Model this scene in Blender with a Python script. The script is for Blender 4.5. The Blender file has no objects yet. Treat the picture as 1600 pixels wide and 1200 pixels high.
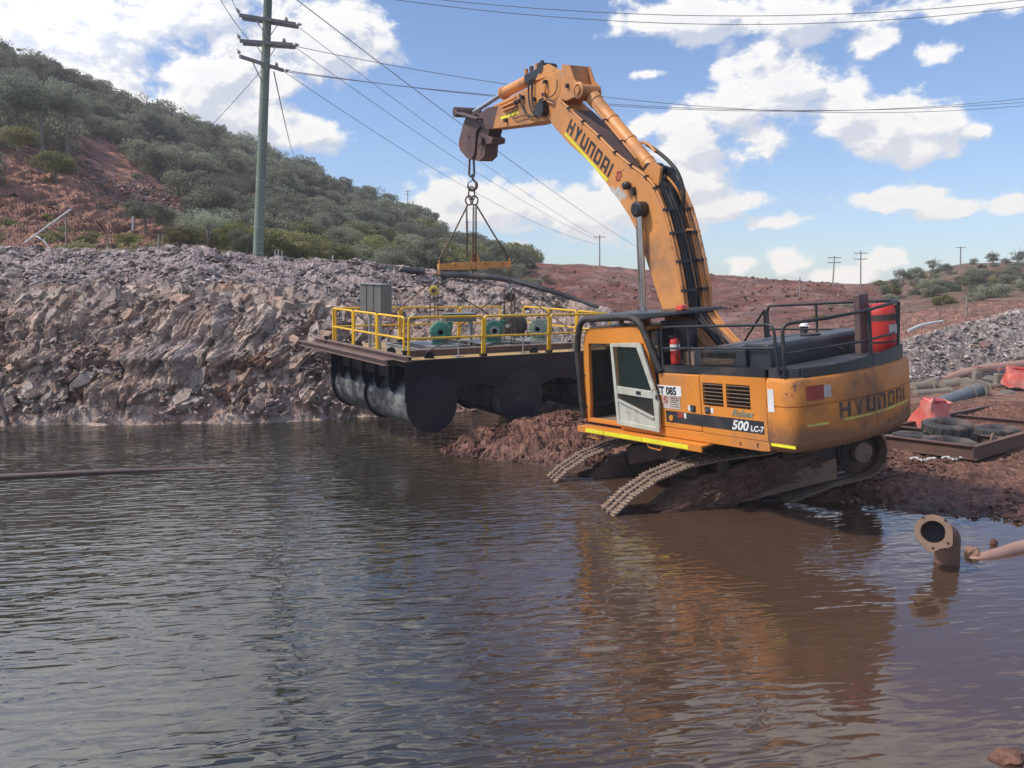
import bpy, bmesh, math, random
import numpy as np
from mathutils import Matrix, Vector
random.seed(7); rng = np.random.default_rng(7)
S = bpy.context.scene; COL = S.collection
R_ = math.radians

# ------------------------------------------------------------------ camera
CAM_H, FPX, HOR = 3.75, 1200.0, 450.0
PITCH = math.atan((600-HOR)/FPX)
cd = bpy.data.cameras.new('camera'); cam = bpy.data.objects.new('camera', cd); COL.objects.link(cam)
cd.sensor_width = 36; cd.lens = 27.0; cd.clip_end = 3000; cd.clip_start = .05
cam.location = (0, 0, CAM_H); cam.rotation_euler = (math.pi/2-PITCH, 0, 0)
S.camera = cam

# ------------------------------------------------------------------ light
HAZE = .0008
SUN_AZ, SUN_EL = R_(-100), R_(50)      # azimuth from +Y clockwise
sl = bpy.data.lights.new('sun', 'SUN'); sun = bpy.data.objects.new('sun', sl); COL.objects.link(sun)
sl.energy = 2.7; sl.angle = R_(5); sl.color = (1, .93, .82)
sd = Vector((math.sin(SUN_AZ)*math.cos(SUN_EL), math.cos(SUN_AZ)*math.cos(SUN_EL), math.sin(SUN_EL)))
sun.rotation_euler = sd.to_track_quat('Z', 'Y').to_euler()
S.view_settings.view_transform = 'Standard'; S.view_settings.look = 'None'
S.view_settings.exposure = 0.56; S.view_settings.gamma = 1.0; S.view_settings.use_curve_mapping = False

class NT:
    def __init__(s, tree): s.t = tree; s.n = tree.nodes; s.l = tree.links
    def new(s, typ, **kw):
        n = s.n.new(typ)
        for k, v in kw.items(): setattr(n, k, v)
        return n
    def put(s, sock, v):
        if isinstance(v, bpy.types.NodeSocket): s.l.new(v, sock)
        elif v is not None: sock.default_value = v
    def m(s, op, a, b=None, c=None, clamp=False):
        n = s.new('ShaderNodeMath', operation=op, use_clamp=clamp)
        s.put(n.inputs[0], a); s.put(n.inputs[1], b)
        if c is not None: s.put(n.inputs[2], c)
        return n.outputs[0]
    def v(s, op, a, b=None, out=0):
        n = s.new('ShaderNodeVectorMath', operation=op)
        s.put(n.inputs[0], a); s.put(n.inputs[1], b)
        return n.outputs['Value'] if op in ('LENGTH', 'DOT_PRODUCT', 'DISTANCE') else n.outputs[0]
    def noise(s, vec, scale, detail=4, rough=.55, dist=0, out='Fac', lac=2.0):
        n = s.new('ShaderNodeTexNoise'); s.put(n.inputs['Vector'], vec)
        n.inputs['Scale'].default_value = scale; n.inputs['Detail'].default_value = detail
        n.inputs['Roughness'].default_value = rough; n.inputs['Distortion'].default_value = dist
        n.inputs['Lacunarity'].default_value = lac
        return n.outputs[out]
    def mapr(s, val, a, b, c=0., d=1., smooth=True):
        n = s.new('ShaderNodeMapRange', interpolation_type='SMOOTHSTEP' if smooth else 'LINEAR')
        s.put(n.inputs[0], val)
        for i, x in enumerate((a, b, c, d)): n.inputs[1+i].default_value = x
        return n.outputs[0]
    def mix(s, f, a, b, mode='MIX'):
        n = s.new('ShaderNodeMix', data_type='RGBA', blend_type=mode)
        s.put(n.inputs[0], f)
        s.put(n.inputs[6], (*a, 1) if isinstance(a, tuple) and len(a) == 3 else a)
        s.put(n.inputs[7], (*b, 1) if isinstance(b, tuple) and len(b) == 3 else b)
        return n.outputs[2]

# ------------------------------------------------------------------ sky with cumulus
def build_world():
    w = bpy.data.worlds.new('World'); S.world = w; w.use_nodes = True
    t = NT(w.node_tree); t.n.clear()
    out = t.new('ShaderNodeOutputWorld'); bg = t.new('ShaderNodeBackground'); bg.inputs[1].default_value = .1
    sky = t.new('ShaderNodeTexSky', sky_type='NISHITA'); sky.sun_disc = False
    sky.sun_elevation = SUN_EL; sky.sun_rotation = SUN_AZ; sky.altitude = 300; sky.air_density = 1.0; sky.dust_density = .6; sky.ozone_density = 1.6
    geo = t.new('ShaderNodeTexCoord')
    d = geo.outputs['Generated']
    sx = t.new('ShaderNodeSeparateXYZ'); t.l.new(d, sx.inputs[0])
    az = t.m('ARCTAN2', sx.outputs[0], sx.outputs[1]); el = t.m('ARCSINE', sx.outputs[2])
    # density group
    g = bpy.data.node_groups.new('cloud_density', 'ShaderNodeTree')
    g.interface.new_socket('AzEl', in_out='INPUT', socket_type='NodeSocketVector')
    g.interface.new_socket('Dir', in_out='INPUT', socket_type='NodeSocketVector')
    g.interface.new_socket('Density', in_out='OUTPUT', socket_type='NodeSocketFloat')
    q = NT(g); gi = q.new('NodeGroupInput'); go = q.new('NodeGroupOutput')
    nb = q.noise(gi.outputs[1], 3.2, 2, .5)
    # clouds seen in the view: (px, py, rx, ry, weight)
    C = [(120,20,330,125,1),(330,120,180,80,1),(130,150,200,100,1),(490,75,95,62,1),(545,35,55,38,.9),(455,205,110,32,1),(395,175,110,40,1),(430,130,60,60,1),
         (690,300,58,48,1),(790,325,110,42,1),(905,330,120,52,1),(700,345,80,22,.8),(960,300,60,40,1),
         (1145,170,72,68,1),(1215,140,95,50,1),(1085,215,62,56,1),(1075,285,60,48,1),(1100,330,65,36,1),(1150,318,45,16,.8),(1035,340,70,30,1),(1180,220,60,34,.9),
         (1320,165,62,40,1),(1390,190,80,42,1),(1470,190,48,24,.9),(1445,228,45,22,.7),
         (1080,28,110,36,1),(1235,22,130,48,1),(1190,70,60,25,.6),(1365,66,36,20,1),(1465,82,36,17,1),(1400,312,78,19,1),(1487,326,60,17,1),
         (1205,348,60,13,.9),(1155,413,36,19,1),(1228,408,34,27,1),(1382,404,36,20,1),(1325,436,60,18,1),(812,392,32,16,1),(1008,116,36,9,.8),
         (995,192,44,26,.6),(1585,320,45,15,.8),(1530,10,80,14,.7),(1525,205,18,10,.5)]
    B = []
    for px, py, rx, ry, wt in C:
        u, v = (px-800)/FPX, (600-py)/FPX
        vec = Vector((u, math.cos(PITCH)+v*math.sin(PITCH), -math.sin(PITCH)+v*math.cos(PITCH))); l = vec.length
        a0 = math.atan2(vec.x, vec.y); e0 = math.asin(vec.z/l)
        B.append((a0, e0, rx*1.04/FPX*math.cos(a0), ry*1.04/FPX, wt))
    rr = random.Random(3)
    for k in range(26):                      # the same kind of sky all round
        a0 = R_(42+276*rr.random()); e0 = R_(5+55*rr.random()**1.3)
        r = .09+.2*rr.random(); B.append((a0 if a0 < math.pi else a0-2*math.pi, e0, r/math.cos(e0), r*.45, 1))
    B += [(R_(-30), R_(28), .42, .15, 1.3), (R_(-16), R_(33), .34, .10, 1.2), (R_(-44), R_(36), .4, .12, 1.2), (R_(12), R_(31), .26, .09, 1.2), (R_(27), R_(30), .28, .09, 1.2), (R_(-60), R_(48), .4, .12, 1.1)]  # unseen clouds above the view, added and shaped for the water's reflections
    cur = None
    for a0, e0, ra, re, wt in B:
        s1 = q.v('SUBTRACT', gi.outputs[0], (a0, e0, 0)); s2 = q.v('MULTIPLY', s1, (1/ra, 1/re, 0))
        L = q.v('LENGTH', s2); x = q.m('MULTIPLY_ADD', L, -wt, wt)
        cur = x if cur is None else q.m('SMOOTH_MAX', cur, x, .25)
    n1 = q.noise(gi.outputs[1], 11, 9, .62, .3); n2 = q.noise(gi.outputs[1], 30, 7, .62)
    nn = q.m('ADD', q.m('MULTIPLY_ADD', n1, 2.5, -1.30), q.m('MULTIPLY_ADD', n2, 1.25, -.62))
    cc = q.m('MAXIMUM', cur, -1.0)
    q.put(go.inputs[0], q.m('ADD', q.m('ADD', cc, nn), q.m('MULTIPLY_ADD', nb, .5, -.25)))
    def dens(daz, dele):
        cv = t.new('ShaderNodeCombineXYZ'); t.put(cv.inputs[0], t.m('ADD', az, daz)); t.put(cv.inputs[1], t.m('ADD', el, dele))
        dv = t.v('ADD', t.v('MULTIPLY', d, (1, 1, 1.6)), (daz, 0, dele))
        n = t.new('ShaderNodeGroup'); n.node_tree = g; t.l.new(cv.outputs[0], n.inputs[0]); t.l.new(dv, n.inputs[1]); return n.outputs[0]
    d0 = dens(0, 0); d1 = dens(-.016, .022)
    alpha = t.mapr(d0, -.06, .38)
    thick = t.mapr(d0, .2, 1.3)
    lit = t.mapr(t.m('SUBTRACT', d0, d1), -.30, .22)         # denser towards the sun = shaded
    white = t.mix(lit, (4.3, 4.6, 5.4), (7.5, 7.35, 7.1))
    white = t.mix(t.m('MULTIPLY', thick, .35), white, (5.2, 5.4, 6.1))
    # a wide grey overcast patch at the left, as in the photograph
    warm = t.mapr(el, 0, .30, 1, 0)
    white = t.mix(t.m('MULTIPLY', warm, .4), white, (8.6, 7.7, 6.3))
    blue = t.v('MULTIPLY', sky.outputs[0], (.84, .95, 1.14))
    gl = t.v('DOT_PRODUCT', d, tuple(sd)); wsc = t.new('ShaderNodeVectorMath', operation='SCALE'); t.l.new(white, wsc.inputs[0]); t.put(wsc.inputs['Scale'], t.mapr(gl, .25, .9, 1.0, 2.8)); white = wsc.outputs[0]
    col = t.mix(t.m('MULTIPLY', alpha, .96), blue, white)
    # pale band low over the horizon belongs to the Nishita sky; below the horizon dark earth
    below = t.mapr(el, -.05, -.005, 1, 0)
    col = t.mix(below, col, (1.6, 1.35, 1.2))
    t.l.new(col, bg.inputs[0]); t.l.new(bg.outputs[0], out.inputs[0])
    w.cycles.sampling_method = 'MANUAL'; w.cycles.sample_map_resolution = 512
build_world()

# ------------------------------------------------------------------ numbers
def ray(px, py):
    u, v = (px-800)/FPX, (600-py)/FPX
    return Vector((u, math.cos(PITCH)+v*math.sin(PITCH), -math.sin(PITCH)+v*math.cos(PITCH)))
def at(px, py, Y):                       # the world point that photo pixel shows at depth Y
    d = ray(px, py); return Vector((0, 0, CAM_H))+d*(Y/d.y)
def zat(py, Y): return at(800, py, Y).z
_perm = np.random.default_rng(11).permutation(4096)
_g = np.random.default_rng(12).normal(size=(4096, 3)); _g /= np.linalg.norm(_g, axis=1)[:, None]
def perlin(P):
    P = np.asarray(P, float); i = np.floor(P).astype(np.int64); f = P-i; u = f*f*f*(f*(f*6-15)+10)
    r = np.zeros(len(P))
    for dx in (0, 1):
        for dy in (0, 1):
            for dz in (0, 1):
                h = _perm[(_perm[(_perm[(i[:, 0]+dx) & 4095]+i[:, 1]+dy) & 4095]+i[:, 2]+dz) & 4095]
                gg = _g[h]; dd = f-np.array([dx, dy, dz])
                w = (u[:, 0] if dx else 1-u[:, 0])*(u[:, 1] if dy else 1-u[:, 1])*(u[:, 2] if dz else 1-u[:, 2])
                r += w*(gg*dd).sum(1)
    return r*1.6
def fbm(P, o=4, g=.5, ridge=False):
    P = np.asarray(P, float); r = np.zeros(len(P)); a = 1.
    for k in range(o):
        n = perlin(P*2.03**k+k*7.3); r += a*((1-2*np.abs(n)) if ridge else n); a *= g
    return r

# ------------------------------------------------------------------ object helpers
def tag(o, label=None, cat=None, group=None, kind=None):
    if label: o['label'] = label
    if cat: o['category'] = cat
    if group: o['group'] = group
    if kind: o['kind'] = kind
    return o
def link(name, me, mat=None, parent=None, smooth=False, bevel=0, angle=None):
    o = bpy.data.objects.new(name, me); COL.objects.link(o)
    if mat is not None and not me.materials: me.materials.append(mat)
    if parent is not None: o.parent = parent
    if smooth:
        me.polygons.foreach_set('use_smooth', [True]*len(me.polygons))
        try: me.set_sharp_from_angle(angle=R_(angle or 40))
        except Exception: pass
    if bevel:
        b = o.modifiers.new('bevel', 'BEVEL'); b.width = bevel; b.segments = 2; b.limit_method = 'ANGLE'; b.angle_limit = R_(35)
    return o
def empty(name, M=None, parent=None):
    o = bpy.data.objects.new(name, None); COL.objects.link(o); o.empty_display_size = .2
    if parent: o.parent = parent
    if M is not None: o.matrix_basis = M if isinstance(M, Matrix) else Matrix.Translation(M)
    return o
def grid_mesh(name, X, Y, Z, colors=None):
    n, m = X.shape
    me = bpy.data.meshes.new(name); co = np.stack([X, Y, Z], -1).reshape(-1, 3)
    idx = np.arange(n*m).reshape(n, m)
    q = np.stack([idx[:-1, :-1], idx[:-1, 1:], idx[1:, 1:], idx[1:, :-1]], -1).reshape(-1, 4)
    me.vertices.add(n*m); me.vertices.foreach_set('co', co.ravel())
    me.loops.add(q.size); me.loops.foreach_set('vertex_index', q.ravel())
    me.polygons.add(len(q)); me.polygons.foreach_set('loop_start', np.arange(0, q.size, 4)); me.polygons.foreach_set('loop_total', np.full(len(q), 4))
    me.update(); me.shade_flat()
    if colors is not None: setcol(me, colors)
    return me
def setcol(me, c):
    a = me.color_attributes.new('Col', 'FLOAT_COLOR', 'POINT')
    a.data.foreach_set('color', np.concatenate([c, np.ones((len(c), 1))], 1).astype(np.float32).ravel())
def raw_mesh(name, V, F, cols=None):
    V = np.asarray(V, float); F = np.asarray(F); me = bpy.data.meshes.new(name); k = F.shape[1]
    me.vertices.add(len(V)); me.vertices.foreach_set('co', V.ravel())
    me.loops.add(F.size); me.loops.foreach_set('vertex_index', F.ravel().astype(np.int32))
    me.polygons.add(len(F)); me.polygons.foreach_set('loop_start', np.arange(0, F.size, k)); me.polygons.foreach_set('loop_total', np.full(len(F), k))
    me.update(); me.shade_flat()
    if cols is not None: setcol(me, cols)
    return me
class MB:
    def __init__(s): s.V = []; s.F = []
    def add(s, v, f):
        b = len(s.V); s.V += [tuple(x) for x in v]; s.F += [tuple(b+i for i in q) for q in f]; return s
    def box(s, c, d, M=None):
        x, y, z = d[0]/2, d[1]/2, d[2]/2
        v = [Vector((a*x, b*y, e*z)) for a in (-1, 1) for b in (-1, 1) for e in (-1, 1)]
        if M is not None: v = [M @ p for p in v]
        v = [p+Vector(c) for p in v]
        return s.add(v, [(0, 1, 3, 2), (4, 6, 7, 5), (0, 4, 5, 1), (2, 3, 7, 6), (0, 2, 6, 4), (1, 5, 7, 3)])
    def bb(s, x0, x1, y0, y1, z0, z1): return s.box(((x0+x1)/2, (y0+y1)/2, (z0+z1)/2), (abs(x1-x0), abs(y1-y0), abs(z1-z0)))
    def beam(s, a, b, w, h, up=(0, 0, 1)):
        a, b = Vector(a), Vector(b); d = b-a; x = d.normalized(); y = Vector(up).cross(x)
        if y.length < 1e-4: y = Vector((0, 1, 0)).cross(x)
        y.normalize(); z = x.cross(y); M = Matrix((x, y, z)).transposed()
        return s.box((a+b)/2, (d.length, w, h), M)
    def prism(s, poly, y0, y1, f=None):   # poly of (x,z), extruded along y; f maps (x,y,z)
        n = len(poly); v = [(x, y0, z) for x, z in poly]+[(x, y1, z) for x, z in poly]
        if f: v = [f(*p) for p in v]
        ff = [tuple(range(n)), tuple(range(2*n-1, n-1, -1))]+[(i, n+i, n+(i+1) % n, (i+1) % n) for i in range(n)]
        return s.add(v, ff)
    def ring(s, a, b, r0, r1=None, n=16, caps=True):
        a, b = Vector(a), Vector(b); r1 = r0 if r1 is None else r1; x = (b-a).normalized()
        u = x.orthogonal().normalized(); w = x.cross(u); v = []
        for c, r in ((a, r0), (b, r1)): v += [c+(u*math.cos(t)+w*math.sin(t))*r for t in [2*math.pi*k/n for k in range(n)]]
        f = [(i, (i+1) % n, n+(i+1) % n, n+i) for i in range(n)]
        if caps: f += [tuple(range(n-1, -1, -1)), tuple(range(n, 2*n))]
        return s.add(v, f)
    def tube(s, pts, r, n=8, caps=True, closed=False):
        P = [Vector(p) for p in pts]; m = len(P); v = []; u = None; rr = r if isinstance(r, (list, tuple)) else [r]*m
        for i, p in enumerate(P):
            if closed: d = (P[(i+1) % m]-P[i-1]).normalized()
            else: d = (P[min(i+1, m-1)]-P[max(i-1, 0)]).normalized()
            u = d.orthogonal().normalized() if u is None else (u-d*u.dot(d)).normalized()
            w = d.cross(u); v += [p+(u*math.cos(t)+w*math.sin(t))*rr[i] for t in [2*math.pi*k/n for k in range(n)]]
        f = []
        for i in range(m if closed else m-1):
            j = (i+1) % m; f += [(i*n+k, i*n+(k+1) % n, j*n+(k+1) % n, j*n+k) for k in range(n)]
        if caps and not closed: f += [tuple(range(n-1, -1, -1)), tuple((m-1)*n+k for k in range(n))]
        return s.add(v, f)
    def lathe(s, prof, c, axis, n=24, caps=True):   # prof (r, h)
        c = Vector(c); x = Vector(axis).normalized(); u = x.orthogonal().normalized(); w = x.cross(u); v = []
        for r, h in prof: v += [c+x*h+(u*math.cos(t)+w*math.sin(t))*max(r, 1e-4) for t in [2*math.pi*k/n for k in range(n)]]
        m = len(prof); f = []
        for i in range(m-1): f += [(i*n+k, i*n+(k+1) % n, (i+1)*n+(k+1) % n, (i+1)*n+k) for k in range(n)]
        if caps: f += [tuple(range(n-1, -1, -1)), tuple((m-1)*n+k for k in range(n))]
        return s.add(v, f)
    def mesh(s, name):
        me = bpy.data.meshes.new(name); me.from_pydata(s.V, [], s.F); me.validate()
        b = bmesh.new(); b.from_mesh(me); bmesh.ops.recalc_face_normals(b, faces=b.faces); b.to_mesh(me); b.free(); return me
    def build(s, name, mat, parent=None, smooth=False, bevel=0, label=None, angle=None):
        o = link(name, s.mesh(name), mat, parent, smooth, bevel, angle)
        if label: o['label'] = label
        return o
def spline(pts, k=6):
    P = [Vector(p) for p in pts]; o = []
    for i in range(len(P)-1):
        a, b, c, d = P[max(i-1, 0)], P[i], P[i+1], P[min(i+2, len(P)-1)]
        for j in range(k):
            t = j/k; o.append(.5*((2*b)+(c-a)*t+(2*a-5*b+4*c-d)*t*t+(3*b-a-3*c+d)*t**3))
    return o+[P[-1]]
def fillet(pts, r=.1, k=4):            # rounded corners of a bent tube
    P = [Vector(p) for p in pts]; o = [P[0]]
    for i in range(1, len(P)-1):
        a = (P[i-1]-P[i]); b = (P[i+1]-P[i]); rr = min(r, a.length*.45, b.length*.45); a = P[i]+a.normalized()*rr; b = P[i]+b.normalized()*rr
        for j in range(k+1):
            t = j/k; o.append(a*(1-t)**2+P[i]*2*t*(1-t)+b*t*t)
    return o+[P[-1]]
def copy_tree(o, parent=None):
    kids = list(o.children); c = o.copy(); COL.objects.link(c)
    if parent is not None: c.parent = parent
    for ch in kids: copy_tree(ch, c)
    return c

# ------------------------------------------------------------------ materials
def new_mat(name):
    m = bpy.data.materials.new(name); m.use_nodes = True; t = NT(m.node_tree)
    return m, t, t.n['Principled BSDF']
def paint(name, col, rough=.45, metal=0, dirt=(.16, .10, .07), amt=.35, scale=3., bump=.15, low=None, chips=0, spec=.5, streak=0):
    m, t, b = new_mat(name); tc = t.new('ShaderNodeTexCoord').outputs['Object']
    n1 = t.noise(tc, scale, 7, .62); n2 = t.noise(tc, scale*9, 5, .6); n3 = t.noise(tc, scale*.4, 2, .5)
    f = t.mapr(t.m('ADD', t.m('MULTIPLY', n1, .7), t.m('MULTIPLY', n3, .35)), .53-.12*amt, .75-.1*amt)
    f = t.m('MULTIPLY', f, min(1, amt*1.9)); f = t.m('MULTIPLY', f, t.mapr(n2, .25, .6, .55, 1))
    if low:                                    # mud that climbs from below (height in object space)
        sp = t.new('ShaderNodeSeparateXYZ'); t.l.new(tc, sp.inputs[0])
        h = t.m('ADD', sp.outputs[2], t.m('MULTIPLY_ADD', n1, low[2], -.5*low[2]))
        f = t.m('MAXIMUM', f, t.m('MULTIPLY', t.mapr(h, low[0], low[1], 1, 0), low[3]))
    if streak:
        st = t.noise(t.v('MULTIPLY', tc, (9, 9, .5)), 1.6, 4, .6)
        f = t.m('MAXIMUM', f, t.m('MULTIPLY', t.mapr(st, .52, .72), streak))
    tone = t.mix(t.mapr(n3, .3, .7), tuple(c*.86 for c in col), tuple(min(1, c*1.08) for c in col))
    c = t.mix(f, tone, dirt)
    if chips:
        cf = t.m('MULTIPLY', t.mapr(t.noise(tc, scale*5, 8, .7), .64, .68), chips); c = t.mix(cf, c, (.07, .045, .035))
    t.l.new(c, b.inputs['Base Color']); b.inputs['Metallic'].default_value = metal
    t.put(b.inputs['Roughness'], t.m('MULTIPLY_ADD', f, .35, t.m('MULTIPLY_ADD', n2, .2, rough-.1), clamp=True))
    b.inputs['Specular IOR Level'].default_value = spec
    bp = t.new('ShaderNodeBump'); bp.inputs['Strength'].default_value = bump; bp.inputs['Distance'].default_value = .01
    t.put(bp.inputs['Height'], t.m('ADD', n2, t.m('MULTIPLY', f, .6))); t.l.new(bp.outputs[0], b.inputs['Normal'])
    return m
def earth(name, fine=18., bump=.6, rough=.95, wet=None, tint=(1, 1, 1)):
    m, t, b = new_mat(name); tc = t.new('ShaderNodeTexCoord').outputs['Object']
    a = t.new('ShaderNodeAttribute', attribute_name='Col').outputs['Color']
    n1 = t.noise(tc, fine, 8, .7); n2 = t.noise(tc, fine*.22, 5, .6); vo = t.new('ShaderNodeTexVoronoi', feature='F1'); t.put(vo.inputs['Vector'], tc); vo.inputs['Scale'].default_value = fine*.45
    vc = t.new('ShaderNodeSeparateColor'); t.l.new(vo.outputs['Color'], vc.inputs[0])
    f = t.m('MULTIPLY', t.mapr(n1, .25, .75, .55, 1.45, False), t.mapr(vc.outputs[0], 0, 1, .72, 1.28, False))
    f = t.m('MULTIPLY', f, t.mapr(n2, .3, .7, .8, 1.2, False))
    vs = t.new('ShaderNodeVectorMath', operation='SCALE'); t.l.new(a, vs.inputs[0]); t.put(vs.inputs['Scale'], f)
    t.l.new(vs.outputs[0], b.inputs['Base Color']); b.inputs['Specular IOR Level'].default_value = .25
    if wet:
        z = t.new('ShaderNodeSeparateXYZ'); t.l.new(tc, z.inputs[0])
        t.put(b.inputs['Roughness'], t.mapr(t.m('ADD', z.outputs[2], t.m('MULTIPLY_ADD', n2, .3, -.15)), wet[0], wet[1], .32, rough))
    else: b.inputs['Roughness'].default_value = rough
    bp = t.new('ShaderNodeBump'); bp.inputs['Strength'].default_value = bump; bp.inputs['Distance'].default_value = .05
    t.put(bp.inputs['Height'], t.m('ADD', n1, t.m('MULTIPLY', vc.outputs[0], .5))); t.l.new(bp.outputs[0], b.inputs['Normal'])
    return m
def leafmat(name, c0, c1):
    m, t, b = new_mat(name); a = t.new('ShaderNodeAttribute', attribute_name='Col').outputs['Color']
    oi = t.new('ShaderNodeObjectInfo').outputs['Random']
    sp = t.new('ShaderNodeSeparateColor'); t.l.new(a, sp.inputs[0])
    c = t.mix(sp.outputs[0], c0, c1); vs = t.new('ShaderNodeVectorMath', operation='SCALE'); t.l.new(c, vs.inputs[0]); t.put(vs.inputs['Scale'], t.m('MULTIPLY_ADD', oi, .75, .68)); c = t.mix(t.m('MULTIPLY', t.m('FRACT', t.m('MULTIPLY', oi, 7.3)), .38), vs.outputs[0], (.16, .135, .095))
    t.l.new(c, b.inputs['Base Color']); b.inputs['Roughness'].default_value = .7; b.inputs['Specular IOR Level'].default_value = .2
    tr = t.new('ShaderNodeBsdfTranslucent'); t.put(tr.inputs[0], c); mx = t.new('ShaderNodeMixShader'); mx.inputs[0].default_value = .42
    t.l.new(b.outputs[0], mx.inputs[1]); t.l.new(tr.outputs[0], mx.inputs[2]); t.l.new(mx.outputs[0], t.n['Material Output'].inputs[0])
    return m
M_ = {}
M_['ground'] = earth('ground_rock', 9., .75, .92)
M_['mud'] = earth('wet_mud', 12., .8, .9, wet=(.02, .45))
M_['hill'] = earth('hill_soil', 1.6, .8, .95)
M_['stone'] = earth('loose_stone', 14., .5, .85)

# ------------------------------------------------------------------ water
def build_water():
    m, t, b = new_mat('murky_water'); tc = t.new('ShaderNodeTexCoord').outputs['Object']
    mus = t.noise(tc, .09, 3, .5, 0); sx = t.new('ShaderNodeSeparateXYZ'); t.l.new(tc, sx.inputs[0])
    side = t.mapr(t.m('ADD', t.m('MULTIPLY', sx.outputs[0], .07), t.m('SUBTRACT', mus, .5)), -.28, .25)
    t.l.new(t.mix(side, (.026, .025, .018), (.078, .045, .029)), b.inputs['Base Color'])
    b.inputs['Roughness'].default_value = .02; b.inputs['IOR'].default_value = 1.5; b.inputs['Specular IOR Level'].default_value = 1.0
    # wind ripples: crests run across, rotated a little; calmer patches
    mp = t.new('ShaderNodeMapping'); t.l.new(tc, mp.inputs[0]); mp.inputs['Rotation'].default_value = (0, 0, R_(-9))
    v = mp.outputs[0]
    wv = t.v('MULTIPLY', v, (1.0, 3.3, 1)); n1 = t.noise(wv, 1.25, 1, .4, .5)
    wv2 = t.v('MULTIPLY', v, (1.0, 3.7, 1)); n2 = t.noise(wv2, 2.3, 1, .4, .6)
    n3 = t.noise(t.v('MULTIPLY', tc, (1, 1.7, 1)), 11, 2, .5, .2)
    calm = t.m('MULTIPLY', t.mapr(t.noise(t.v('MULTIPLY', tc, (1, .8, 1)), .28, 3, .55), .36, .62, .35, 1.0), t.mapr(sx.outputs[0], -1.0, 5.5, 1.0, .36))
    h = t.m('ADD', t.m('MULTIPLY', n1, .085), t.m('ADD', t.m('MULTIPLY', n2, .098), t.m('MULTIPLY', n3, .0012)))
    bp = t.new('ShaderNodeBump'); bp.inputs['Strength'].default_value = 1; bp.inputs['Distance'].default_value = 1.0
    t.put(bp.inputs['Height'], t.m('MULTIPLY', h, t.m('MULTIPLY', calm, WAVE))); t.l.new(bp.outputs[0], b.inputs['Normal'])
    mb = MB(); mb.add([(-400, -60, 0), (400, -60, 0), (400, 40, 0), (-400, 40, 0)], [(0, 1, 2, 3)])
    tag(mb.build('water', m), kind='structure')
    bed, t, b = new_mat('lake_bed'); b.inputs['Base Color'].default_value = (.08, .045, .03, 1); b.inputs['Roughness'].default_value = 1
    mb = MB(); mb.add([(-600, -200, -2.2), (600, -200, -2.2), (600, 500, -2.2), (-600, 500, -2.2)], [(0, 1, 2, 3)])
    tag(mb.build('lake_bed', bed), kind='structure')
WAVE = .30
build_water()

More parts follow.
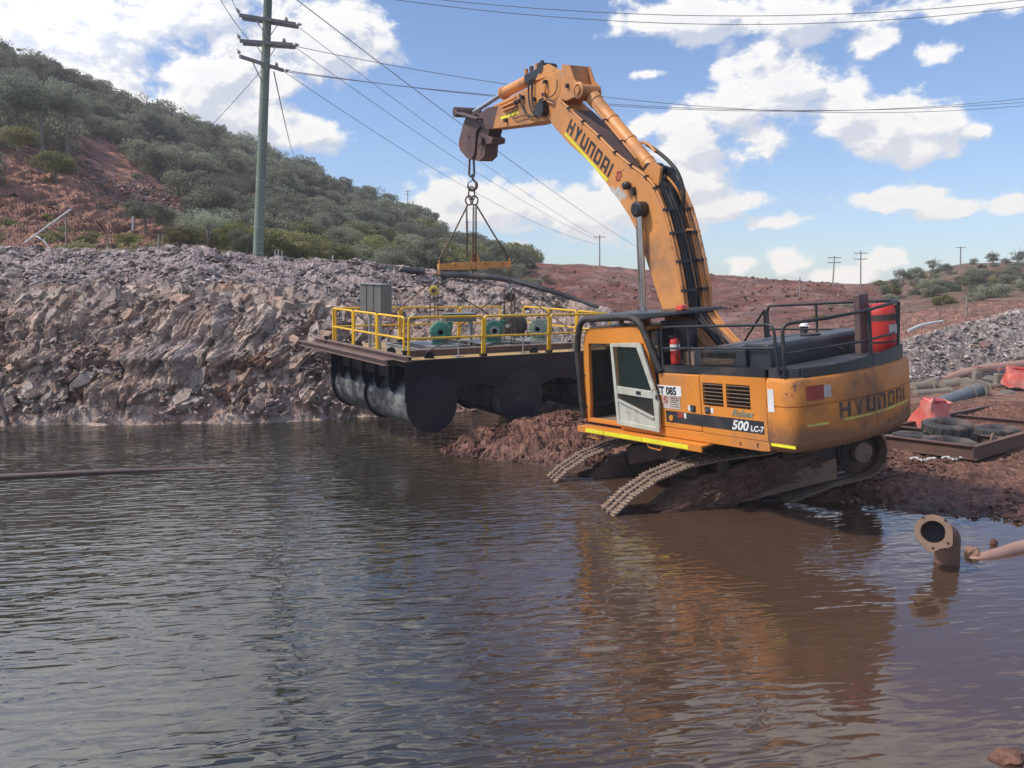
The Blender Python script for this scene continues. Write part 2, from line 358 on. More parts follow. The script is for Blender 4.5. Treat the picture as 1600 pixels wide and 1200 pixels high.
# ------------------------------------------------------------------ terrain: profiles (Y, z) by view column
def Z(py, D): return (D, zat(py, D))
W0 = lambda D: (D, 0.)
PROF = {
 -700: [(14,-1.5),W0(19.5),(21,2.0),(23,3.6),(29,5.6),(34,5.6),(42,9),(62,18),(85,28),(120,46),(200,40),(300,10)],
 -150: [(16,-1.5),W0(20.5),(22,2.0),(23.6,3.5),(29,5.5),(33,5.2),(42,8.5),(62,17),(85,27),(120,44.5),(200,34),(300,10)],
 0:   [(16,-1.5),W0(20.8),(22,1.6),(23.4,3.4),(29,zat(387,29)),(33,4.9),Z(340,41),Z(215,62),Z(150,85),Z(66,120),(200,30),(300,5)],
 120: [(16,-1.5),W0(20.9),(22.1,1.7),(23.4,3.4),(29,zat(390,29)),(33,4.9),Z(372,42),Z(265,60),Z(190,85),Z(120,122),(200,28),(300,5)],
 200: [(16,-1.5),W0(21),(22.2,1.7),(23.6,3.4),(29,zat(393,29)),(33,4.7),Z(380,45),Z(300,65),Z(220,90),Z(163,125),(200,25),(300,5)],
 300: [(16,-1.5),W0(21.1),(22.3,1.8),(23.7,3.4),(28,zat(384,28)),(33,4.6),Z(388,50),Z(315,72),Z(242,100),Z(200,130),(200,22),(300,5)],
 345: [(16,-1.5),W0(21.1),(22.3,1.8),(23.8,3.3),(28.5,zat(392,28.5)),(33,4.5),Z(393,52),Z(320,76),Z(250,105),Z(215,132),(200,21),(300,5)],
 400: [(16,-1.5),W0(21.1),(22.4,1.8),(23.9,3.2),(29,zat(403,29)),(34,4.3),Z(398,55),Z(325,80),Z(270,110),Z(240,135),(200,20),(300,5)],
 500: [(16,-1.5),W0(21.7),(23,1.7),(24.6,3.0),(29.5,zat(406,29.5)),(35,4.2),Z(404,65),Z(342,90),Z(300,118),Z(282,140),(200,18),(300,5)],
 570: [(16,-1.5),W0(22.4),(23.4,1.1),(25.2,2.7),(30,zat(410,30)),(35,4.1),Z(410,68),Z(360,95),Z(325,122),Z(314,145),(200,16),(300,5)],
 640: [(17,-1.5),W0(22.9),(23.8,.7),(25.8,2.3),(30.5,zat(418,30.5)),(36,3.8),Z(416,72),Z(385,100),Z(352,128),Z(340,150),(200,15),(300,5)],
 700: [(18,-1.5),W0(23.2),(24.2,.6),(26.3,2.1),(31,zat(428,31)),(36,3.4),Z(420,75),Z(400,105),Z(384,130),Z(376,152),(200,12),(300,5)],
 760: [(18,-1.5),W0(23.4),(24.4,.5),(26.6,1.9),(31,zat(435,31)),(37,2.8),Z(432,66),Z(412,80),Z(405,130),Z(402,150),(200,9),(300,5)],
 820: [(18,-1.5),W0(23.6),(24.6,.45),(27,1.7),(31,zat(446,31)),(38,1.8),(48,1.8),Z(411,76),(80,6.1),(110,6),(200,5),(300,4)],
 900: [(18,-1.),(22,.1),(24.6,.5),(27,1.6),(30.5,zat(468,30.5)),(38,1.2),(47,1.2),Z(414,75),(79,5.9),(110,5.5),(200,5),(300,4)],
 960: [(19.3,-.9),(21.9,.25),(24.6,.5),(27,1.2),(30,zat(488,30)),(38,1.0),(46,1.1),Z(419,74),(79,5.5),(110,5),(200,5),(300,4)],
 1030:[(19.3,-.9),(21.8,.45),(24.6,.6),(27,.9),(29,1.6),(38,.9),(46,1.0),Z(423,73),(78,5.3),(110,5),(200,5),(300,4)],
 1200:[(19.5,-.9),(21.5,.7),(25,.9),(29,1.0),(33,1.0),(38,1.0),(45,1.1),Z(436,70),(75,4.6),(110,4.4),(200,4),(300,3)],
 1330:[(19.5,-.9),(21.5,.7),(25,1.0),(29,1.1),(33,1.1),(38,1.1),(44,1.2),Z(446,68),(73,4.1),(110,4),(200,4),(300,3)],
 1400:[(19.5,-.9),(21.3,.56),(23,.85),(26,zat(540,26)),(30,1.2),(36,1.2),(42,1.8),Z(455,72),Z(446,88),(120,5),(200,4),(300,3)],
 1450:[(19.5,-.9),(21.3,.57),(24,.75),(26.5,zat(522,26.5)),(30,1.5),(36,1.5),(42,2.1),Z(450,72),Z(428,92),(120,6.5),(200,4),(300,3)],
 1500:[(19.5,-.9),(21.3,.58),(25,.85),(28,zat(509,28)),(31,2.1),(37,2.0),(44,2.5),Z(444,72),Z(417,94),(120,7.5),(200,5),(300,3)],
 1600:[(19.5,-.9),(21.4,.6),(26.3,.95),(29.5,zat(488,29.5)),(33,2.9),(38,2.6),(46,3.0),Z(440,72),Z(416,95),(120,7.8),(200,6),(300,4)],
 1900:[(19.5,-.9),(21.5,.65),(26.5,1.3),(30,3.2),(34,3.3),(38,3.1),(46,3.6),(72,5.8),(95,9),(120,9),(200,7),(300,5)],
 2600:[(19.5,-.9),(21.5,1.3),(26,2.4),(30,3.6),(34,3.8),(38,3.6),(46,4.2),(72,7),(95,10),(120,11),(200,9),(300,6)],
}
CP = sorted(PROF)
CA = np.array([(p-800)/FPX for p in CP])
def sm(t): return t
def height0(a, Y):
    a = np.clip(np.asarray(a, float), CA[0], CA[-1]); Y = np.asarray(Y, float)
    # feature-wise interpolation keeps crests unbroken between columns
    out = np.empty_like(Y); i = np.clip(np.searchsorted(CA, a)-1, 0, len(CA)-2); f = (a-CA[i])/(CA[i+1]-CA[i])
    for k in range(len(CA)-1):
        s = i == k
        if not s.any(): continue
        A, B = np.array(PROF[CP[k]]), np.array(PROF[CP[k+1]]); y = Y[s]; g = f[s]
        Dk = A[:, 0][None]*(1-g[:, None])+B[:, 0][None]*g[:, None]; Zk = A[:, 1][None]*(1-g[:, None])+B[:, 1][None]*g[:, None]
        j = np.clip((y[:, None] >= Dk).sum(1)-1, 0, 10); r = np.arange(len(y))
        t = np.clip((y-Dk[r, j])/(Dk[r, j+1]-Dk[r, j]), 0, 1); out[s] = Zk[r, j]*(1-t)+Zk[r, j+1]*t
    return out
def height(X, Y):
    X = np.asarray(X, float); Y = np.asarray(Y, float)
    return height0(X/np.maximum(Y, 1), Y)
def hz(x, y): return float(height(np.array([x]), np.array([y]))[0])
def lerp3(a, b, t): return a*(1-t[:, None])+b*t[:, None]
def sstep(x, a, b): t = np.clip((x-a)/(b-a), 0, 1); return t*t*(3-2*t)

def pxy(x, y, z):
    dz = z-CAM_H; w = y*math.cos(PITCH)-dz*math.sin(PITCH); return 800+FPX*x/w, 600-FPX*(y*math.sin(PITCH)+dz*math.cos(PITCH))/w
def poly_in(px, py, P):
    c = np.zeros(len(px), bool); j = len(P)-1
    for i in range(len(P)):
        (x1, y1), (x0, y0) = P[i], P[j]; s = ((y1 > py) != (y0 > py)); d = (y0-y1) if y0 != y1 else 1e-9
        c ^= s & (px < (x0-x1)*(py-y1)/d+x1); j = i
    return c
def cutmask(x, y, z):           # the bare cut rock (0) and the scree chute (1) on the left spur
    px, py = pxy(x, y, z); jx = 14*fbm(np.stack([x*.3, z*.3, y*.1], 1), 3); ok = (y > 33) & (y < 92)
    r = ok & poly_in(px+jx, py+jx*.6, [(-300, 190), (-20, 236), (60, 240), (130, 285), (215, 330), (290, 372), (300, 420), (-300, 420)])
    s = ok & ~r & poly_in(px+jx, py+jx*.6, [(100, 215), (150, 192), (178, 228), (228, 262), (330, 345), (350, 405), (280, 405), (215, 330), (130, 285)])
    return np.stack([r, s], 1).astype(float)
def cutcolor(c, m, sl, sl2):
    rk = lerp3(np.tile([.135, .078, .066], (len(c), 1)), np.array([.27, .135, .092]), sstep(sl, .6, 1.3)); rk = lerp3(rk, np.array([.085, .055, .05]), sstep(-sl2, -.55, .0)*.6)
    sc = lerp3(np.tile([.175, .105, .098], (len(c), 1)), np.array([.25, .115, .08]), sstep(sl, .7, 1.2)); return c*(1-m.sum(1))[:, None]+rk*m[:, :1]+sc*m[:, 1:]
BANDS = [(238, 436, 172, 530, 15), (176, 520, 150, 556, 9), (358, 455, 346, 610, 8), (300, 470, 262, 520, 9), (425, 476, 388, 545, 22), (470, 500, 440, 560, 9), (92, 570, 70, 650, 10), (160, 590, 140, 655, 7), (545, 560, 480, 650, 8), (130, 470, 120, 515, 22), (24, 440, 10, 480, 16), (330, 600, 320, 640, 10)]
def cells(u, v, seed=0):        # cracked blocks: random value, tilt inside the block, crack distance
    iu, iv = np.floor(u).astype(int), np.floor(v).astype(int); d1 = np.full(len(u), 9.); d2 = np.full(len(u), 9.); val = np.zeros(len(u)); tl = np.zeros(len(u))
    for a in (-1, 0, 1):
        for b in (-1, 0, 1):
            h = _perm[(_perm[(iu+a+seed*31) & 4095]+iv+b) & 4095]; ox = _perm[h]/4096.; oy = _perm[(h+77) & 4095]/4096.; du = u-(iu+a+ox); dv = v-(iv+b+oy); d = np.hypot(du, dv)
            r1_, r2_ = _perm[(h+501) & 4095]/4096.-.5, _perm[(h+907) & 4095]/4096.-.5
            n1_ = d < d1; d2 = np.where(n1_, d1, np.minimum(d2, d)); val = np.where(n1_, _perm[(h+333) & 4095]/4096.-.5, val); tl = np.where(n1_, du*r1_+dv*r2_, tl); d1 = np.where(n1_, d, d1)
    return val, tl, d2-d1
def build_ground():
    # near ground: bank, rubble, flat -- dense
    cols = np.concatenate([np.linspace(-1.25, -.74, 60)[:-1], np.linspace(-.74, .3, 900)[:-1], np.linspace(.3, .76, 330)[:-1], np.linspace(.76, 1.5, 50)])
    rows = np.concatenate([np.linspace(16, 19.4, 16)[:-1], np.linspace(19.4, 26, 225)[:-1], np.linspace(26, 32, 90)[:-1], np.linspace(32, 47, 90)])
    A, Y = np.meshgrid(cols, rows); X = A*Y; Zh = height0(A.ravel(), Y.ravel()).reshape(X.shape)
    x, y, z = X.ravel(), Y.ravel(), Zh.ravel()
    left = sstep(-A.ravel(), -.22, .0)            # 1 on the cut bank
    face = left*sstep(z, .15, .7)*(1-sstep(z, 3.0, 3.7))*(1-sstep(y, 25.5, 27.5))
    # tilted rock slabs: long along a direction that leans right
    th = R_(58); s1 = x*math.cos(th)+z*math.sin(th); s2 = -x*math.sin(th)+z*math.cos(th)
    warp = fbm(np.stack([x*.5, y*.3, z*.5], 1), 3)
    slab = fbm(np.stack([s2*2.4+warp*1.1, s1*.36, y*.2], 1), 6, .62, True)
    slab2 = fbm(np.stack([s2*9+warp*3, s1*1.6, y*.3+5], 1), 3, .6, True); s3 = np.floor(s2*3.1+warp*2+.4*perlin(np.stack([s1*1.3, s2, y*0], 1))); cell = perlin(np.stack([s3*.77, np.floor(s1*1.6+s3*.37+.5*warp)*.61, s3*0+.3], 1))
    lump = fbm(np.stack([x*.45, y*.2, z*.6+9], 1), 4, .5)
    blk = perlin(np.stack([x*2.6+lump, y*.9, z*3.1], 1)); blk = np.round(blk*4)/4      # broken steps
    ledge = np.exp(-((z-1.75-.25*warp)/.22)**2)
    cv1, ct1, cg1 = cells(s2*.95+warp*.8, s1*.42+.35*warp); cv2, ct2, cg2 = cells(s2*2.6+warp*1.6+.3*lump, s1*1.15+warp, 3); cv3, ct3, cg3 = cells(s2*6.5+warp*2+.3*lump, s1*3.2+warp*2, 6)
    cr = (1-sstep(cg1, 0, .10))*.5+(1-sstep(cg2, 0, .12))*.3
    bands = []
    ppx, ppy = pxy(x, y, z); wob = 9*warp+3*perlin(np.stack([s1*2.2, s2*2.2, y*0], 1))
    for (ax, ay, bx_, by_, w_) in BANDS:
        L2 = math.hypot(bx_-ax, by_-ay); ux, uy = (bx_-ax)/L2, (by_-ay)/L2; tt = (ppx-ax)*ux+(ppy-ay)*uy; nn = (ppx-ax)*-uy+(ppy-ay)*ux+wob; bands.append(sstep(w_-np.abs(nn), 0, 5)*sstep(tt, -8, 8)*(1-sstep(tt, L2-8, L2+8)))
    band = np.clip(sum(bands), 0, 1)
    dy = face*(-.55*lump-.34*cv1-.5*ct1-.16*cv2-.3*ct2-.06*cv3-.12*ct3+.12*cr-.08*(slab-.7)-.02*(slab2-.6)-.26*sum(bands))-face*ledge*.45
    rub = (1-face)*sstep(z, .05, .5)
    r1 = fbm(np.stack([x*1.3, y*1.3, z*0+3], 1), 4, .6); r2 = fbm(np.stack([x*6, y*6, z*6], 1), 3, .6, True)
    rough = np.where(A.ravel() > .1, sstep(z, .8, 1.15)*.7+.10, .8)
    dz = rub*(.16*r1+.05*(r2-.5))*rough+face*(.04*slab2-.03)
    low = left*sstep(z, -.2, .1)*(1-sstep(z, .25, .6)); dz += low*(.10*r1+.03*r2); dy -= low*.35*lump
    y2 = y+dy; x2 = x+dy*.12; z2 = z+dz
    grey = np.array([.285, .228, .205]); dk = np.array([.150, .112, .100]); red = np.array([.30, .155, .10]); tan = np.array([.42, .32, .255]); pale = np.array([.46, .39, .35]); brn = np.array([.34, .245, .20])
    c = np.tile(brn, (len(x), 1)); n = fbm(np.stack([x*.35, y*.2, z*.5+20], 1), 4, .6)
    c = lerp3(c, grey, sstep(n, -.1, .35)); c = lerp3(c, red, face*sstep(fbm(np.stack([s2*.5, s1*.3, y*.1+40], 1), 3), .15, .6)*.8)
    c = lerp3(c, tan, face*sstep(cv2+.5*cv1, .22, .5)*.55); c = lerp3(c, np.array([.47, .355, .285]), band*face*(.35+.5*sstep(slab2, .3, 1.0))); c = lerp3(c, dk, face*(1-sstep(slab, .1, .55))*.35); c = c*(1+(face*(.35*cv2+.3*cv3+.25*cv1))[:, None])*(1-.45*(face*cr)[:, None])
    c = lerp3(c, grey*np.array([.98, .96, 1.02]), sstep(z, 3.2, 4.2)*.85)
    c = lerp3(c, pale*.8, low*.75*sstep(fbm(np.stack([x*1.2, y, z*3], 1), 3), -.3, .4)); c = lerp3(c, np.array([.30, .15, .11]), low*sstep(n, 0, .4)*.7)
    right = sstep(A.ravel(), .05, .2); flat = right*(1-sstep(z, .8, 1.1))
    c = lerp3(c, np.array([.175, .085, .060]), flat*.85)
    c = lerp3(c, np.array([.25, .205, .185]), right*sstep(A.ravel(), .48, .5)*sstep(z, .82, 1.1)*(1-sstep(y, 31, 35))*.9)
    c = lerp3(c, np.array([.19, .085, .06]), sstep(y, 33, 37)*.8)
    c = np.clip(c*(1+.25*r1[:, None]), .02, .6)
    spur = cutmask(x2, y2, z2); sl = fbm(np.stack([(x+z)*.45, (z-x*.6)*1.3, y*.15], 1), 6, .66, True); sl2 = np.round(3*fbm(np.stack([x*.9, z*1.6, y*.4], 1), 4, .6, True))/3
    z2 = z2+spur[:, 0]*sstep(y, 36, 40)*(1-sstep(y, 45, 47))*(.30*(sl-.7)+.10*(sl2-.6)); c = cutcolor(c, spur, sl, sl2)
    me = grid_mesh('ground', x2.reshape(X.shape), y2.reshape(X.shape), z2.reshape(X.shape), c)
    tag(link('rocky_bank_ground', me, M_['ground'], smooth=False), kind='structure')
    # far ground: hills and the red embankment
    cols = np.concatenate([np.linspace(-1.3, -.75, 30)[:-1], np.linspace(-.75, .78, 420)[:-1], np.linspace(.78, 2.1, 50)])
    rows = np.concatenate([np.linspace(46, 80, 170)[:-1], np.linspace(80, 160, 110)[:-1], np.linspace(160, 300, 20)])
    A, Y = np.meshgrid(cols, rows); X = A*Y; z = height0(A.ravel(), Y.ravel()); x, y = X.ravel(), Y.ravel()
    n = fbm(np.stack([x*.05, y*.05, z*0], 1), 5, .5); n2 = fbm(np.stack([x*.4, y*.25, z*.3], 1), 4, .6); gul = fbm(np.stack([x*.25, y*.03, z*.05], 1), 4, .6, True)
    L = 1-sstep(A.ravel(), -.03, .05); amp = np.where(L > .5, 1.2, .12); berm = (1-L)*(1-sstep(A.ravel(), .42, .5))
    edge = sstep(y, 46, 52)
    z2 = z+edge*(n*amp*.8+n2*np.where(L > .5, .35, .10)-(berm*sstep(y, 48, 60)*(1-sstep(y, 69, 75)))*gul*.10)
    redb = np.array([.165, .064, .046]); pur = np.array([.155, .098, .086]); olive = np.array([.085, .075, .048]); rt = np.array([.165, .095, .068])
    c = lerp3(np.tile(redb, (len(x), 1)), pur, sstep(n2, -.2, .4)*.6+sstep(-z, -3.5, -1.5)*.3)
    c = lerp3(c, olive, L*sstep(n, -.2, .3)*.75); Rr = sstep(A.ravel(), .46, .54)
    c = lerp3(c, rt, Rr*.6); c = lerp3(c, np.array([.125, .10, .068]), Rr*sstep(n2, -.1, .3)*.7)
    c = np.clip(c*(1+.3*n2[:, None]), .01, .5)
    spur = cutmask(x, y, z); sl = fbm(np.stack([(x+z)*.45, (z-x*.6)*1.3, y*.15], 1), 6, .66, True); sl2 = np.round(3*fbm(np.stack([x*.9, z*1.6, y*.4], 1), 4, .6, True))/3
    z2 = z2+spur[:, 0]*(.30*(sl-.7)+.10*(sl2-.6))+spur[:, 1]*.10*(sl2-.6)
    c = cutcolor(c, spur, sl, sl2)
    me = grid_mesh('hills', X, Y, z2.reshape(X.shape), c)
    tag(link('hill_terrain', me, M_['hill']), kind='structure')
build_ground()

# mud spit and the near right shore, a second sheet in front of the bank
SP = {640: [(15.5,-1),(17,-.5),(18,-.3),(19,-.6),(21,-1)],
      690: [(16,-.6),(17.1,0),(17.5,.08),(18,-.1),(21,-1)],
      750: [(15.6,-.6),(16.7,0),(17.8,.42),(18.9,0),(21,-.8)],
      800: [(15.2,-.6),(16.3,0),(17.9,.58),(19.6,0),(21,-.5)],
      860: [(15,-.6),(16.0,.02),(18.2,.72),(20.2,.2),(21.4,.05)],
      930: [(14.6,-.7),(15.9,.02),(18.2,.8),(20.2,.45),(21.6,.3)],
      1000:[(14,-.7),(15.4,0),(17.5,.6),(20,.5),(21.6,.5)],
      1080:[(13,-.7),(14.7,0),(16.5,.35),(20,.55),(21.6,.6)],
      1200:[(12.5,-.6),(13.7,-.02),(15,.22),(19,.6),(21.6,.7)],
      1300:[(12.3,-.5),(13.2,0),(13.9,.24),(19,.62),(21.6,.8)],
      1400:[(12,-.4),(12.9,0),(13.7,.24),(17.5,.38),(21.6,.58)],
      1500:[(11.4,-.4),(12.35,0),(14.2,.30),(17.5,.38),(21.6,.58)],
      1600:[(11,-.4),(11.95,0),(14,.30),(17.5,.40),(21.6,.6)],
      1900:[(9.5,-.4),(10.9,0),(14,.36),(17.5,.45),(21.6,.65)],
      2600:[(7,-.5),(9,0),(14,.6),(17.5,.9),(21.6,1.3)]}
SK = sorted(SP)
def spit0(a, Y):
    ca = np.array([(p-800)/FPX for p in SK]); a = np.clip(a, ca[0], ca[-1]); out = np.empty_like(Y)
    i = np.clip(np.searchsorted(ca, a)-1, 0, len(ca)-2); f = (a-ca[i])/(ca[i+1]-ca[i])
    for k in range(len(ca)-1):
        s = i == k
        if not s.any(): continue
        A, B = np.array(SP[SK[k]]), np.array(SP[SK[k+1]]); y = Y[s]; g = f[s][:, None]; r = np.arange(s.sum())
        Dk = A[:, 0]*(1-g)+B[:, 0]*g; Zk = A[:, 1]*(1-g)+B[:, 1]*g
        j = np.clip((y[:, None] >= Dk).sum(1)-1, 0, 3); t = np.clip((y-Dk[r, j])/(Dk[r, j+1]-Dk[r, j]), 0, 1); out[s] = Zk[r, j]*(1-t)+Zk[r, j+1]*t
    return out
def spz(x, y): return float(spit0(np.array([x/y]), np.array([float(y)]))[0])
def build_spit():
    cols = np.concatenate([np.linspace(-.15, .72, 760)[:-1], np.linspace(.72, 1.6, 60)]); rows = np.concatenate([np.linspace(7, 11, 12)[:-1], np.linspace(11, 21.7, 290)])
    A, Y = np.meshgrid(cols, rows); X = A*Y; z = spit0(A.ravel(), Y.ravel()); x, y = X.ravel(), Y.ravel()
    n = fbm(np.stack([x*.8, y*.8, z*0], 1), 4, .55); n2 = fbm(np.stack([x*3.5, y*3.5, z*0+4], 1), 4, .6, True); n3 = fbm(np.stack([x*9, y*9, z*0+4], 1), 2, .6)
    heap = (1-sstep(A.ravel(), .09, .16)); am = .32+heap*.9
    lim = sstep(21.7-y, 0, .8); ruts = np.sin((x*.45-y)*2.4+n*2)*.05*sstep(A.ravel(), .4, .5)*(1-sstep(y, 14.5, 15.5))
    z2 = z+(.13*n*am+.055*(n2-.6)*am+.03*n3)*(.35+.65*sstep(z, -.1, .2))*lim+ruts
    c = lerp3(np.tile(np.array([.125, .058, .042]), (len(x), 1)), np.array([.19, .095, .068]), sstep(n2, .3, 1.2)); c = lerp3(c, np.array([.07, .036, .028]), sstep(-n3, -.05, .5)*.7)
    c = lerp3(c, np.array([.21, .10, .07]), sstep(y, 15, 19)*.5)
    c = c*(1-.45*(1-sstep(z2, .02, .16)))[:, None]
    me = grid_mesh('mud', X, Y, z2.reshape(X.shape), c)
    tag(link('muddy_shore_ground', me, M_['mud']), kind='structure')
build_spit()

# camera-side bank, behind the lens, so that the place goes on
mb = MB(); mb.add([(-60, 3.2, -.6), (60, 3.2, -.6), (60, 1.5, 1.6), (-60, 1.5, 1.6), (60, -60, 2.6), (-60, -60, 2.6)], [(0, 1, 2, 3), (3, 2, 4, 5)])
me = mb.mesh('near_bank'); setcol(me, np.tile([.2, .12, .09], (6, 1))); tag(link('near_bank_ground', me, M_['ground']), kind='structure')

# ------------------------------------------------------------------ loose stone as one mass + bigger single rocks
def rockshape(r, flat=.35):
    # irregular flattened slab, 12 vertices from a jittered hexagon
    k = 5; v = []
    ang = [2*math.pi*(i+.5*(rng.random()-.5))/k for i in range(k)]; rad = [.65+.6*rng.random() for _ in range(k)]
    for zz, sc in ((-flat, 1.), (flat, .88)):
        for i in range(k):
            t = ang[i]; q = sc*rad[i]; v.append((q*math.cos(t)*1.25, q*math.sin(t)*.8, zz*(.8+.3*rng.random())))
    f = [(0, 4, 3), (0, 3, 2), (0, 2, 1), (5, 6, 7), (5, 7, 8), (5, 8, 9)]+[x for i in range(5) for x in ((i, (i+1) % 5, 5+(i+1) % 5), (i, 5+(i+1) % 5, 5+i))]
    return np.array(v)*r, np.array(f)
PR = [rockshape(1, .10+.28*rng.random()**1.5) for _ in range(12)]
def rotm(a, b, c):
    return np.array(Matrix.Rotation(a, 3, 'Z') @ Matrix.Rotation(b, 3, 'X') @ Matrix.Rotation(c, 3, 'Y'))
def stones(name, pts, sizes, pal, tilt=.5, mat='stone', axis=False):
    V = []; F = []; C = []; b = 0; pal = np.array(pal)
    for (x, y, z), s in zip(pts, sizes):
        v, f = PR[rng.integers(12)]; R = rotm(rng.random()*6.3, rng.normal()*tilt, rng.normal()*tilt)
        if axis: v = v*np.array([1.3, .7, 1.]); R = np.array(Matrix.Rotation(-R_(58)+.3*rng.normal(), 3, 'Y') @ Matrix.Rotation(rng.normal()*.5, 3, 'X'))
        V.append((v*s) @ R.T+np.array([x, y, z+s*.08])); F.append(f+b); b += len(v); c = pal[rng.integers(len(pal))]*(.7+.6*rng.random()); C.append(np.tile(c, (len(v), 1)))
    me = raw_mesh(name, np.concatenate(V), np.concatenate(F), np.concatenate(C)); o = link(name, me, M_[mat]); tag(o, kind='stuff'); return o
def scatter(n, pxr, yr, cond=lambda x, y, z: True, hf=hz, dens=None):
    out = []
    while len(out) < n:
        a = (pxr[0]+(pxr[1]-pxr[0])*rng.random(900)-800)/FPX; y = yr[0]+(yr[1]-yr[0])*rng.random(900); z = (height0(a, y) if hf is hz else spit0(a, y))
        for i in range(900):
            if cond(a[i]*FPX+800, y[i], z[i]): out.append((a[i]*y[i], y[i], z[i]))
    return out[:n]
GREY = [(.28, .235, .22), (.20, .17, .165), (.36, .31, .29), (.16, .125, .11), (.32, .24, .21)]
P = scatter(9000, (-120, 960), (24.2, 31.5), lambda p, y, z: z > 1.5 and rng.random() < (.35 if z < 3.2 else 1))
stones('bank_rubble', P, .04+.15*rng.random(9000)**2.8, GREY)
P = scatter(1500, (-100, 900), (20.9, 24.5), lambda p, y, z: z > .15 and (1.2 < z < 2.1 or rng.random() < .35))
stones('cliff_debris', [(x, y-.25, z+.05) for x, y, z in P], .03+.09*rng.random(1500)**2.4, [(.27, .21, .19), (.33, .26, .225), (.21, .16, .145), (.36, .30, .27)])
P = scatter(5200, (1380, 1800), (20.5, 31), lambda p, y, z: z > .84)
stones('right_rubble', P, .035+.12*rng.random(5200)**2.4, [(.31, .26, .245), (.23, .19, .18), (.38, .325, .30), (.29, .21, .18)])
P = scatter(3000, (-60, 360), (36, 74), lambda p, y, z: poly_in(*[np.array([q]) for q in pxy(p*0+((p-800)/FPX)*y, y, z)], [(90, 215), (150, 192), (178, 228), (228, 262), (330, 345), (350, 405), (180, 405)])[0])
stones('scree_stones', P, .07+.22*rng.random(3000)**2.5, [(.22, .15, .14), (.28, .2, .19), (.15, .09, .08), (.3, .15, .11)], .5, 'stone')
P = scatter(1500, (820, 1420), (46, 74))
stones('embankment_stones', P, .05+.17*rng.random(1500)**4, [(.21, .13, .11), (.25, .165, .145), (.16, .08, .065)], .5, 'stone')
P = scatter(3000, (690, 960), (15.9, 20), lambda p, y, z: z > .0, hf=spz)
stones('spit_clods', P, .02+.07*rng.random(3000)**2, [(.13, .06, .045), (.17, .08, .06), (.1, .05, .04)], .8, 'mud')
P = scatter(2600, (1330, 1750), (11.8, 17), lambda p, y, z: z > .0, hf=spz)
stones('shore_clods', P, .015+.055*rng.random(2600)**2.4, [(.15, .07, .05), (.2, .11, .085), (.09, .045, .035)], .6, 'mud')
P = scatter(1500, (-110, 720), (20.9, 25.5), lambda p, y, z: z > .25)
stones('cliff_shards', [(x, y-.12+.2*rng.normal(), z+.05) for x, y, z in P], .03+.08*rng.random(1500)**2.2, [(.27, .21, .19), (.33, .26, .225), (.20, .15, .135), (.40, .33, .29), (.24, .18, .16)], tilt=.9)
def blocks(name, n, pxr, yr, smin, smax, pal, seed):
    global PR
    P = scatter(n, pxr, yr, lambda p, y, z: .45 < z < 3.6); q = np.array(P); nz = fbm(np.stack([q[:, 0]*.45, q[:, 1]*.3, q[:, 2]*.8+60], 1), 3); P = [p for p, k in zip(P, nz) if k > .02 or rng.random() < .12]; V = []; F = []; C = []; b = 0; pal = np.array(pal)
    for x, y, z in P:
        v, f = PR[rng.integers(12)]; s = smin+(smax-smin)*rng.random()**2.6; v = v*np.array([1.35, 1.0, 1.2+1.2*rng.random()])*s
        R = np.array(Matrix.Rotation(.35*rng.normal(), 3, 'Z') @ Matrix.Rotation(R_(58)+.28*rng.normal(), 3, 'X') @ Matrix.Rotation(R_(56)+.30*rng.normal(), 3, 'Z'))
        V.append(v @ R.T+np.array([x, y-.02+.10*rng.normal(), z+.02])); F.append(f+b); b += len(v); C.append(np.tile(pal[rng.integers(len(pal))]*(.75+.45*rng.random()), (len(v), 1)))
    return tag(link(name, raw_mesh(name, np.concatenate(V), np.concatenate(F), np.concatenate(C)), M_['stone']), kind='stuff')
blocks('fractured_rock', 4200, (-110, 640), (20.9, 25.2), .04, .33, [(.35, .26, .205), (.38, .29, .24), (.30, .22, .185), (.36, .235, .18), (.33, .27, .24), (.42, .33, .275)], 5)
def single_rock(px, py, Y, s, col, label, squash=.6, grp=None, z=None):
    p = at(px, py, Y); me = bpy.data.meshes.new('rock'); b = bmesh.new(); bmesh.ops.create_icosphere(b, subdivisions=3, radius=1)
    V = np.array([v.co[:] for v in b.verts]); sd = rng.random()*50
    d = 1+.28*fbm(V*1.1+sd, 3)+.07*fbm(V*4+sd, 2); V2 = V*d[:, None]
    for k in range(5):
        nrm = rng.normal(size=3); nrm /= np.linalg.norm(nrm); h = .62+.2*rng.random(); q = V2@nrm; V2 -= np.maximum(q-h, 0)[:, None]*nrm[None]*.9
    for v, c in zip(b.verts, V2): v.co = c*np.array(s if hasattr(s, '__len__') else (s, s*.8, s*squash))
    b.to_mesh(me); b.free(); setcol(me, np.tile(col, (len(V), 1)))
    o = link('rock', me, M_['stone'], smooth=True, angle=30); o.location = (p.x, p.y, p.z if z is None else z); o.rotation_euler = (0, 0, rng.random()*6)
    tag(o, label, 'rock', grp); return o
single_rock(1521, 860, 10.5, (.145, .12, .10), (.30, .17, .12), 'tan rounded rock in the water just right of the elbow pipe', z=.03)
single_rock(1553, 851, 10.95, (.07, .06, .055), (.12, .06, .045), 'small dark wooden bit in the water behind the tan rounded rock', z=.03)  # a dark wooden bit, built with the rock shape
single_rock(1575, 1197, 5.75, (.16, .12, .07), (.2, .1, .07), 'reddish rock at the bottom right corner of the water', z=-.01)
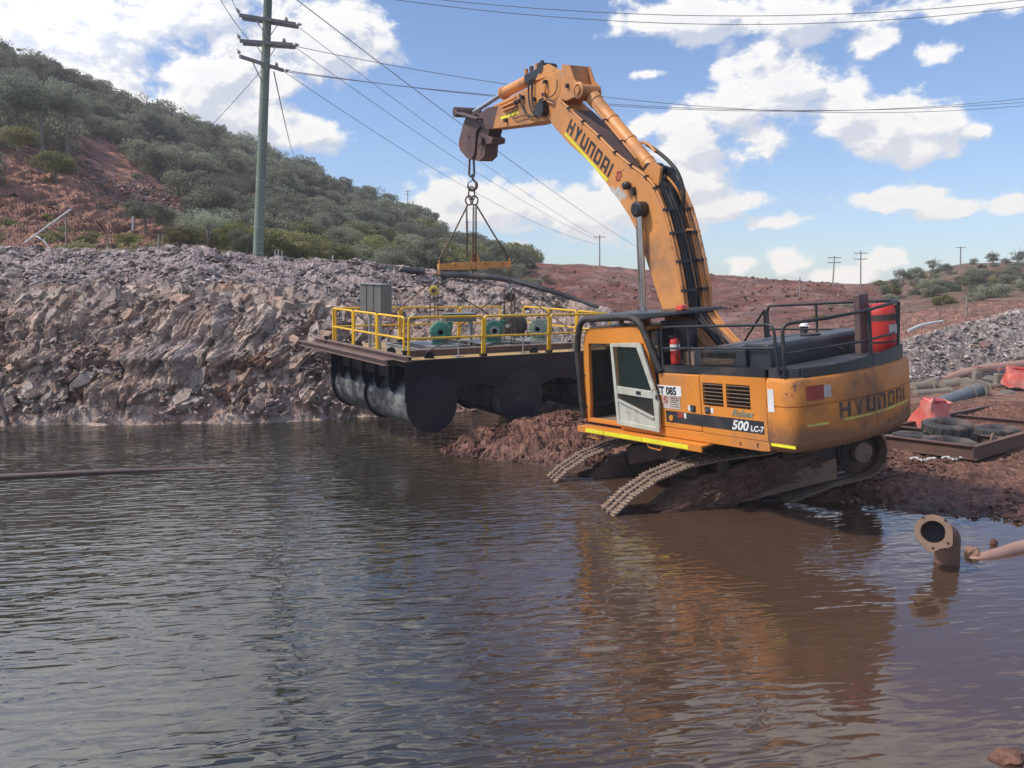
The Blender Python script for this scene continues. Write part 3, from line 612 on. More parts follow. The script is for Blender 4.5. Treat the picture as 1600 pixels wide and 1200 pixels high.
for px, py, Y, s, c, lb in [(20,415,25.5,.34,(.27,.22,.2),'pale flat slab on the bank top at the far left'),(78,420,25.7,.22,(.25,.2,.19),'pale slab right of the leftmost slab on the bank'),(145,413,26,.26,(.27,.23,.21),'flat pale slab below the leaning white pole'),
    (165,398,28,.25,(.3,.26,.24),'light boulder on the bank crest left of the gravel hump'),(560,430,26.5,.2,(.24,.2,.2),'grey stone on the bank above the pontoon cabinet'),(180,475,23.2,.28,(.2,.15,.13),'brown block on the left cliff face'),
    (1537,568,27,.26,(.25,.15,.13),'reddish boulder on the grey rubble above the pink pipe'),(1455,556,25.5,.2,(.24,.2,.2),'grey boulder on the right rubble beside the machine'),(1560,548,28,.16,(.34,.3,.29),'pale stone high on the right rubble slope'),
    (1480,548,27,.24,(.28,.22,.2),'flat brown slab in the middle of the right rubble slope'),(1548,577,24.5,.12,(.3,.26,.25),'small pale stone at the foot of the right rubble')]:
    p = at(px, py, Y); single_rock(px, py, Y, (s, s*.8, s*.5), c, lb, grp='larger rocks lying on the rubble', z=hz(p.x, p.y)+.05)
# ================================================================== EXCAVATOR
ORG = (.66, .235, .030)
M_['orange'] = paint('orange_paint', ORG, .42, dirt=(.24, .135, .085), amt=.28, scale=1.1, chips=.5)
M_['orange_low'] = paint('orange_counterweight_paint', ORG, .5, dirt=(.15, .088, .062), amt=.7, scale=.9, low=(.16, .50, .8, .8), chips=.9, streak=.3)
M_['boomorange'] = paint('boom_paint', (.63, .265, .075), .5, dirt=(.26, .14, .085), amt=.5, scale=.8, chips=.6, streak=.15)
M_['hitch'] = paint('hitch_steel', (.10, .062, .060), .55, dirt=(.16, .09, .07), amt=.5, scale=3)
M_['black'] = paint('black_paint', (.018, .020, .024), .42, dirt=(.10, .075, .065), amt=.30, scale=2.2)
M_['hood'] = paint('dusty_skylit_black_hood', (.030, .034, .042), .40, dirt=(.13, .11, .105), amt=.4, scale=1.5)  # dust tone raised to stand in for sky light on the hood top
M_['rubber'] = paint('rubber', (.020, .020, .021), .6, dirt=(.10, .07, .06), amt=.45, scale=5)
M_['grease'] = paint('greasy_black', (.02, .021, .025), .3, dirt=(.06, .045, .04), amt=.4, scale=3)
M_['chrome'] = paint('chrome_rod', (.55, .55, .56), .18, metal=1, dirt=(.2, .18, .17), amt=.12, scale=4, bump=.02)
M_['cream'] = paint('cream_door_paint', (.50, .50, .42), .5, dirt=(.25, .20, .16), amt=.35, scale=4)
M_['mudsteel'] = paint('muddy_steel', (.055, .042, .036), .7, dirt=(.15, .085, .06), amt=.8, scale=2.5, bump=.6)
M_['shoe'] = paint('track_shoe_steel', (.235, .165, .115), .65, dirt=(.17, .10, .07), amt=.6, scale=4, bump=.5)
M_['hub'] = paint('hub_tan', (.26, .175, .12), .7, dirt=(.17, .1, .07), amt=.5, scale=5)
M_['yellow_tape'] = paint('yellow_reflective_tape', (.80, .74, .03), .35, dirt=(.4, .3, .12), amt=.12, scale=4, bump=.05)
M_['yellow_old'] = paint('worn_yellow_tape', (.62, .55, .10), .5, dirt=(.3, .19, .1), amt=.6, scale=6, bump=.05)
M_['white'] = paint('white_sticker', (.72, .72, .70), .4, dirt=(.4, .33, .28), amt=.2, scale=6, bump=.03)
M_['dirtywhite'] = paint('dirty_white_sticker', (.50, .46, .42), .5, dirt=(.3, .2, .15), amt=.5, scale=6, bump=.03)
M_['red_refl'] = paint('red_reflector', (.33, .045, .035), .35, dirt=(.25, .1, .07), amt=.3, scale=6, bump=.03)
M_['ink'] = paint('black_ink', (.022, .024, .03), .5, dirt=(.10, .07, .06), amt=.25, scale=5, bump=.03)
M_['ink_worn'] = paint('worn_black_ink', (.05, .038, .033), .6, dirt=(.26, .14, .07), amt=.5, scale=4, bump=.03)
M_['script'] = paint('grey_green_script', (.22, .27, .20), .4, amt=.2)
M_['red'] = paint('red_paint', (.55, .035, .028), .38, dirt=(.25, .08, .06), amt=.25, scale=3)
M_['redglass'] = paint('red_lens', (.65, .08, .05), .2, amt=.1)
M_['grill'] = paint('grille_black', (.01, .01, .01), .7, amt=.3)
M_['louvre'] = paint('louvre_brown', (.16, .09, .05), .6, dirt=(.1, .06, .04), amt=.4)
M_['vinyl'] = paint('seat_vinyl', (.055, .055, .055), .6, amt=.2)
def glassmat():
    m, t, b = new_mat('cab_glass'); b.inputs['Base Color'].default_value = (.022, .034, .030, 1); b.inputs['Roughness'].default_value = .08; b.inputs['Alpha'].default_value = .55; return m
M_['glass'] = glassmat()

def euler_zyx(yaw, pit, rol):
    return Matrix.Rotation(R_(yaw), 4, 'Z') @ Matrix.Rotation(R_(pit), 4, 'Y') @ Matrix.Rotation(R_(rol), 4, 'X')
MX = Matrix.Translation((3.91, 14.19, 1.26)) @ euler_zyx(121.7, 3.1, -4.2)
MXI = MX.inverted()
def loc(px, py, axis, val):              # where the line of sight meets a plane of the machine
    o = MXI @ Vector((0, 0, CAM_H)); d = MXI.to_3x3() @ ray(px, py); t = (val-o[axis])/d[axis]; return o+d*t
def bl(px, py, y=.34): p = loc(px, py, 1, y); return (p.x, p.z)

# ---- lettering built from square strokes, like the worn logo
def wordmark(fn, h, thick, word='HYUNDAI', sw=.22, gap=.28, wid=.86):
    mb = MB(); x = 0.
    def quad(p):                        # p list of (u,v); subdivided sheet with thickness
        mb.add([fn(u, v, 0) for u, v in p]+[fn(u, v, thick) for u, v in p], [(4, 5, 6, 7), (0, 1, 5, 4), (1, 2, 6, 5), (2, 3, 7, 6), (3, 0, 4, 7), (3, 2, 1, 0)])
    def rect(a, b, c, d):
        n = max(1, int(round((b-a)/.3)))
        for i in range(n):
            p, q = a+(b-a)*i/n, a+(b-a)*(i+1)/n; quad([(p*h, c*h), (q*h, c*h), (q*h, d*h), (p*h, d*h)])
    for ch in word:
        w = wid; s = sw
        if ch == 'H': rect(x, x+s, 0, 1); rect(x+w-s, x+w, 0, 1); rect(x+s, x+w-s, .40, .62)
        elif ch == 'Y':
            quad([(x*h, h), ((x+s*1.25)*h, h), ((x+w/2+s*.62)*h, .42*h), ((x+w/2-s*.62)*h, .42*h)])
            quad([((x+w-s*1.25)*h, h), ((x+w)*h, h), ((x+w/2+s*.6)*h, .42*h), ((x+w/2-s*.3)*h, .5*h)]); rect(x+w/2-s*.6, x+w/2+s*.6, 0, .42)
        elif ch == 'U': rect(x, x+s, .10, 1); rect(x+w-s, x+w, 0, 1); rect(x+s, x+w-s, 0, .2); quad([(x*h, .1*h), ((x+s)*h, .1*h), ((x+s)*h, 0), ((x+.1)*h, 0)])
        elif ch == 'N': rect(x, x+s, 0, 1); rect(x+w-s, x+w, 0, .92); rect(x+s, x+w-s, .8, 1); quad([((x+w-s)*h, .92*h), ((x+w)*h, .92*h), ((x+w-.1)*h, h), ((x+w-s)*h, h)])
        elif ch == 'D': rect(x, x+s, 0, 1); rect(x+w-s, x+w, .1, .9); rect(x+s, x+w-s*.5, .8, 1); rect(x+s, x+w-s*.5, 0, .2)
        elif ch == 'A': rect(x, x+s, 0, 1); rect(x+w-s, x+w, 0, .92); rect(x+s, x+w-s*.4, .8, 1); rect(x+s, x+w-s, .26, .44)
        elif ch == 'I': rect(x, x+s, 0, 1); w = s
        x += w+gap
    return mb, (x-gap)*h
def text_mesh(name, body, size, mat, parent, M, bold=0, shear=0, ext=.003, sx=1, label=None):
    cu = bpy.data.curves.new(name, 'FONT'); cu.body = body; cu.size = size; cu.extrude = ext; cu.offset = bold; cu.shear = shear; cu.resolution_u = 3
    o = bpy.data.objects.new('tmp', cu); COL.objects.link(o); dg = bpy.context.evaluated_depsgraph_get(); me = bpy.data.meshes.new_from_object(o.evaluated_get(dg)); bpy.data.objects.remove(o)
    me.name = name; me.materials.clear(); me.transform(M @ Matrix.Diagonal((sx, 1, 1, 1)))
    oo = link(name, me, mat, parent); 
    if label: oo['label'] = label
    return oo
def frame(o, ux, uy): ux, uy = Vector(ux).normalized(), Vector(uy).normalized(); n = ux.cross(uy); M = Matrix((ux, uy, n)).transposed().to_4x4(); M.translation = Vector(o); return M

EX = empty('excavator', MX); tag(EX, 'orange tracked excavator standing nose down in the water and lifting a black pontoon', 'excavator')
SY = 1.45
# ---- upper structure, left side (y>0), orange panels
house = MB(); house.bb(-2.3, 1.0, -1.4, 1.36, .03, 1.08); house.bb(1.0, 2.2, -1.4, -.5, .03, 1.0); house.bb(1.0, 2.15, -.5, 1.36, -.12, .06)
house.build('upper_frame', M_['black'], EX)
pa = MB(); pa.prism([(.02, .16), (.02, .69), (.01, 1.12), (-.965, 1.12), (-.965, .16)], 1.36, SY); pa.build('side_door', M_['orange'], EX, bevel=.02)
# engine door with two louvre openings: frame of bars around the holes
pb = MB(); x0, x1 = -2.325, -.985; z0, z1 = .16, 1.13; l0, l1, l2, l3 = -1.03, -1.47, -1.535, -2.02; lz0, lz1 = .62, 1.0
for a, b, c, d in ((x0, x1, z0, lz0), (x0, x1, lz1, z1), (x0, l3, lz0, lz1), (l2, l1, lz0, lz1), (l0, x1, lz0, lz1)): pb.bb(a, b, 1.36, SY, c, d)
pb.build('engine_door', M_['orange'], EX)
for a, b in ((l0, l1), (l2, l3)):
    g = MB(); g.bb(a, b, 1.34, 1.38, lz0, lz1); go = g.build('louvre_opening', M_['grill'], EX)
    for k in range(6):
        zc = lz0+.035+k*(lz1-lz0-.05)/5.4; s = MB(); s.beam((a-.01, SY-.03, zc), (b+.01, SY-.03, zc), .07, .012, up=(0, -.55, 1)); s.build('louvre_slat', M_['louvre'], go)
sk = MB(); sk.prism([(1.15, .155), (-2.34, .155), (-2.34, 0), (-2.2, -.015), (1.15, -.015)], 1.36, SY-.008); sk.build('side_skirt', M_['orange'], EX, bevel=.012)
rp = MB(); rp.bb(-2.3, 2.1, -SY, -1.41, 0, 1.12); rp.build('right_side_panel', M_['orange'], EX)
st = MB(); st.bb(-2.26, -.12, SY, SY+.004, .26, .46); st.build('black_stripe', M_['ink'], EX)
text_mesh('model_number', '500', .21, M_['white'], EX, frame((-1.62, SY+.006, .285), (-1, 0, 0), (0, 0, 1)), .006, .25, sx=1.05)
text_mesh('model_number_suffix', 'LC-7', .125, M_['white'], EX, frame((-2.0, SY+.006, .29), (-1, 0, 0), (0, 0, 1)), .003, .1)
text_mesh('script_lettering', 'Robex', .16, M_['script'], EX, frame((-1.63, SY+.006, .50), (-1, 0, 0), (0, 0, 1)), .003, .45)
pl = MB(); pl.bb(-.53, .05, SY, SY+.005, .73, .905); po = pl.build('number_plate', M_['white'], EX)
text_mesh('plate_number', 'ST 085', .185, M_['ink'], EX, frame((.07, SY+.007, .752), (-1, 0, 0), (0, 0, 1)), .006, 0, sx=.93)
pl = MB(); pl.bb(-.49, -.06, SY, SY+.005, .50, .72); pl.build('service_sticker', M_['dirtywhite'], EX)
def logo(x, y, z, ux, uy, s):
    mb = MB(); F = frame((x, y, z), ux, uy)
    for a, b in (((-.5, .15), (0, .6)), ((0, .6), (.5, .2)), ((-.5, .15), (.35, -.1)), ((-.4, -.2), (0, -.6)), ((0, -.6), (.45, -.15))):
        p, q = F @ Vector((a[0]*s, a[1]*s, .004)), F @ Vector((b[0]*s, b[1]*s, .004)); mb.beam(p, q, .2*s, .006, up=F.col[2][:3])
    return mb
logo(-.14, SY+.003, .65, (-1, 0, 0), (0, 0, 1), .10).build('sticker_logo', M_['red_refl'], EX)
tx = MB()
for k in range(5): tx.bb(-.24-.02*(k % 2), -.46+.03*(k % 3), SY+.005, SY+.007, .535+k*.038, .547+k*.038)
tx.build('sticker_text_lines', M_['ink_worn'], EX)
for x in (-.79, -1.12):
    l = MB(); l.bb(x-.055, x+.055, SY, SY+.015, .49, .60); lo = l.build('door_latch', M_['black'], EX, bevel=.005); l = MB(); l.ring((x, SY+.014, .545), (x, SY+.03, .545), .022); l.build('latch_knob', M_['chrome'], lo)
    l = MB(); l.bb(x+(.07 if x > -1 else -.12), x+(.12 if x > -1 else -.07), SY, SY+.004, .5, .59); l.build('warning_sticker', M_['white'], EX)
for a, b, c, d, mt in ((-.42, -.55, .36, .45, 'red_refl'), (-.57, -.62, .36, .45, 'white'), (-2.36, -2.47, .62, .97, 'white')):
    l = MB(); y = SY+.004 if a > -2.3 else SY-.0; l.bb(a, b, y, y+.006, c, d); l.build('warning_sticker', M_[mt], EX)
for x in (-1.75, -2.1): text_mesh('stencil_letter', 'c' if x > -2 else 'f', .1, M_['ink'], EX, frame((x, SY-.004, .04), (-1, 0, 0), (0, 0, 1)), .002)
l = MB(); l.bb(-2.38, -2.82, SY+.001, SY+.004, .10, .145); l.build('yellow_tape', M_['yellow_tape'], EX)
l = MB(); l.ring((-.26, SY, .34), (-.26, SY+.03, .34), .05); l.build('filler_cap', M_['orange'], EX)

# ---- counterweight (closed outline in plan, inset per height so that groove and bevels are real)
def cw_outline(ins):
    pts = []; r = .22; W = SY-ins; xr = -2.85+ins
    def rear(y): return -.30*(1-(y/SY)**2)
    pts.append((-2.335, W)); 
    for k in range(5): t = k/4*math.pi/2; pts.append((xr+r-r*math.sin(t)+0, W-r+r*math.cos(t)))
    for k in range(1, 16): y = (W-r)*(1-2*k/16); pts.append((xr+rear(y)-rear(W-r), y))
    for k in range(5): t = (1-k/4)*math.pi/2; pts.append((xr+r-r*math.sin(t), -(W-r+r*math.cos(t))))
    pts.append((-2.335, -W)); return pts
def cw_x(y):
    r = .22; y = y/1.085 if y < 0 else y; return -2.85-.30*(1-(y/SY)**2)+.30*(1-((SY-r)/SY)**2)
def counterweight():
    lv = [(-.03, .20), (.0, .10), (.05, .04), (.12, .008), (.14, 0), (.695, 0), (.70, .018), (.715, .018), (.72, 0), (1.06, 0), (1.10, .015), (1.125, .05)]
    V = []; n = None
    for z, i in lv:
        o = cw_outline(i); n = len(o); V += [(x, y if y > 0 else y*1.085, z) for x, y in o]
    F = []
    for k in range(len(lv)-1): F += [(k*n+i, k*n+(i+1) % n, (k+1)*n+(i+1) % n, (k+1)*n+i) for i in range(n)]
    F += [tuple(range(n-1, -1, -1)), tuple((len(lv)-1)*n+i for i in range(n))]
    m = MB(); m.add(V, F); return m.build('counterweight', M_['orange_low'], EX, smooth=True, angle=30)
counterweight()
def cwfn(y0, z0):
    def f(u, v, t): y = y0-u; return Vector((cw_x(y)-.004-t, y, z0+v))
    return f
def cw_strip(y0, y1, z0, z1, mat, name, sl=0, th=.004):
    m = MB(); n = 14
    for i in range(n):
        a, b = y0+(y1-y0)*i/n, y0+(y1-y0)*(i+1)/n; za, zb = sl*(a-y0), sl*(b-y0); f = lambda y, z, t: Vector((cw_x(y)-.003-t, y, z))
        m.add([f(a, z0+za, 0), f(b, z0+zb, 0), f(b, z1+zb, 0), f(a, z1+za, 0), f(a, z0+za, th), f(b, z0+zb, th), f(b, z1+zb, th), f(a, z1+za, th)], [(0, 1, 2, 3), (4, 5, 6, 7), (0, 1, 5, 4), (1, 2, 6, 5), (2, 3, 7, 6), (3, 0, 4, 7)])
    return m.build(name, M_[mat], EX)
mb, wl = wordmark(cwfn(.66, .455), .235, .004, wid=.90, gap=.34)
mb.build('maker_lettering', M_['ink_worn'], EX, label='worn maker name HYUNDAI on the counterweight')
cw_strip(.60, -1.36, .405, .44, 'yellow_old', 'yellow_tape'); cw_strip(1.22, .86, .395, .43, 'yellow_old', 'yellow_tape')
cw_strip(1.21, .93, .78, 1.0, 'red_refl', 'red_reflector'); cw_strip(.925, .80, .80, .985, 'dirtywhite', 'white_reflector')
# black rim and deck
dk = MB(); dk.bb(-2.31, -.0, .95, SY-.06, 1.13, 1.24); dk.bb(-2.31, -.0, 1.30, SY-.02, 1.13, 1.25)
dk.build('side_deck', M_['black'], EX)
o = cw_outline(.07); rim = MB(); n = len(o)
rim.add([(x, y, 1.12) for x, y in o]+[(x, y, 1.26) for x, y in o], [tuple(range(n-1, -1, -1)), tuple(range(n, 2*n))]+[(i, (i+1) % n, n+(i+1) % n, n+i) for i in range(n)])
rim.build('rear_deck', M_['hood'], EX)
# engine hood with grille
hd = MB(); hd.prism([(-.62, 1.16), (-.62, 1.46), (-.72, 1.53), (-1.75, 1.53), (-1.75, 1.16)], -1.3, 1.2); hd.build('engine_hood', M_['hood'], EX, bevel=.025)
hd = MB(); hd.prism([(-1.6, 1.2), (-1.6, 1.57), (-1.7, 1.61), (-2.12, 1.60), (-2.17, 1.54), (-2.17, 1.2)], -1.33, 1.12); hd.build('rear_hood', M_['hood'], EX, bevel=.025)
gr = MB(); gr.bb(-.80, -1.52, 1.2, 1.206, 1.25, 1.36); go = gr.build('hood_grille', M_['grill'], EX)
for k in range(30):
    s = MB(); x = -.80-k*.0255; s.bb(x, x-.011, 1.2, 1.21, 1.38, 1.47); 
    s.build('grille_slot', M_['grill'], go)
for k in range(5):
    s = MB(); s.bb(-.80, -1.52, 1.204, 1.214, 1.265+k*.022, 1.270+k*.022); s.build('grille_bar', M_['hub'], go)
s = MB()
for k in range(3): s.bb(-.85-.28*k, -1.05-.28*k, .9, -1.1, 1.528, 1.536)
s.build('hood_top_panel', M_['hood'], EX)
s = MB(); s.ring((-1.9, -.2, 1.6), (-1.9, -.2, 1.625), .16); s.build('hood_vent', M_['grill'], EX)
s = MB(); s.tube([(-2.17, -.35, 1.42), (-2.21, -.35, 1.42), (-2.21, -.55, 1.36), (-2.21, -.62, 1.30)], .012, 6); s.build('hood_latch', M_['hub'], EX)
# valve box left of the grille, air cleaner housings near boom foot
s = MB(); s.bb(-.30, -.60, .75, 1.15, 1.13, 1.47); s.build('tool_box', M_['hub'], EX, bevel=.03)
s = MB(); s.bb(.02, -.28, .5, .95, 1.1, 1.26); s.build('bracket_box', M_['hub'], EX, bevel=.02)
s = MB(); s.bb(-2.38, -2.50, -.66, -.92, 1.2, 2.22); s.build('exhaust_stack', M_['hitch'], EX, bevel=.03)

# ---- handrails
def rail(pts, r=.024, name='handrail', mat='black', fr=.12): return MB().tube(fillet(pts, fr), r, 8).build(name, M_[mat], EX, smooth=True, angle=60)
rail([(-.10, SY-.03, 1.18), (-.10, SY-.03, 1.92), (-2.50, SY-.03, 1.93), (-2.56, SY-.03, 1.18)])
rail([(-.10, SY-.03, 1.55), (-2.52, SY-.03, 1.58)], .02); rail([(-.75, SY-.03, 1.2), (-.75, SY-.03, 1.91)], .02)
rail([(-2.64, SY-.05, 1.15), (-2.64, SY-.06, 1.93), (cw_x(.9)+.08, .9, 1.95), (cw_x(0)+.10, 0, 1.98), (cw_x(-.9)+.1, -.9, 2.03), (-2.78, -1.27, 2.05), (-2.30, -1.38, 2.06), (-.1, -1.38, 2.05), (-.05, -1.38, 1.95), (-.05, -1.38, 1.15)], .027)
rail([(-2.66, SY-.08, 1.50), (cw_x(.8)+.1, .8, 1.52), (cw_x(0)+.10, 0, 1.53), (cw_x(-.9)+.1, -.9, 1.55), (-2.75, -1.3, 1.56), (-2.30, -1.38, 1.58), (-.05, -1.38, 1.60)], .02)
for y in (-.18, -1.15): rail([(cw_x(y)+.08, y, 1.14), (cw_x(y)+.09, y, 2.0)], .036 if y > -1 else .024, 'handrail_post')
rail([(-2.72, -1.31, 1.14), (-2.76, -1.31, 2.03)], .026, 'handrail_post'); rail([(-2.35, -1.38, 1.14), (-2.35, -1.38, 2.04)], .022, 'handrail_post'); rail([(-1.15, -1.38, 1.14), (-1.15, -1.38, 2.04)], .022, 'handrail_post')
rail([(.02, -1.38, 1.15), (.02, -1.38, 1.98)], .026, 'handrail_post'); rail([(.03, -1.38, 1.96), (.72, -1.38, 1.18)], .02, 'handrail_brace')
s = MB(); s.bb(-.02, -.10, -1.30, -1.40, 1.2, 1.5); s.build('mirror_bracket', M_['black'], EX)
# rear black ledge that carries the rail
s = MB()
for i in range(12):
    a, b = 1.2-2.5*i/12, 1.2-2.5*(i+1)/12
    s.add([(cw_x(a)+.05, a, 1.12), (cw_x(b)+.05, b, 1.12), (cw_x(b)+.05, b, 1.24+.01*i), (cw_x(a)+.05, a, 1.24+.01*i), (cw_x(a)+.09, a, 1.12), (cw_x(b)+.09, b, 1.12), (cw_x(b)+.09, b, 1.24+.01*i), (cw_x(a)+.09, a, 1.24+.01*i)], [(0, 1, 2, 3), (4, 5, 6, 7), (0, 1, 5, 4), (3, 2, 6, 7), (0, 3, 7, 4), (1, 2, 6, 5)])
s.build('rail_ledge', M_['black'], EX)

# ---- step with yellow strip
s = MB(); s.bb(2.28, -1.12, SY-.08, SY+.20, -.055, -.025); s.bb(2.28, -1.12, SY+.17, SY+.205, -.13, -.02); s.build('side_step', M_['orange'], EX)
for a, b in ((2.0, 1.45), (1.43, .35), (.33, -.82)):
    s = MB(); s.bb(a, b, SY+.205, SY+.212, -.115, -.04); s.build('yellow_strip', M_['yellow_tape'], EX)
for x in (2.05, .28): MB().tube(fillet([(x, SY+.12, -.06), (x-.02, SY+.14, -.22), (x-.36, SY+.14, -.24), (x-.38, SY+.12, -.08)], .05), .016, 6).build('step_loop', M_['orange'], EX, smooth=True)

# ---- cab
CB = empty('cab', None, EX)
def bx(name, mat, *b, bevel=0): return MB().bb(*b).build(name, M_[mat], CB, bevel=bevel)
fr = MB()   # side wall frame with opening; polygons in x,z extruded in y
def P2(poly, y0, y1): fr.prism(poly, y0, y1)
P2([(2.26, .04), (2.13, .04), (2.06, .45), (1.97, 1.62), (2.03, 1.86), (2.12, 1.70), (2.26, .6)], 1.37, SY)
P2([(2.03, 1.86), (1.97, 1.62), (.26, 1.62), (.30, 1.86), (.42, 1.93), (1.9, 1.93)], 1.37, SY)
P2([(2.15, .04), (2.15, .125), (.0, .125), (.0, .04)], 1.37, SY-.003)
P2([(.26, 1.62), (.36, 1.62), (.14, .127), (.02, .127)], 1.37, SY-.002)
P2([(1.22, .127), (1.14, .127), (1.12, 1.617), (1.19, 1.617)], 1.38, SY-.02)
o = fr.build('side_frame', M_['orange'], CB, bevel=.012)
bx('cab_roof', 'orange', .30, 2.02, .47, 1.37, 1.86, 1.94, bevel=.02); bx('cab_floor', 'hub', .05, 2.2, .47, 1.37, .02, .10)
wr = MB()
for a, b in ((2.2, 2.10), (.12, .02)): wr.bb(a, b, .44, .5, .05, 1.88)
wr.bb(.1, 2.1, .44, .5, .05, .62); wr.bb(.1, 2.1, .44, .5, 1.75, 1.88); wr.bb(2.12, 2.2, .5, 1.37, .05, .35); wr.bb(2.05, 2.12, .5, 1.37, 1.7, 1.9); wr.bb(.02, .08, .5, 1.37, .05, .75); wr.bb(.05, .12, .5, 1.37, 1.6, 1.86)
wr.build('inner_frame', M_['black'], CB)
bx('right_window', 'glass', .12, 2.1, .465, .475, .62, 1.75); bx('windscreen', 'glass', 2.14, 2.15, .5, 1.37, .35, 1.72); bx('rear_window', 'glass', .04, .05, .5, 1.37, .75, 1.6)
g = MB(); g.prism([(1.11, .7), (1.10, 1.6), (.37, 1.6), (.26, .7)], 1.40, 1.405); g.build('side_window', M_['glass'], CB)
g = MB(); g.prism([(1.12, .13), (1.12, .7), (.26, .7), (.16, .13)], 1.385, 1.42); g.build('lower_side_panel', M_['orange'], CB)
s = MB(); s.bb(.45, 1.0, .62, 1.18, .38, .55); s.beam((.52, .9, .5), (.30, .9, 1.22), .52, .14, up=(0, 1, 0)); s.bb(.22, .36, .75, 1.05, 1.22, 1.42); s.build('operator_seat', M_['vinyl'], CB, bevel=.04)
s = MB(); s.bb(.6, 1.25, 1.14, 1.3, .1, .62); s.bb(.7, 1.2, .5, .62, .1, .62); s.build('side_console', M_['cream'], CB, bevel=.03)
for y in (1.2, .58):
    l = MB().tube([(1.28, y, .60), (1.32, y, .78), (1.30, y, .92)], [.035, .03, .022]).build('joystick', M_['vinyl'], CB, smooth=True)
    MB().lathe([(.01, -.05), (.035, -.03), (.04, 0), (.03, .04), (.01, .05)], (1.30, y, .95), (0, 0, 1), 12).build('joystick_knob', M_['dirtywhite'], l, smooth=True)
for y in (.82, 1.0): MB().tube([(1.75, y, .1), (1.78, y, .5), (1.72, y, .72)], .014, 6).build('travel_lever', M_['vinyl'], CB)
bx('monitor', 'vinyl', 1.85, 1.9, .55, .75, .8, 1.0)
bx('window_bar', 'black', 1.2, 2.1, .50, .52, .74, .80)
# open door, folded back against the side: frame with two windows
DY0, DY1 = SY+.055, SY+.10
dr = MB()
out = [(1.14, .10), (1.215, 1.64), (.42, 1.66), (.30, 1.60), (.06, .95), (-.06, .60), (-.02, .06)]
def dq(p): dr.prism(p, DY0, DY1)
dq([(1.14, .10), (1.18, 1.64), (1.10, 1.58), (1.055, .10)]); dq([(1.18, 1.64), (.40, 1.66), (.44, 1.57), (1.10, 1.58)]); dq([(.40, 1.66), (.31, 1.60), (.03, .84), (.11, .80), (.44, 1.57)])
dq([(1.066, .84), (.11, .80), (.10, .66), (1.062, .70)]); dq([(.03, .84), (-.055, .60), (-.015, .06), (.065, .07), (.10, .79)])
dq([(1.055, .10), (1.06, .19), (.065, .15), (.065, .07)])
dd = dr.build('cab_door', M_['cream'], CB, bevel=.008)
MB().prism([(1.10, 1.58), (1.066, .84), (.11, .80), (.44, 1.57)], DY0+.015, DY0+.02).build('door_upper_glass', M_['glass'], dd)
MB().prism([(1.06, .70), (1.058, .56), (.09, .30), (.10, .66)], DY0+.015, DY0+.02).build('door_lower_glass', M_['glass'], dd)
MB().prism([(1.058, .56), (1.058, .19), (.068, .15), (.09, .30)], DY0+.01, DY0+.03).build('door_lower_panel', M_['cream'], dd)
MB().beam((1.05, DY1-.005, .58), (.09, DY1-.005, .32), .03, .05, up=(0, 1, 0)).build('door_diagonal_bar', M_['cream'], dd)
MB().bb(.52, .40, DY1-.003, DY1+.012, .72, .78).build('door_handle', M_['ink'], dd)
MB().bb(.0, -.035, DY1-.003, DY1+.02, .66, .74).build('door_latch', M_['black'], dd)
# guard: heavy black tube and roof plate
gt = MB(); path = fillet([(2.25, 1.50, .12), (2.25, 1.52, 1.60), (2.08, 1.52, 2.10), (.62, 1.50, 2.12), (.34, 1.50, 2.02), (-.06, 1.46, 1.15)], .22, 5); gt.tube(path, .062, 12); gt.build('guard_tube', M_['rubber'], CB, smooth=True, angle=60)
gt = MB(); path = fillet([(2.30, .42, .12), (2.30, .42, 1.60), (2.12, .42, 2.10), (.62, .42, 2.12), (.0, .44, 2.0)], .22, 5); gt.tube(path, .055, 12); gt.build('guard_tube', M_['rubber'], CB, smooth=True, angle=60)
for z in (.35, .98, 1.42): MB().beam((2.33, 1.50, z), (2.13, 1.42, z), .05, .03).build('guard_clamp', M_['black'], CB)
r = MB(); r.prism([(2.16, 2.12), (1.9, 2.17), (-.55, 2.19), (-.58, 2.13), (.5, 2.05), (1.95, 2.08)], .36, 1.50); r.build('guard_roof', M_['hood'], CB, bevel=.02)
MB().bb(-.40, -.56, 1.2, 1.34, 2.19, 2.28).build('warning_light', M_['redglass'], CB, bevel=.02)
s = MB(); s.prism([(.36, 2.0), (.10, 1.16), (-.18, 1.16), (-.42, 1.75), (-.45, 2.0)], .9, 1.0); s.build('rear_guard_panel', M_['hood'], CB)
# ---- boom
BH = .34
boom_low = [bl(*p) for p in ((858,186),(866,199),(890,226),(920,253),(945,283),(966,312),(983,338),(995,362),(1010,408),(1022,446),(1036,487))]+[(.75, .78), (.30, .55)]
boom_up = [bl(*p) for p in ((872,158),(888,172),(910,193),(935,216),(960,241),(985,261),(1008,279),(1022,296),(1036,330),(1046,366),(1056,410),(1064,455),(1070,492))]+[(-.05, 1.05), (.0, .65)]
bm = MB(); bm.prism(boom_low+boom_up[::-1], -BH, BH); bo = bm.build('boom', M_['boomorange'], EX, bevel=.012)
def along(k0, n): return boom_up[k0:k0+n]
# top flange dark grease area and seams
def bpt(poly, d): # offset point list away from the boom centre (up/back)
    q = []
    for i, (x, z) in enumerate(poly):
        a, b = poly[max(i-1, 0)], poly[min(i+1, len(poly)-1)]; tx_, tz = b[0]-a[0], b[1]-a[1]; l = math.hypot(tx_, tz); q.append((x+(-tz/l)*-d, z+(tx_/l)*-d))
    return q
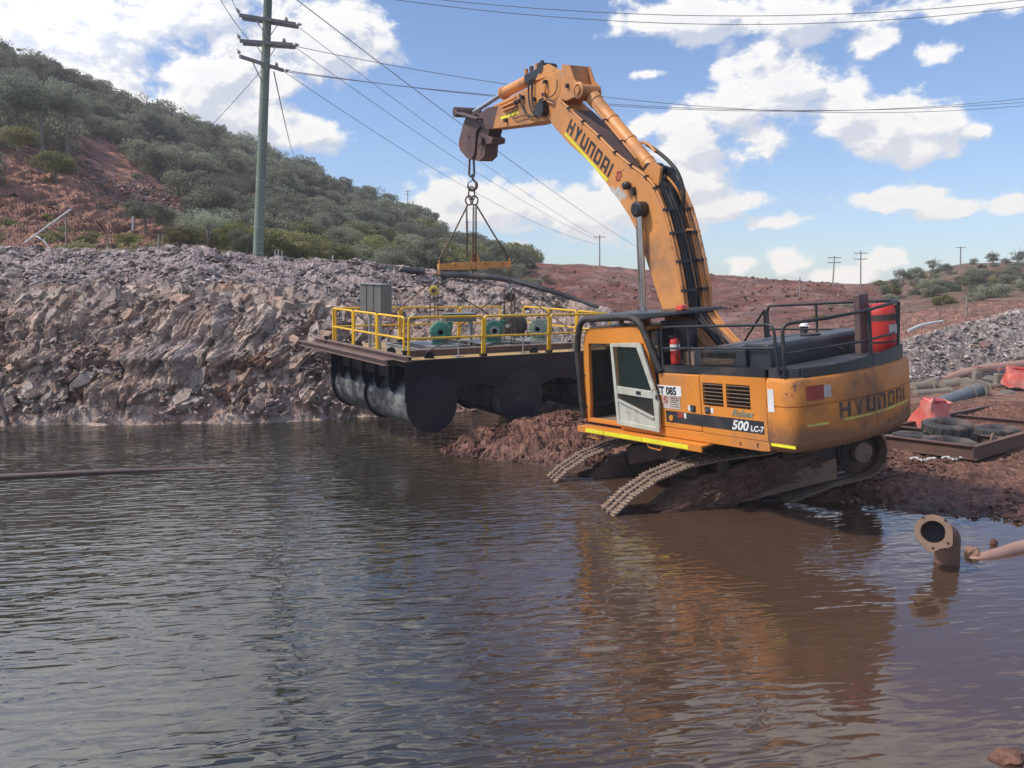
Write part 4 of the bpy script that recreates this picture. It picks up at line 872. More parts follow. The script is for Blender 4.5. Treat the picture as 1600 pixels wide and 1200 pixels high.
# decide the outward sign once
_t = bpt(boom_up, .1); _c = (sum(p[0] for p in boom_low)/len(boom_low), sum(p[1] for p in boom_low)/len(boom_low))
SG = 1 if math.hypot(_t[6][0]-_c[0], _t[6][1]-_c[1]) > math.hypot(boom_up[6][0]-_c[0], boom_up[6][1]-_c[1]) else -1
def off(d, k0=0, k1=None): return bpt(boom_up, d*SG)[k0:k1]
def strip(pl0, pl1, y0, y1, name, mat):
    m = MB(); n = len(pl0)
    for i in range(n-1):
        v = [(pl0[i][0], y0, pl0[i][1]), (pl0[i+1][0], y0, pl0[i+1][1]), (pl0[i+1][0], y1, pl0[i+1][1]), (pl0[i][0], y1, pl0[i][1])]+[(pl1[i][0], y0, pl1[i][1]), (pl1[i+1][0], y0, pl1[i+1][1]), (pl1[i+1][0], y1, pl1[i+1][1]), (pl1[i][0], y1, pl1[i][1])]
        m.add(v, [(0, 1, 2, 3), (4, 5, 6, 7), (0, 1, 5, 4), (1, 2, 6, 5), (2, 3, 7, 6), (3, 0, 4, 7)])
    return m.build(name, M_[mat], bo)
strip(off(.002, 5, 9), off(.012, 5, 9), -.20, .16, 'grease_patch', 'grease'); strip(off(.002, 9, 13), off(.010, 9, 13), -.05, .1, 'grease_patch', 'grease')
strip(off(.002, 1, 6), off(.008, 1, 6), -.28, .24, 'worn_top_plate', 'hitch')
def pipe(y, d, k0, k1, r=.022, mat='boomorange', name='boom_pipe', extra0=(), extra1=()):
    pts = list(extra0)+[(x, y, z) for x, z in off(d, k0, k1)]+list(extra1); return MB().tube(spline(pts, 3), r, 7).build(name, M_[mat], bo, smooth=True, angle=60)
pipe(.33, .035, 0, 13, .026, extra1=[(-.02, .36, 1.5)]); pipe(.27, .05, 8, 13, .024, extra1=[(-.15, .3, 1.3)])
for y, d in ((-.30, .05), (-.24, .05), (-.18, .05)): pipe(y, d, 6, 13, .024, extra1=[(-.25, y, 1.5), (-.5, y-.1, 1.25)])
pipe(-.30, .12, 7, 13, .026, extra1=[(-.32, -.3, 1.45), (-.62, -.42, 1.25)])
for y, d, k in ((.12, .06, 7), (.05, .07, 7), (.18, .05, 8), (-.06, .06, 8)): pipe(y, d, k, 13, .028, 'rubber', 'boom_hose', extra1=[(-.25, y, 1.45), (-.45, y, 1.15)])
pipe(.0, .05, 9, 12, .024, extra0=[(off(.16, 9, 10)[0][0], -.12, off(.16, 9, 10)[0][1])])
for k in (8, 9, 10, 11, 12):
    x, z = off(.06, k, k+1)[0]; xa, za = off(.02, k, k+1)[0]; MB().beam((x, -.36, z), (x, -.12, z), .10, .05).build('pipe_clamp', M_['black'], bo)
    MB().beam((x, .02, z), (x, .36, z), .09, .05).build('pipe_clamp', M_['black'], bo)
for k in (1, 2, 3, 4, 5, 6, 7): x, z = off(.04, k, k+1)[0]; MB().beam((x, .29, z), (x, .375, z), .07, .05).build('pipe_clamp', M_['black'], bo)
# big black hose loop over the knee
p0 = loc(1024, 238, 1, -.05); 
hp = [loc(*p, 1, -.12) for p in ((1010, 225), (1026, 236), (1045, 252), (1060, 272), (1068, 300), (1066, 325), (1060, 350))]
MB().tube(spline(hp, 5), .038, 9).build('boom_hose', M_['rubber'], bo, smooth=True, angle=60)
hp = [loc(*p, 1, .0) for p in ((1002, 222), (1014, 226), (1024, 237))]; MB().tube(spline(hp, 4), .03, 8).build('boom_pipe', M_['boomorange'], bo, smooth=True)
# black bracket plates at the knee
kp = [bl(*p, 0) for p in ((1022, 258), (1034, 262), (1052, 305), (1066, 345), (1050, 352), (1036, 300))]
MB().prism(kp, -.30, -.20).build('knee_bracket', M_['black'], bo); MB().prism(kp, .12, .20).build('knee_bracket', M_['black'], bo)
# side markings
L0 = Vector((*bl(899, 205, BH), 0)); 
def side_frame(pa_, pb_):
    a = loc(*pa_, 1, BH); b = loc(*pb_, 1, BH); u = (b-a).normalized(); v = Vector((0, 1, 0)).cross(u); 
    return a, u, v, (b-a).length
a, u, v, ln = side_frame((884, 208), (950, 281))
n_ = Vector((0, 1, 0)); up_ = n_.cross(u)          # u x up = n  -> text normal faces +y
if (u.cross(up_)).y < 0: up_ = -up_
fn = lambda p, q, t: a+u*p+up_*(q+.04)+n_*(.003+t)
# length of the word should reach px (958,268)
hh = .30; mb, wl = wordmark(fn, hh, .004, gap=.30); sc_ = (ln*.99)/wl; 
fn = lambda p, q, t: a+u*(p*sc_)+up_*(q+.045)+n_*(.003+t)
mb, wl = wordmark(fn, hh, .004, gap=.30); mb.build('maker_lettering', M_['ink'], bo, label='black maker name HYUNDAI on the boom side')
ys = MB(); c0, c1 = a-u*.02, a+u*ln*1.0
ys.add([c0+n_*.002-up_*.05, c1+n_*.002-up_*.05, c1+n_*.002+up_*.012, c0+n_*.002+up_*.012]+[c0+n_*.006-up_*.05, c1+n_*.006-up_*.05, c1+n_*.006+up_*.012, c0+n_*.006+up_*.012], [(0, 1, 2, 3), (4, 5, 6, 7), (0, 1, 5, 4), (1, 2, 6, 5), (2, 3, 7, 6), (3, 0, 4, 7)]); ys.build('yellow_tape', M_['yellow_tape'], bo)
p = loc(967, 275, 1, BH); lg = logo(p.x, BH+.003, p.z, u, up_, .17); lg.build('sticker_logo', M_['red_refl'], bo)
sp = a+u*(ln*1.10); s = MB()
for (q0, q1, w0, w1) in ((-.12, -.02, .0, .42), (-.02, .08, .15, .5)):
    s.add([sp+u*w0+up_*q0+n_*.002, sp+u*w1+up_*q0+n_*.002, sp+u*w1+up_*q1+n_*.002, sp+u*w0+up_*q1+n_*.002], [(0, 1, 2, 3)])
s.build('service_sticker', M_['dirtywhite'], bo)
# lamp, valve, pin boss
p = loc(983, 290, 1, BH); MB().lathe([(.06, 0), (.08, .03), (.08, .12), (.05, .15)], p, (0, 1, 0), 14).build('work_lamp', M_['black'], bo, smooth=True)
p = loc(992, 299, 1, BH); MB().box(p+Vector((0, .04, 0)), (.06, .08, .16)).build('lamp_bracket', M_['black'], bo)
pk = loc(1000, 327, 1, BH+.1); MB().lathe([(.13, -.55), (.15, -.5), (.15, -.02), (.11, 0), (.11, .02)], pk+Vector((0, .12, 0)), (0, 1, 0), 20).build('cylinder_pin_boss', M_['black'], bo, smooth=True)
# lift cylinders (rods visible above the cab roof)
for y in (.46, -.46):
    a0 = Vector((pk.x, y, pk.z)); b1 = loc(1007, 497, 1, .46); b0 = Vector((b1.x, y, b1.z)); d = (b0-a0)
    c = empty('lift_cylinder', None, EX)
    MB().tube([a0, a0+d*.98], .062, 14).build('rod', M_['chrome'], c, smooth=True)
    MB().ring(a0+d*.94, a0+d*.99, .12, n=18).build('gland', M_['black'], c, smooth=True)
    MB().tube([a0+d*.98, a0+d*.99, a0+d*1.75], [.10, .125, .125], 16).build('barrel', M_['boomorange'], c, smooth=True, angle=50)
    MB().ring(a0-Vector((0, .09, 0)), a0+Vector((0, .09, 0)), .14, n=18).build('rod_eye', M_['black'], c, smooth=True)
    MB().tube([a0+Vector((.09, .02, -.3)), b0+Vector((.1, .02, 0))], .012, 6).build('drain_pipe', M_['chrome'], c)
# arm cylinder on the boom back
ac = empty('arm_cylinder', None, EX)
q0 = loc(927, 153, 1, 0); q1 = loc(1022, 266, 1, 0); q9 = loc(919, 142, 1, 0)
MB().tube([q9, q0+(q1-q0)*.1], .055, 14).build('rod', M_['chrome'], ac, smooth=True)
MB().tube([q0, q0+(q1-q0)*.06, q0+(q1-q0)*.07, q1-(q1-q0)*.12, q1-(q1-q0)*.11, q1], [.16, .16, .14, .14, .15, .13], 20).build('barrel', M_['boomorange'], ac, smooth=True, angle=30)
MB().ring(q1-Vector((0, .16, 0)), q1+Vector((0, .16, 0)), .14, n=18).build('base_eye', M_['grease'], ac, smooth=True)
for f in (.02, .33, .62, .9):
    c = q0+(q1-q0)*f; d = (q1-q0).normalized()*.02; MB().ring(c-d, c+d, .153, n=18).build('band', M_['boomorange' if f > .1 else 'boomorange'], ac)
nrm = Vector((0, 1, 0)).cross(q1-q0).normalized()
for sg in (1, -1): MB().tube([q0+(q1-q0)*.12+Vector((0, .2*sg, 0)), q0+(q1-q0)*.85+Vector((0, .2*sg, 0))], .022, 7).build('feed_pipe', M_['boomorange'], ac, smooth=True)
for f in (.33, .62): c = q0+(q1-q0)*f; MB().beam(c+Vector((0, .12, 0)), c+Vector((0, .24, 0)), .05, .05).build('pipe_clamp', M_['black'], ac)
for y in (.22, -.22):
    lx = [bl(*p, y) for p in ((1004, 272), (1020, 252), (1034, 262), (1030, 290))]; MB().prism(lx, y-.03, y+.03).build('cylinder_lug', M_['boomorange'], bo)
# ---- arm
AH = .25
ap = [bl(*p, AH) for p in ((889, 101), (893, 144), (880, 161), (856, 188), (835, 191.5), (827, 194), (763, 202), (752, 198), (748, 178), (765, 168), (830, 134), (862, 116))]
arm = MB().prism(ap, -AH, AH).build('arm', M_['boomorange'], EX, bevel=.012)
# arm rear box and lugs to the arm cylinder
rb = [bl(*p, AH+.02) for p in ((889, 100), (893, 144), (884, 158), (872, 163), (898, 152), (905, 140), (900, 118), (897, 99))]
for y in (AH+.001, -AH-.031):
    rr_ = [bl(*p, 0) for p in ((894, 102), (897, 128), (889, 155), (902, 158), (915, 152), (924, 146), (922, 134), (914, 126), (906, 103))]
    MB().prism(rr_, y, y+.03).build('arm_rear_lug', M_['boomorange'], arm)
pc = loc(905, 141, 1, AH+.03); MB().lathe([(.17, 0), (.17, .03), (.12, .05), (.12, .02), (.08, .02), (.08, .06), (.0, .06)], pc, (0, 1, 0), 22).build('pin_boss', M_['boomorange'], arm, smooth=True, angle=30)
MB().ring(q9-Vector((0, .2, 0)), q9+Vector((0, .2, 0)), .13, n=18).build('rod_eye', M_['boomorange'], ac, smooth=True)
pb_ = loc(866, 172, 1, 0); MB().ring(pb_-Vector((0, .42, 0)), pb_+Vector((0, .42, 0)), .16, n=20).build('boom_tip_pin', M_['grease'], bo, smooth=True)
# arm base dark belly, tip dark wear
dk_ = [bl(*p, AH+.003) for p in ((763, 202), (752, 198), (748, 178), (762, 168), (778, 166), (770, 200))]
MB().prism(dk_, -AH-.004, AH+.004).build('arm_tip_plate', M_['hitch'], arm)
s = [bl(*p, AH) for p in ((782, 183), (810, 173), (811, 177), (783, 187))]; MB().prism(s, AH+.002, AH+.006).build('yellow_tape', M_['yellow_tape'], arm)
s = [bl(*p, AH) for p in ((878, 112), (888, 109), (888, 119), (880, 121))]; MB().prism(s, AH+.002, AH+.006).build('white_sticker', M_['dirtywhite'], arm)
def ahose(pts, r=.02, y=AH+.06, mat='rubber', nm='arm_hose'): return MB().tube(spline([loc(*p, 1, y) for p in pts], 4), r, 7).build(nm, M_[mat], arm, smooth=True, angle=60)
ahose(((826, 130), (826, 150), (829, 170), (836, 180), (843, 172), (842, 158), (852, 152))); ahose(((812, 147), (815, 162), (822, 178), (834, 182), (842, 178)), .022); ahose(((806, 167), (798, 178), (803, 185), (815, 181), (828, 179)), .012)
ahose(((870, 124), (870, 138), (865, 148), (856, 153)), .012); ahose(((852, 130), (852, 140), (850, 150), (856, 158), (870, 164), (885, 176)), .022, mat='boomorange', nm='arm_pipe')
ahose(((832, 122), (831, 140), (832, 160), (838, 176)), .024); ahose(((848, 154), (838, 165), (834, 176)), .02); ahose(((872, 166), (858, 156), (846, 160), (838, 172), (836, 182)), .024)
for a_, b_ in (((783, 168), (806, 158)), ((781, 164), (806, 152)), ((786, 173), (805, 166))): ahose((a_, b_), .025, mat='boomorange', nm='arm_pipe')
for p in ((811, 158), (816, 152), (828, 128), (852, 128), (806, 160), (850, 148), (838, 178), (834, 155), (790, 188), (887, 134)): c = loc(*p, 1, AH+.04); MB().box(c, (.08, .09, .07)).build('hose_fitting', M_['black'], arm)
# top valve block
c = loc(842, 118, 1, 0); d = (loc(862, 108, 1, 0)-loc(822, 128, 1, 0)).normalized(); MB().beam(c-d*.4, c+d*.4, .3, .22).build('valve_block', M_['grease'], arm, bevel=.02)
for k in range(4): e = c+d*(-.35+.22*k)+Vector((0, .1, .1)); MB().ring(e, e+Vector((0, 0, .13)), .05, n=10).build('valve_cap', M_['hitch' if k % 2 else 'boomorange'], arm)
c = loc(855, 107, 1, 0); MB().ring(c-Vector((0, .2, 0)), c+Vector((0, .2, 0)), .12, n=18).build('bucket_cylinder_pin', M_['grease'], arm, smooth=True)
for y in (.16, -.19): MB().prism([bl(*p, y) for p in ((838, 126), (848, 104), (858, 100), (870, 106), (880, 112))], y, y+.03).build('cylinder_lug', M_['boomorange'], arm)
bc = empty('bucket_cylinder', None, EX); b0, b1, b2 = loc(850, 113, 1, 0), loc(786, 146, 1, 0), loc(740, 176, 1, 0)
MB().tube([b0, b1+(b0-b1)*.06, b1+(b0-b1)*.05, b1], [.13, .13, .155, .155], 18).build('barrel', M_['boomorange'], bc, smooth=True, angle=30)
MB().tube([b1, b2], .055, 12).build('rod', M_['chrome'], bc, smooth=True)
# tipping links and quick hitch
lk = MB(); l0 = bl(730, 176, 0); l1 = bl(768, 187, 0)
for y in (.31, -.34): 
    m = MB(); m.beam((l0[0], y+.015, l0[1]), (l1[0], y+.015, l1[1]), .05, .26, up=(0, 1, 0)); m.build('tipping_link', M_['hitch'], EX, bevel=.02)
MB().ring((l0[0], -.38, l0[1]), (l0[0], .38, l0[1]), .13, n=18).build('link_pin', M_['hitch'], EX, smooth=True)
qh = empty('quick_hitch', None, EX)
qp = [bl(*p, .26) for p in ((727, 184), (724, 192), (717, 218), (718, 234), (729, 247), (736, 250), (741, 240), (744, 205), (752, 196), (745, 184))]
for y in (.22, -.26): MB().prism(qp, y, y+.04).build('hitch_plate', M_['hitch'], qh, bevel=.012)
q2 = [bl(*p, .2) for p in ((742, 198), (765, 200), (762, 212), (769, 216), (768, 224), (758, 226), (757, 244), (749, 252), (738, 250), (736, 225))]
MB().prism(q2, -.2, .2).build('hitch_body', M_['hitch'], qh, bevel=.012)
c = loc(765, 220, 1, 0); MB().ring(c-Vector((0, .3, 0)), c+Vector((0, .3, 0)), .10, n=16).build('hitch_pin', M_['hitch'], qh, smooth=True)
c = loc(719, 225, 1, .262); MB().ring(c, c+Vector((0, .01, 0)), .06, n=16).build('hitch_bolt_cap', M_['red_refl'], qh)
for p in ((733, 213), (748, 228), (752, 240)): c = loc(*p, 1, .26); MB().ring(c, c+Vector((0, .03, 0)), .035, n=8).build('hitch_bolt', M_['hitch'], qh)

# ---- undercarriage
upv = (MX.to_3x3() @ Vector((0, 0, 1))).normalized(); yaw = R_(195); fw = Vector((math.cos(yaw), math.sin(yaw), 0)); fw = (fw-upv*fw.dot(upv)).normalized(); lf = upv.cross(fw)
TM = Matrix((fw, lf, upv)).transposed().to_4x4(); TM.translation = MX.translation
UCM = MXI @ TM
UCM = UCM @ Matrix.Translation((0, -.30, 0))
UC = empty('undercarriage', UCM, EX)
s = MB(); s.ring((0, 0, -.02), (0, 0, -.22), .78, n=32); s.build('slew_ring', M_['mudsteel'], UC, smooth=True)
s = MB(); s.bb(-.9, .9, -.75, .75, -.72, -.22)
for x in (-1, 1):
    for y in (-1, 1): s.beam((x*.5, y*.4, -.5), (x*1.25, y*1.1, -.68), .5, .36)
s.build('car_body', M_['mudsteel'], UC, bevel=.03)
def track_path():
    P = []
    c0 = Vector((-2.2, -.70)); r = .46; c1 = Vector((2.50, -1.43)); r1 = .43
    top = [(-2.2, -.24), (-1.2, -.35), (-.2, -.43), (.7, -.41), (1.3, -.44), (1.85, -.57), (2.35, -.80)]
    th0 = math.atan2(.85, .5)
    P += [Vector(p) for p in top]
    for k in range(9): t = R_(58-k*(58+97)/8); P.append(c1+Vector((math.cos(t), math.sin(t)))*r1)
    P += [Vector((1.9, -1.76)), Vector((.8, -1.56)), Vector((-.6, -1.36)), Vector((-1.5, -1.20))]
    for k in range(9): t = R_(-97-k*(166)/8); P.append(c0+Vector((math.cos(t), math.sin(t)))*r)
    # resample
    Q = [P[0]]; L = [0]
    for p in P[1:]+[P[0]]: L.append(L[-1]+(p-Q[-1]).length); Q.append(p)
    n = int(L[-1]/.21); out = []
    for i in range(n):
        s_ = L[-1]*i/n; j = max(k for k in range(len(L)-1) if L[k] <= s_+1e-9); f = (s_-L[j])/max(1e-6, L[j+1]-L[j]); p = Q[j].lerp(Q[j+1], f); d = (Q[j+1]-Q[j]).normalized(); out.append((p, d))
    return out
TP = track_path()
shm = MB(); shm.box((0, 0, -.004), (.222, .60, .026))
for x in (-.075, 0, .07): shm.prism([(x-.014, .008), (x-.008, .030 if x > -.05 else .040), (x+.008, .030 if x > -.05 else .040), (x+.014, .008)], -.30, .30)
for y in (-.17, .17): shm.ring((.03, y, .009), (.03, y, .022), .018, n=6)
shme = shm.mesh('track_shoe'); shme.materials.append(M_['shoe'])
lkm = MB(); lkm.box((0, .1, -.05), (.2, .04, .09)); lkm.box((0, -.1, -.05), (.2, .04, .09)); lkme = lkm.mesh('chain_link'); lkme.materials.append(M_['mudsteel'])
whm = MB(); whm.lathe([(.30, -.06), (.40, -.05), (.40, .05), (.34, .06), (.34, .09), (.30, .10), (.16, .10), (.16, .20), (.14, .215), (.01, .215)], (0, 0, 0), (0, 1, 0), 26)
for k in range(22): t = 2*math.pi*k/22; whm.box((math.cos(t)*.41, 0, math.sin(t)*.41), (.05, .06, .05), Matrix.Rotation(-t, 3, 'Y'))
wheel_me = whm.mesh('sprocket')
for sgn in (1, -1):
    T = empty('track', (0, 1.19*sgn, 0), EX); T.matrix_basis = UCM @ Matrix.Translation((0 if sgn > 0 else .35, 1.19*sgn, 0))
    for p, d in TP:
        ang = math.atan2(d.y, d.x); nn = Vector((-d.y, d.x))     # outward of a clockwise loop
        Mx = Matrix.Translation((p.x, 0, p.y)) @ Matrix.Rotation(-ang, 4, 'Y')
        o = bpy.data.objects.new('track_shoe', shme); COL.objects.link(o); o.parent = T; o.matrix_basis = Mx
    m = MB()
    for p, d in TP: m.box((p.x, .1, p.y), (.2, .04, .09), Matrix.Rotation(-math.atan2(d.y, d.x), 3, 'Y')); m.box((p.x, -.1, p.y), (.2, .04, .09), Matrix.Rotation(-math.atan2(d.y, d.x), 3, 'Y'))
    m.build('track_chain', M_['mudsteel'], T)
    m = MB(); m.prism([(-1.65, -.48), (-1.65, -1.02), (-.4, -1.16), (1.0, -1.32), (2.2, -1.6), (2.3, -1.4), (1.7, -.95), (1.0, -.66), (-.4, -.60)], -.17, .17)
    for x in (-1.2, .2, 1.2): m.bb(x-.12, x+.12, -.2, .24*1, -.85, -.7)
    m.build('track_frame', M_['mudsteel'], T, bevel=.02)
    m = MB(); m.prism([(-1.62, -.72), (-1.62, -1.10), (.5, -1.24), (1.6, -1.40), (1.1, -1.0), (.2, -.92)], .17*sgn, .235*sgn); m.build('track_guard', M_['hub'], T, bevel=.01)
    for x, z in ((-.7, -.55), (.6, -.56)): MB().lathe([(.10, -.16), (.13, -.15), (.10, -.1), (.10, .1), (.13, .15), (.10, .16), (.04, .2)], (x, 0, z), (0, 1, 0), 16).build('carrier_roller', M_['mudsteel'], T, smooth=True, angle=40)
    o = link('sprocket', wheel_me, M_['mudsteel'], T, smooth=True, angle=35); o.location = (-2.2, 0, -.70); o.scale = (1, sgn, 1)
    m = MB(); m.ring((-2.2, .13*sgn, -.70), (-2.2, .235*sgn, -.70), .185, n=20); m.build('sprocket_hub', M_['hub'], T, smooth=True, angle=40)
    m = MB(); m.lathe([(.2, -.16), (.39, -.12), (.39, -.05), (.42, -.04), (.42, .04), (.39, .05), (.39, .12), (.2, .16)], (2.50, 0, -1.43), (0, 1, 0), 24); m.build('idler_wheel', M_['mudsteel'], T, smooth=True, angle=35)
    mm = bmesh.new(); bmesh.ops.create_icosphere(mm, subdivisions=6, radius=1); me = bpy.data.meshes.new('mud'); V = np.array([v_.co[:] for v_ in mm.verts]); dd_ = 1+.30*fbm(V*np.array([4., 2, 2])+sgn*5, 4)+.12*fbm(V*np.array([16., 5, 6]), 3, .6, True)
    V = V*dd_[:, None]*np.array([1.45, .20, .30])
    for v_, c_ in zip(mm.verts, V): v_.co = (c_[0]+.5, c_[1]+.14*sgn, c_[2]-.98-.16*c_[0])
    mm.to_mesh(me); mm.free(); setcol(me, np.tile([.14, .075, .052], (len(V), 1))); link('packed_mud', me, M_['mud'], T)

# ---- loose things carried on the deck
def mk(name, M, label, cat, group=None): o = empty(name, M); tag(o, label, cat, group); return o
fe = mk('fire_extinguisher', MX @ Matrix.Translation((-.27, 1.28, 1.27)), 'small red fire extinguisher standing behind the excavator cab', 'extinguisher')
MB().lathe([(.0, 0), (.075, .0), (.085, .03), (.085, .38), (.07, .43), (.03, .46), (.03, .48)], (0, 0, 0), (0, 0, 1), 20).build('cylinder_body', M_['red'], fe, smooth=True, angle=50)
MB().bb(-.03, .03, .0, .10, .47, .50).build('valve_handle', M_['black'], fe); MB().tube(spline([(0, .02, .48), (-.08, .03, .45), (-.10, .03, .30), (-.09, .05, .1)], 4), .01, 6).build('hose', M_['rubber'], fe)
MB().lathe([(.0865, 0), (.0865, .10)], (0, 0, .24), (0, 0, 1), 20, False).build('label_band', M_['white'], fe)
ft = mk('fire_suppression_tank', MX @ Matrix.Translation((-2.58, -1.08, 1.26)), 'big red tank with a grey band on the rear deck of the excavator', 'tank')
MB().lathe([(.0, 0), (.20, .0), (.22, .04), (.245, .10), (.25, .16), (.25, .58), (.245, .68), (.18, .76), (.0, .78)], (0, 0, 0), (0, 0, 1), 28).build('tank_body', M_['red'], ft, smooth=True, angle=50)
MB().lathe([(.253, 0), (.253, .10)], (0, 0, .50), (0, 0, 1), 28, False).build('grey_band', M_['mudsteel'], ft, smooth=True); MB().lathe([(.253, 0), (.253, .03)], (0, 0, .14), (0, 0, 1), 28, False).build('strap', M_['black'], ft, smooth=True)
s = MB(); cl = MXI @ Vector((0, 0, CAM_H)); aa = math.atan2(cl.y+1.1, cl.x+2.55)+.5
for k in range(4): s.add([(.256*math.cos(aa+t), .256*math.sin(aa+t), z) for t, z in ((k*.22, .28), (k*.22+.22, .28), (k*.22+.22, .43), (k*.22, .43))], [(0, 1, 2, 3)])
s.build('tank_label', M_['dirtywhite'], ft)
# ================================================================== PONTOON
M_['pblack'] = paint('pontoon_black_epoxy', (.012, .014, .020), .30, dirt=(.03, .032, .038), amt=.10, scale=1.4, bump=.06)
M_['pshell'] = paint('pontoon_float_shell', (.030, .035, .038), .28, dirt=(.20, .20, .19), amt=.75, scale=3.2, bump=.05)
M_['pdisc'] = paint('float_end_epoxy', (.022, .026, .036), .30, dirt=(.05, .052, .058), amt=.3, scale=2.5, bump=.06)
M_['deckyel'] = paint('ochre_deck_plate', (.50, .33, .12), .6, dirt=(.22, .17, .12), amt=.5, scale=2)
M_['ryellow'] = paint('yellow_rail_paint', (.80, .47, .015), .38, dirt=(.4, .26, .08), amt=.2, scale=4, bump=.05)
M_['rsteel'] = paint('brown_steel_beam', (.20, .125, .105), .6, dirt=(.13, .08, .07), amt=.5, scale=3)
M_['galv'] = paint('galvanised_steel', (.36, .365, .36), .42, metal=.5, dirt=(.25, .23, .21), amt=.3, scale=3)
M_['cabinet'] = paint('stainless_cabinet', (.20, .195, .18), .4, metal=.55, dirt=(.2, .18, .16), amt=.3, scale=2)
M_['green'] = paint('green_pump_casting', (.035, .20, .135), .4, dirt=(.15, .16, .13), amt=.3, scale=6)
M_['palegreen'] = paint('pale_green_pump', (.30, .38, .26), .5, dirt=(.2, .2, .17), amt=.4, scale=6)
M_['chain'] = paint('rusty_chain', (.10, .065, .05), .6, metal=.3, dirt=(.17, .09, .05), amt=.5, scale=8)
M_['hookorange'] = paint('spreader_orange', (.72, .31, .07), .5, dirt=(.3, .18, .1), amt=.4, scale=3)
M_['silver'] = paint('bright_steel', (.6, .6, .6), .25, metal=.8, amt=.2)
yw = R_(36.5); e1 = Vector((math.cos(yw), math.sin(yw), 0)); e2 = Vector((-math.sin(yw), math.cos(yw), .031)).normalized(); e1 = (e1-Vector((0, 0, .006))).normalized(); e3 = e1.cross(e2)
PM = Matrix((e1, e2, e3)).transposed().to_4x4(); PM.translation = (-2.45, 17.5, 2.10)
PO = empty('pontoon', PM); tag(PO, 'black floating pump pontoon with yellow handrails hanging from the excavator over the water', 'pontoon')
LS, LT = 6.75, 4.15; CS = (.72, 3.35, 5.98); CZ = -1.07; RC = .63
MB().bb(.0, LS, .0, LT, -.035, 0).build('deck', M_['deckyel'], PO)
for y0, y1 in ((-.018, .0), (LT, LT+.018)):
    low = [(0, -.01), (LS, -.01), (LS, -1.0)]
    for c in CS[::-1]:
        for k in range(9): t = R_(20-k*25); 
        low += [(c+.67*math.cos(R_(a)), CZ+.67*math.sin(R_(a))) for a in (20, -10, -40, -70, -90, -110, -140, -170, 160)]
        if c > 1: low += [(c-.78, CZ+.30), (c-1.1, CZ+.38), (c-1.5, CZ+.38), (c-1.85, CZ+.30)]
    low += [(0, -1.0)]
    MB().prism(low, y0, y1).build('side_plate', M_['pblack'], PO)
for c in CS:
    f = MB().ring((c, .02, CZ), (c, LT-.02, CZ), RC, n=40).build('float_cylinder', M_['pshell'], PO, smooth=True, angle=50)
    for t, w in ((-.035, .03), (2.17, .05), (LT+.005, .03)): MB().ring((c, t, CZ), (c, t+w, CZ), .69, n=44).build('flange_ring', M_['pdisc' if t < 0 else 'pblack'], f, smooth=True, angle=50)
    m = MB(); m.box((c, -.04, CZ-.08), (.34, .012, .015)); m.tube([(c+.30*math.cos(t), -.037, CZ+.02+.30*math.sin(t)) for t in [R_(20+14*k) for k in range(11)]], .006, 4)
    m.build('weld_bead', M_['pshell'], f)
for t in (.75, 1.5, 2.19, 2.95, 3.6):
    MB().prism([(-.03, -.02), (-.03, -.62), (.03, -.80), (.10, -.86), (.26, -.60), (.6, -.42), (.6, -.02)], t-.012, t+.012).build('gusset_plate', M_['pblack'], PO)
    MB().prism([(LS+.0, -.02), (LS+.0, -.62), (LS-.06, -.80), (LS-.26, -.60), (LS-.6, -.02)], t-.012, t+.012).build('gusset_plate', M_['pblack'], PO)
MB().bb(.0, .03, .0, LT, -.16, -.036).build('end_beam', M_['pblack'], PO); MB().bb(.05, LS-.05, .6, LT-.6, -.5, -.04).build('under_frame', M_['pblack'], PO)
def channel(a, b, w, h, name, mat, parent):
    a, b = Vector(a), Vector(b); m = MB(); x = (b-a).normalized(); y = Vector((0, 0, 1)).cross(x)
    m.beam(a+Vector((0, 0, h*.5)), b+Vector((0, 0, h*.5)), w, .012); m.beam(a-Vector((0, 0, h*.5)), b-Vector((0, 0, h*.5)), w, .012); m.beam(a+y*w*.1, b+y*w*.1, .012, h); return m.build(name, M_[mat], parent)
channel((-.10, -.38, .07), (-.10, 4.95, .07), .20, .11, 'steel_beam', 'rsteel', PO); channel((-.34, .15, -.05), (-.34, 5.35, -.05), .22, .12, 'steel_beam', 'rsteel', PO)
channel((.35, .62, .08), (5.9, .62, .08), .14, .14, 'deck_beam', 'rsteel', PO); channel((.95, .95, .07), (6.0, .95, .07), .10, .12, 'skid_beam', 'galv', PO); channel((.95, 2.75, .07), (6.0, 2.75, .07), .10, .12, 'skid_beam', 'galv', PO)
channel((.95, .95, .07), (.95, 2.75, .07), .10, .12, 'skid_beam', 'galv', PO)
for s in (1.5, 2.6, 3.7, 5.1): channel((s, .95, .07), (s, 2.75, .07), .10, .12, 'skid_beam', 'galv', PO)
for s0, s1 in ((1.45, 2.6), (3.1, 4.3), (4.6, 5.8)): MB().bb(s0, s1, 1.2, 2.6, .13, .15).build('skid_plate', M_['galv'], PO)
def railsec(a, b, n, top=.98):
    a, b = Vector((*a, 0)), Vector((*b, 0)); d = b-a; u = d.normalized(); r = empty('handrail', None, PO)
    MB().tube(fillet([a, a+Vector((0, 0, top)), b+Vector((0, 0, top)), b], .07), .029, 8).build('rail_tube', M_['ryellow'], r, smooth=True, angle=60)
    MB().tube([a+Vector((0, 0, top*.5)), b+Vector((0, 0, top*.5))], .025, 8).build('mid_rail', M_['ryellow'], r, smooth=True)
    for k in range(1, n): p = a+d*k/n; MB().ring(p, p+Vector((0, 0, top)), .021, n=8).build('post', M_['ryellow'], r, smooth=True, angle=60)
    for p in (a, b): MB().box(p+Vector((0, 0, .03)), (.10, .10, .07)).build('post_socket', M_['pblack'], r)
g = .07
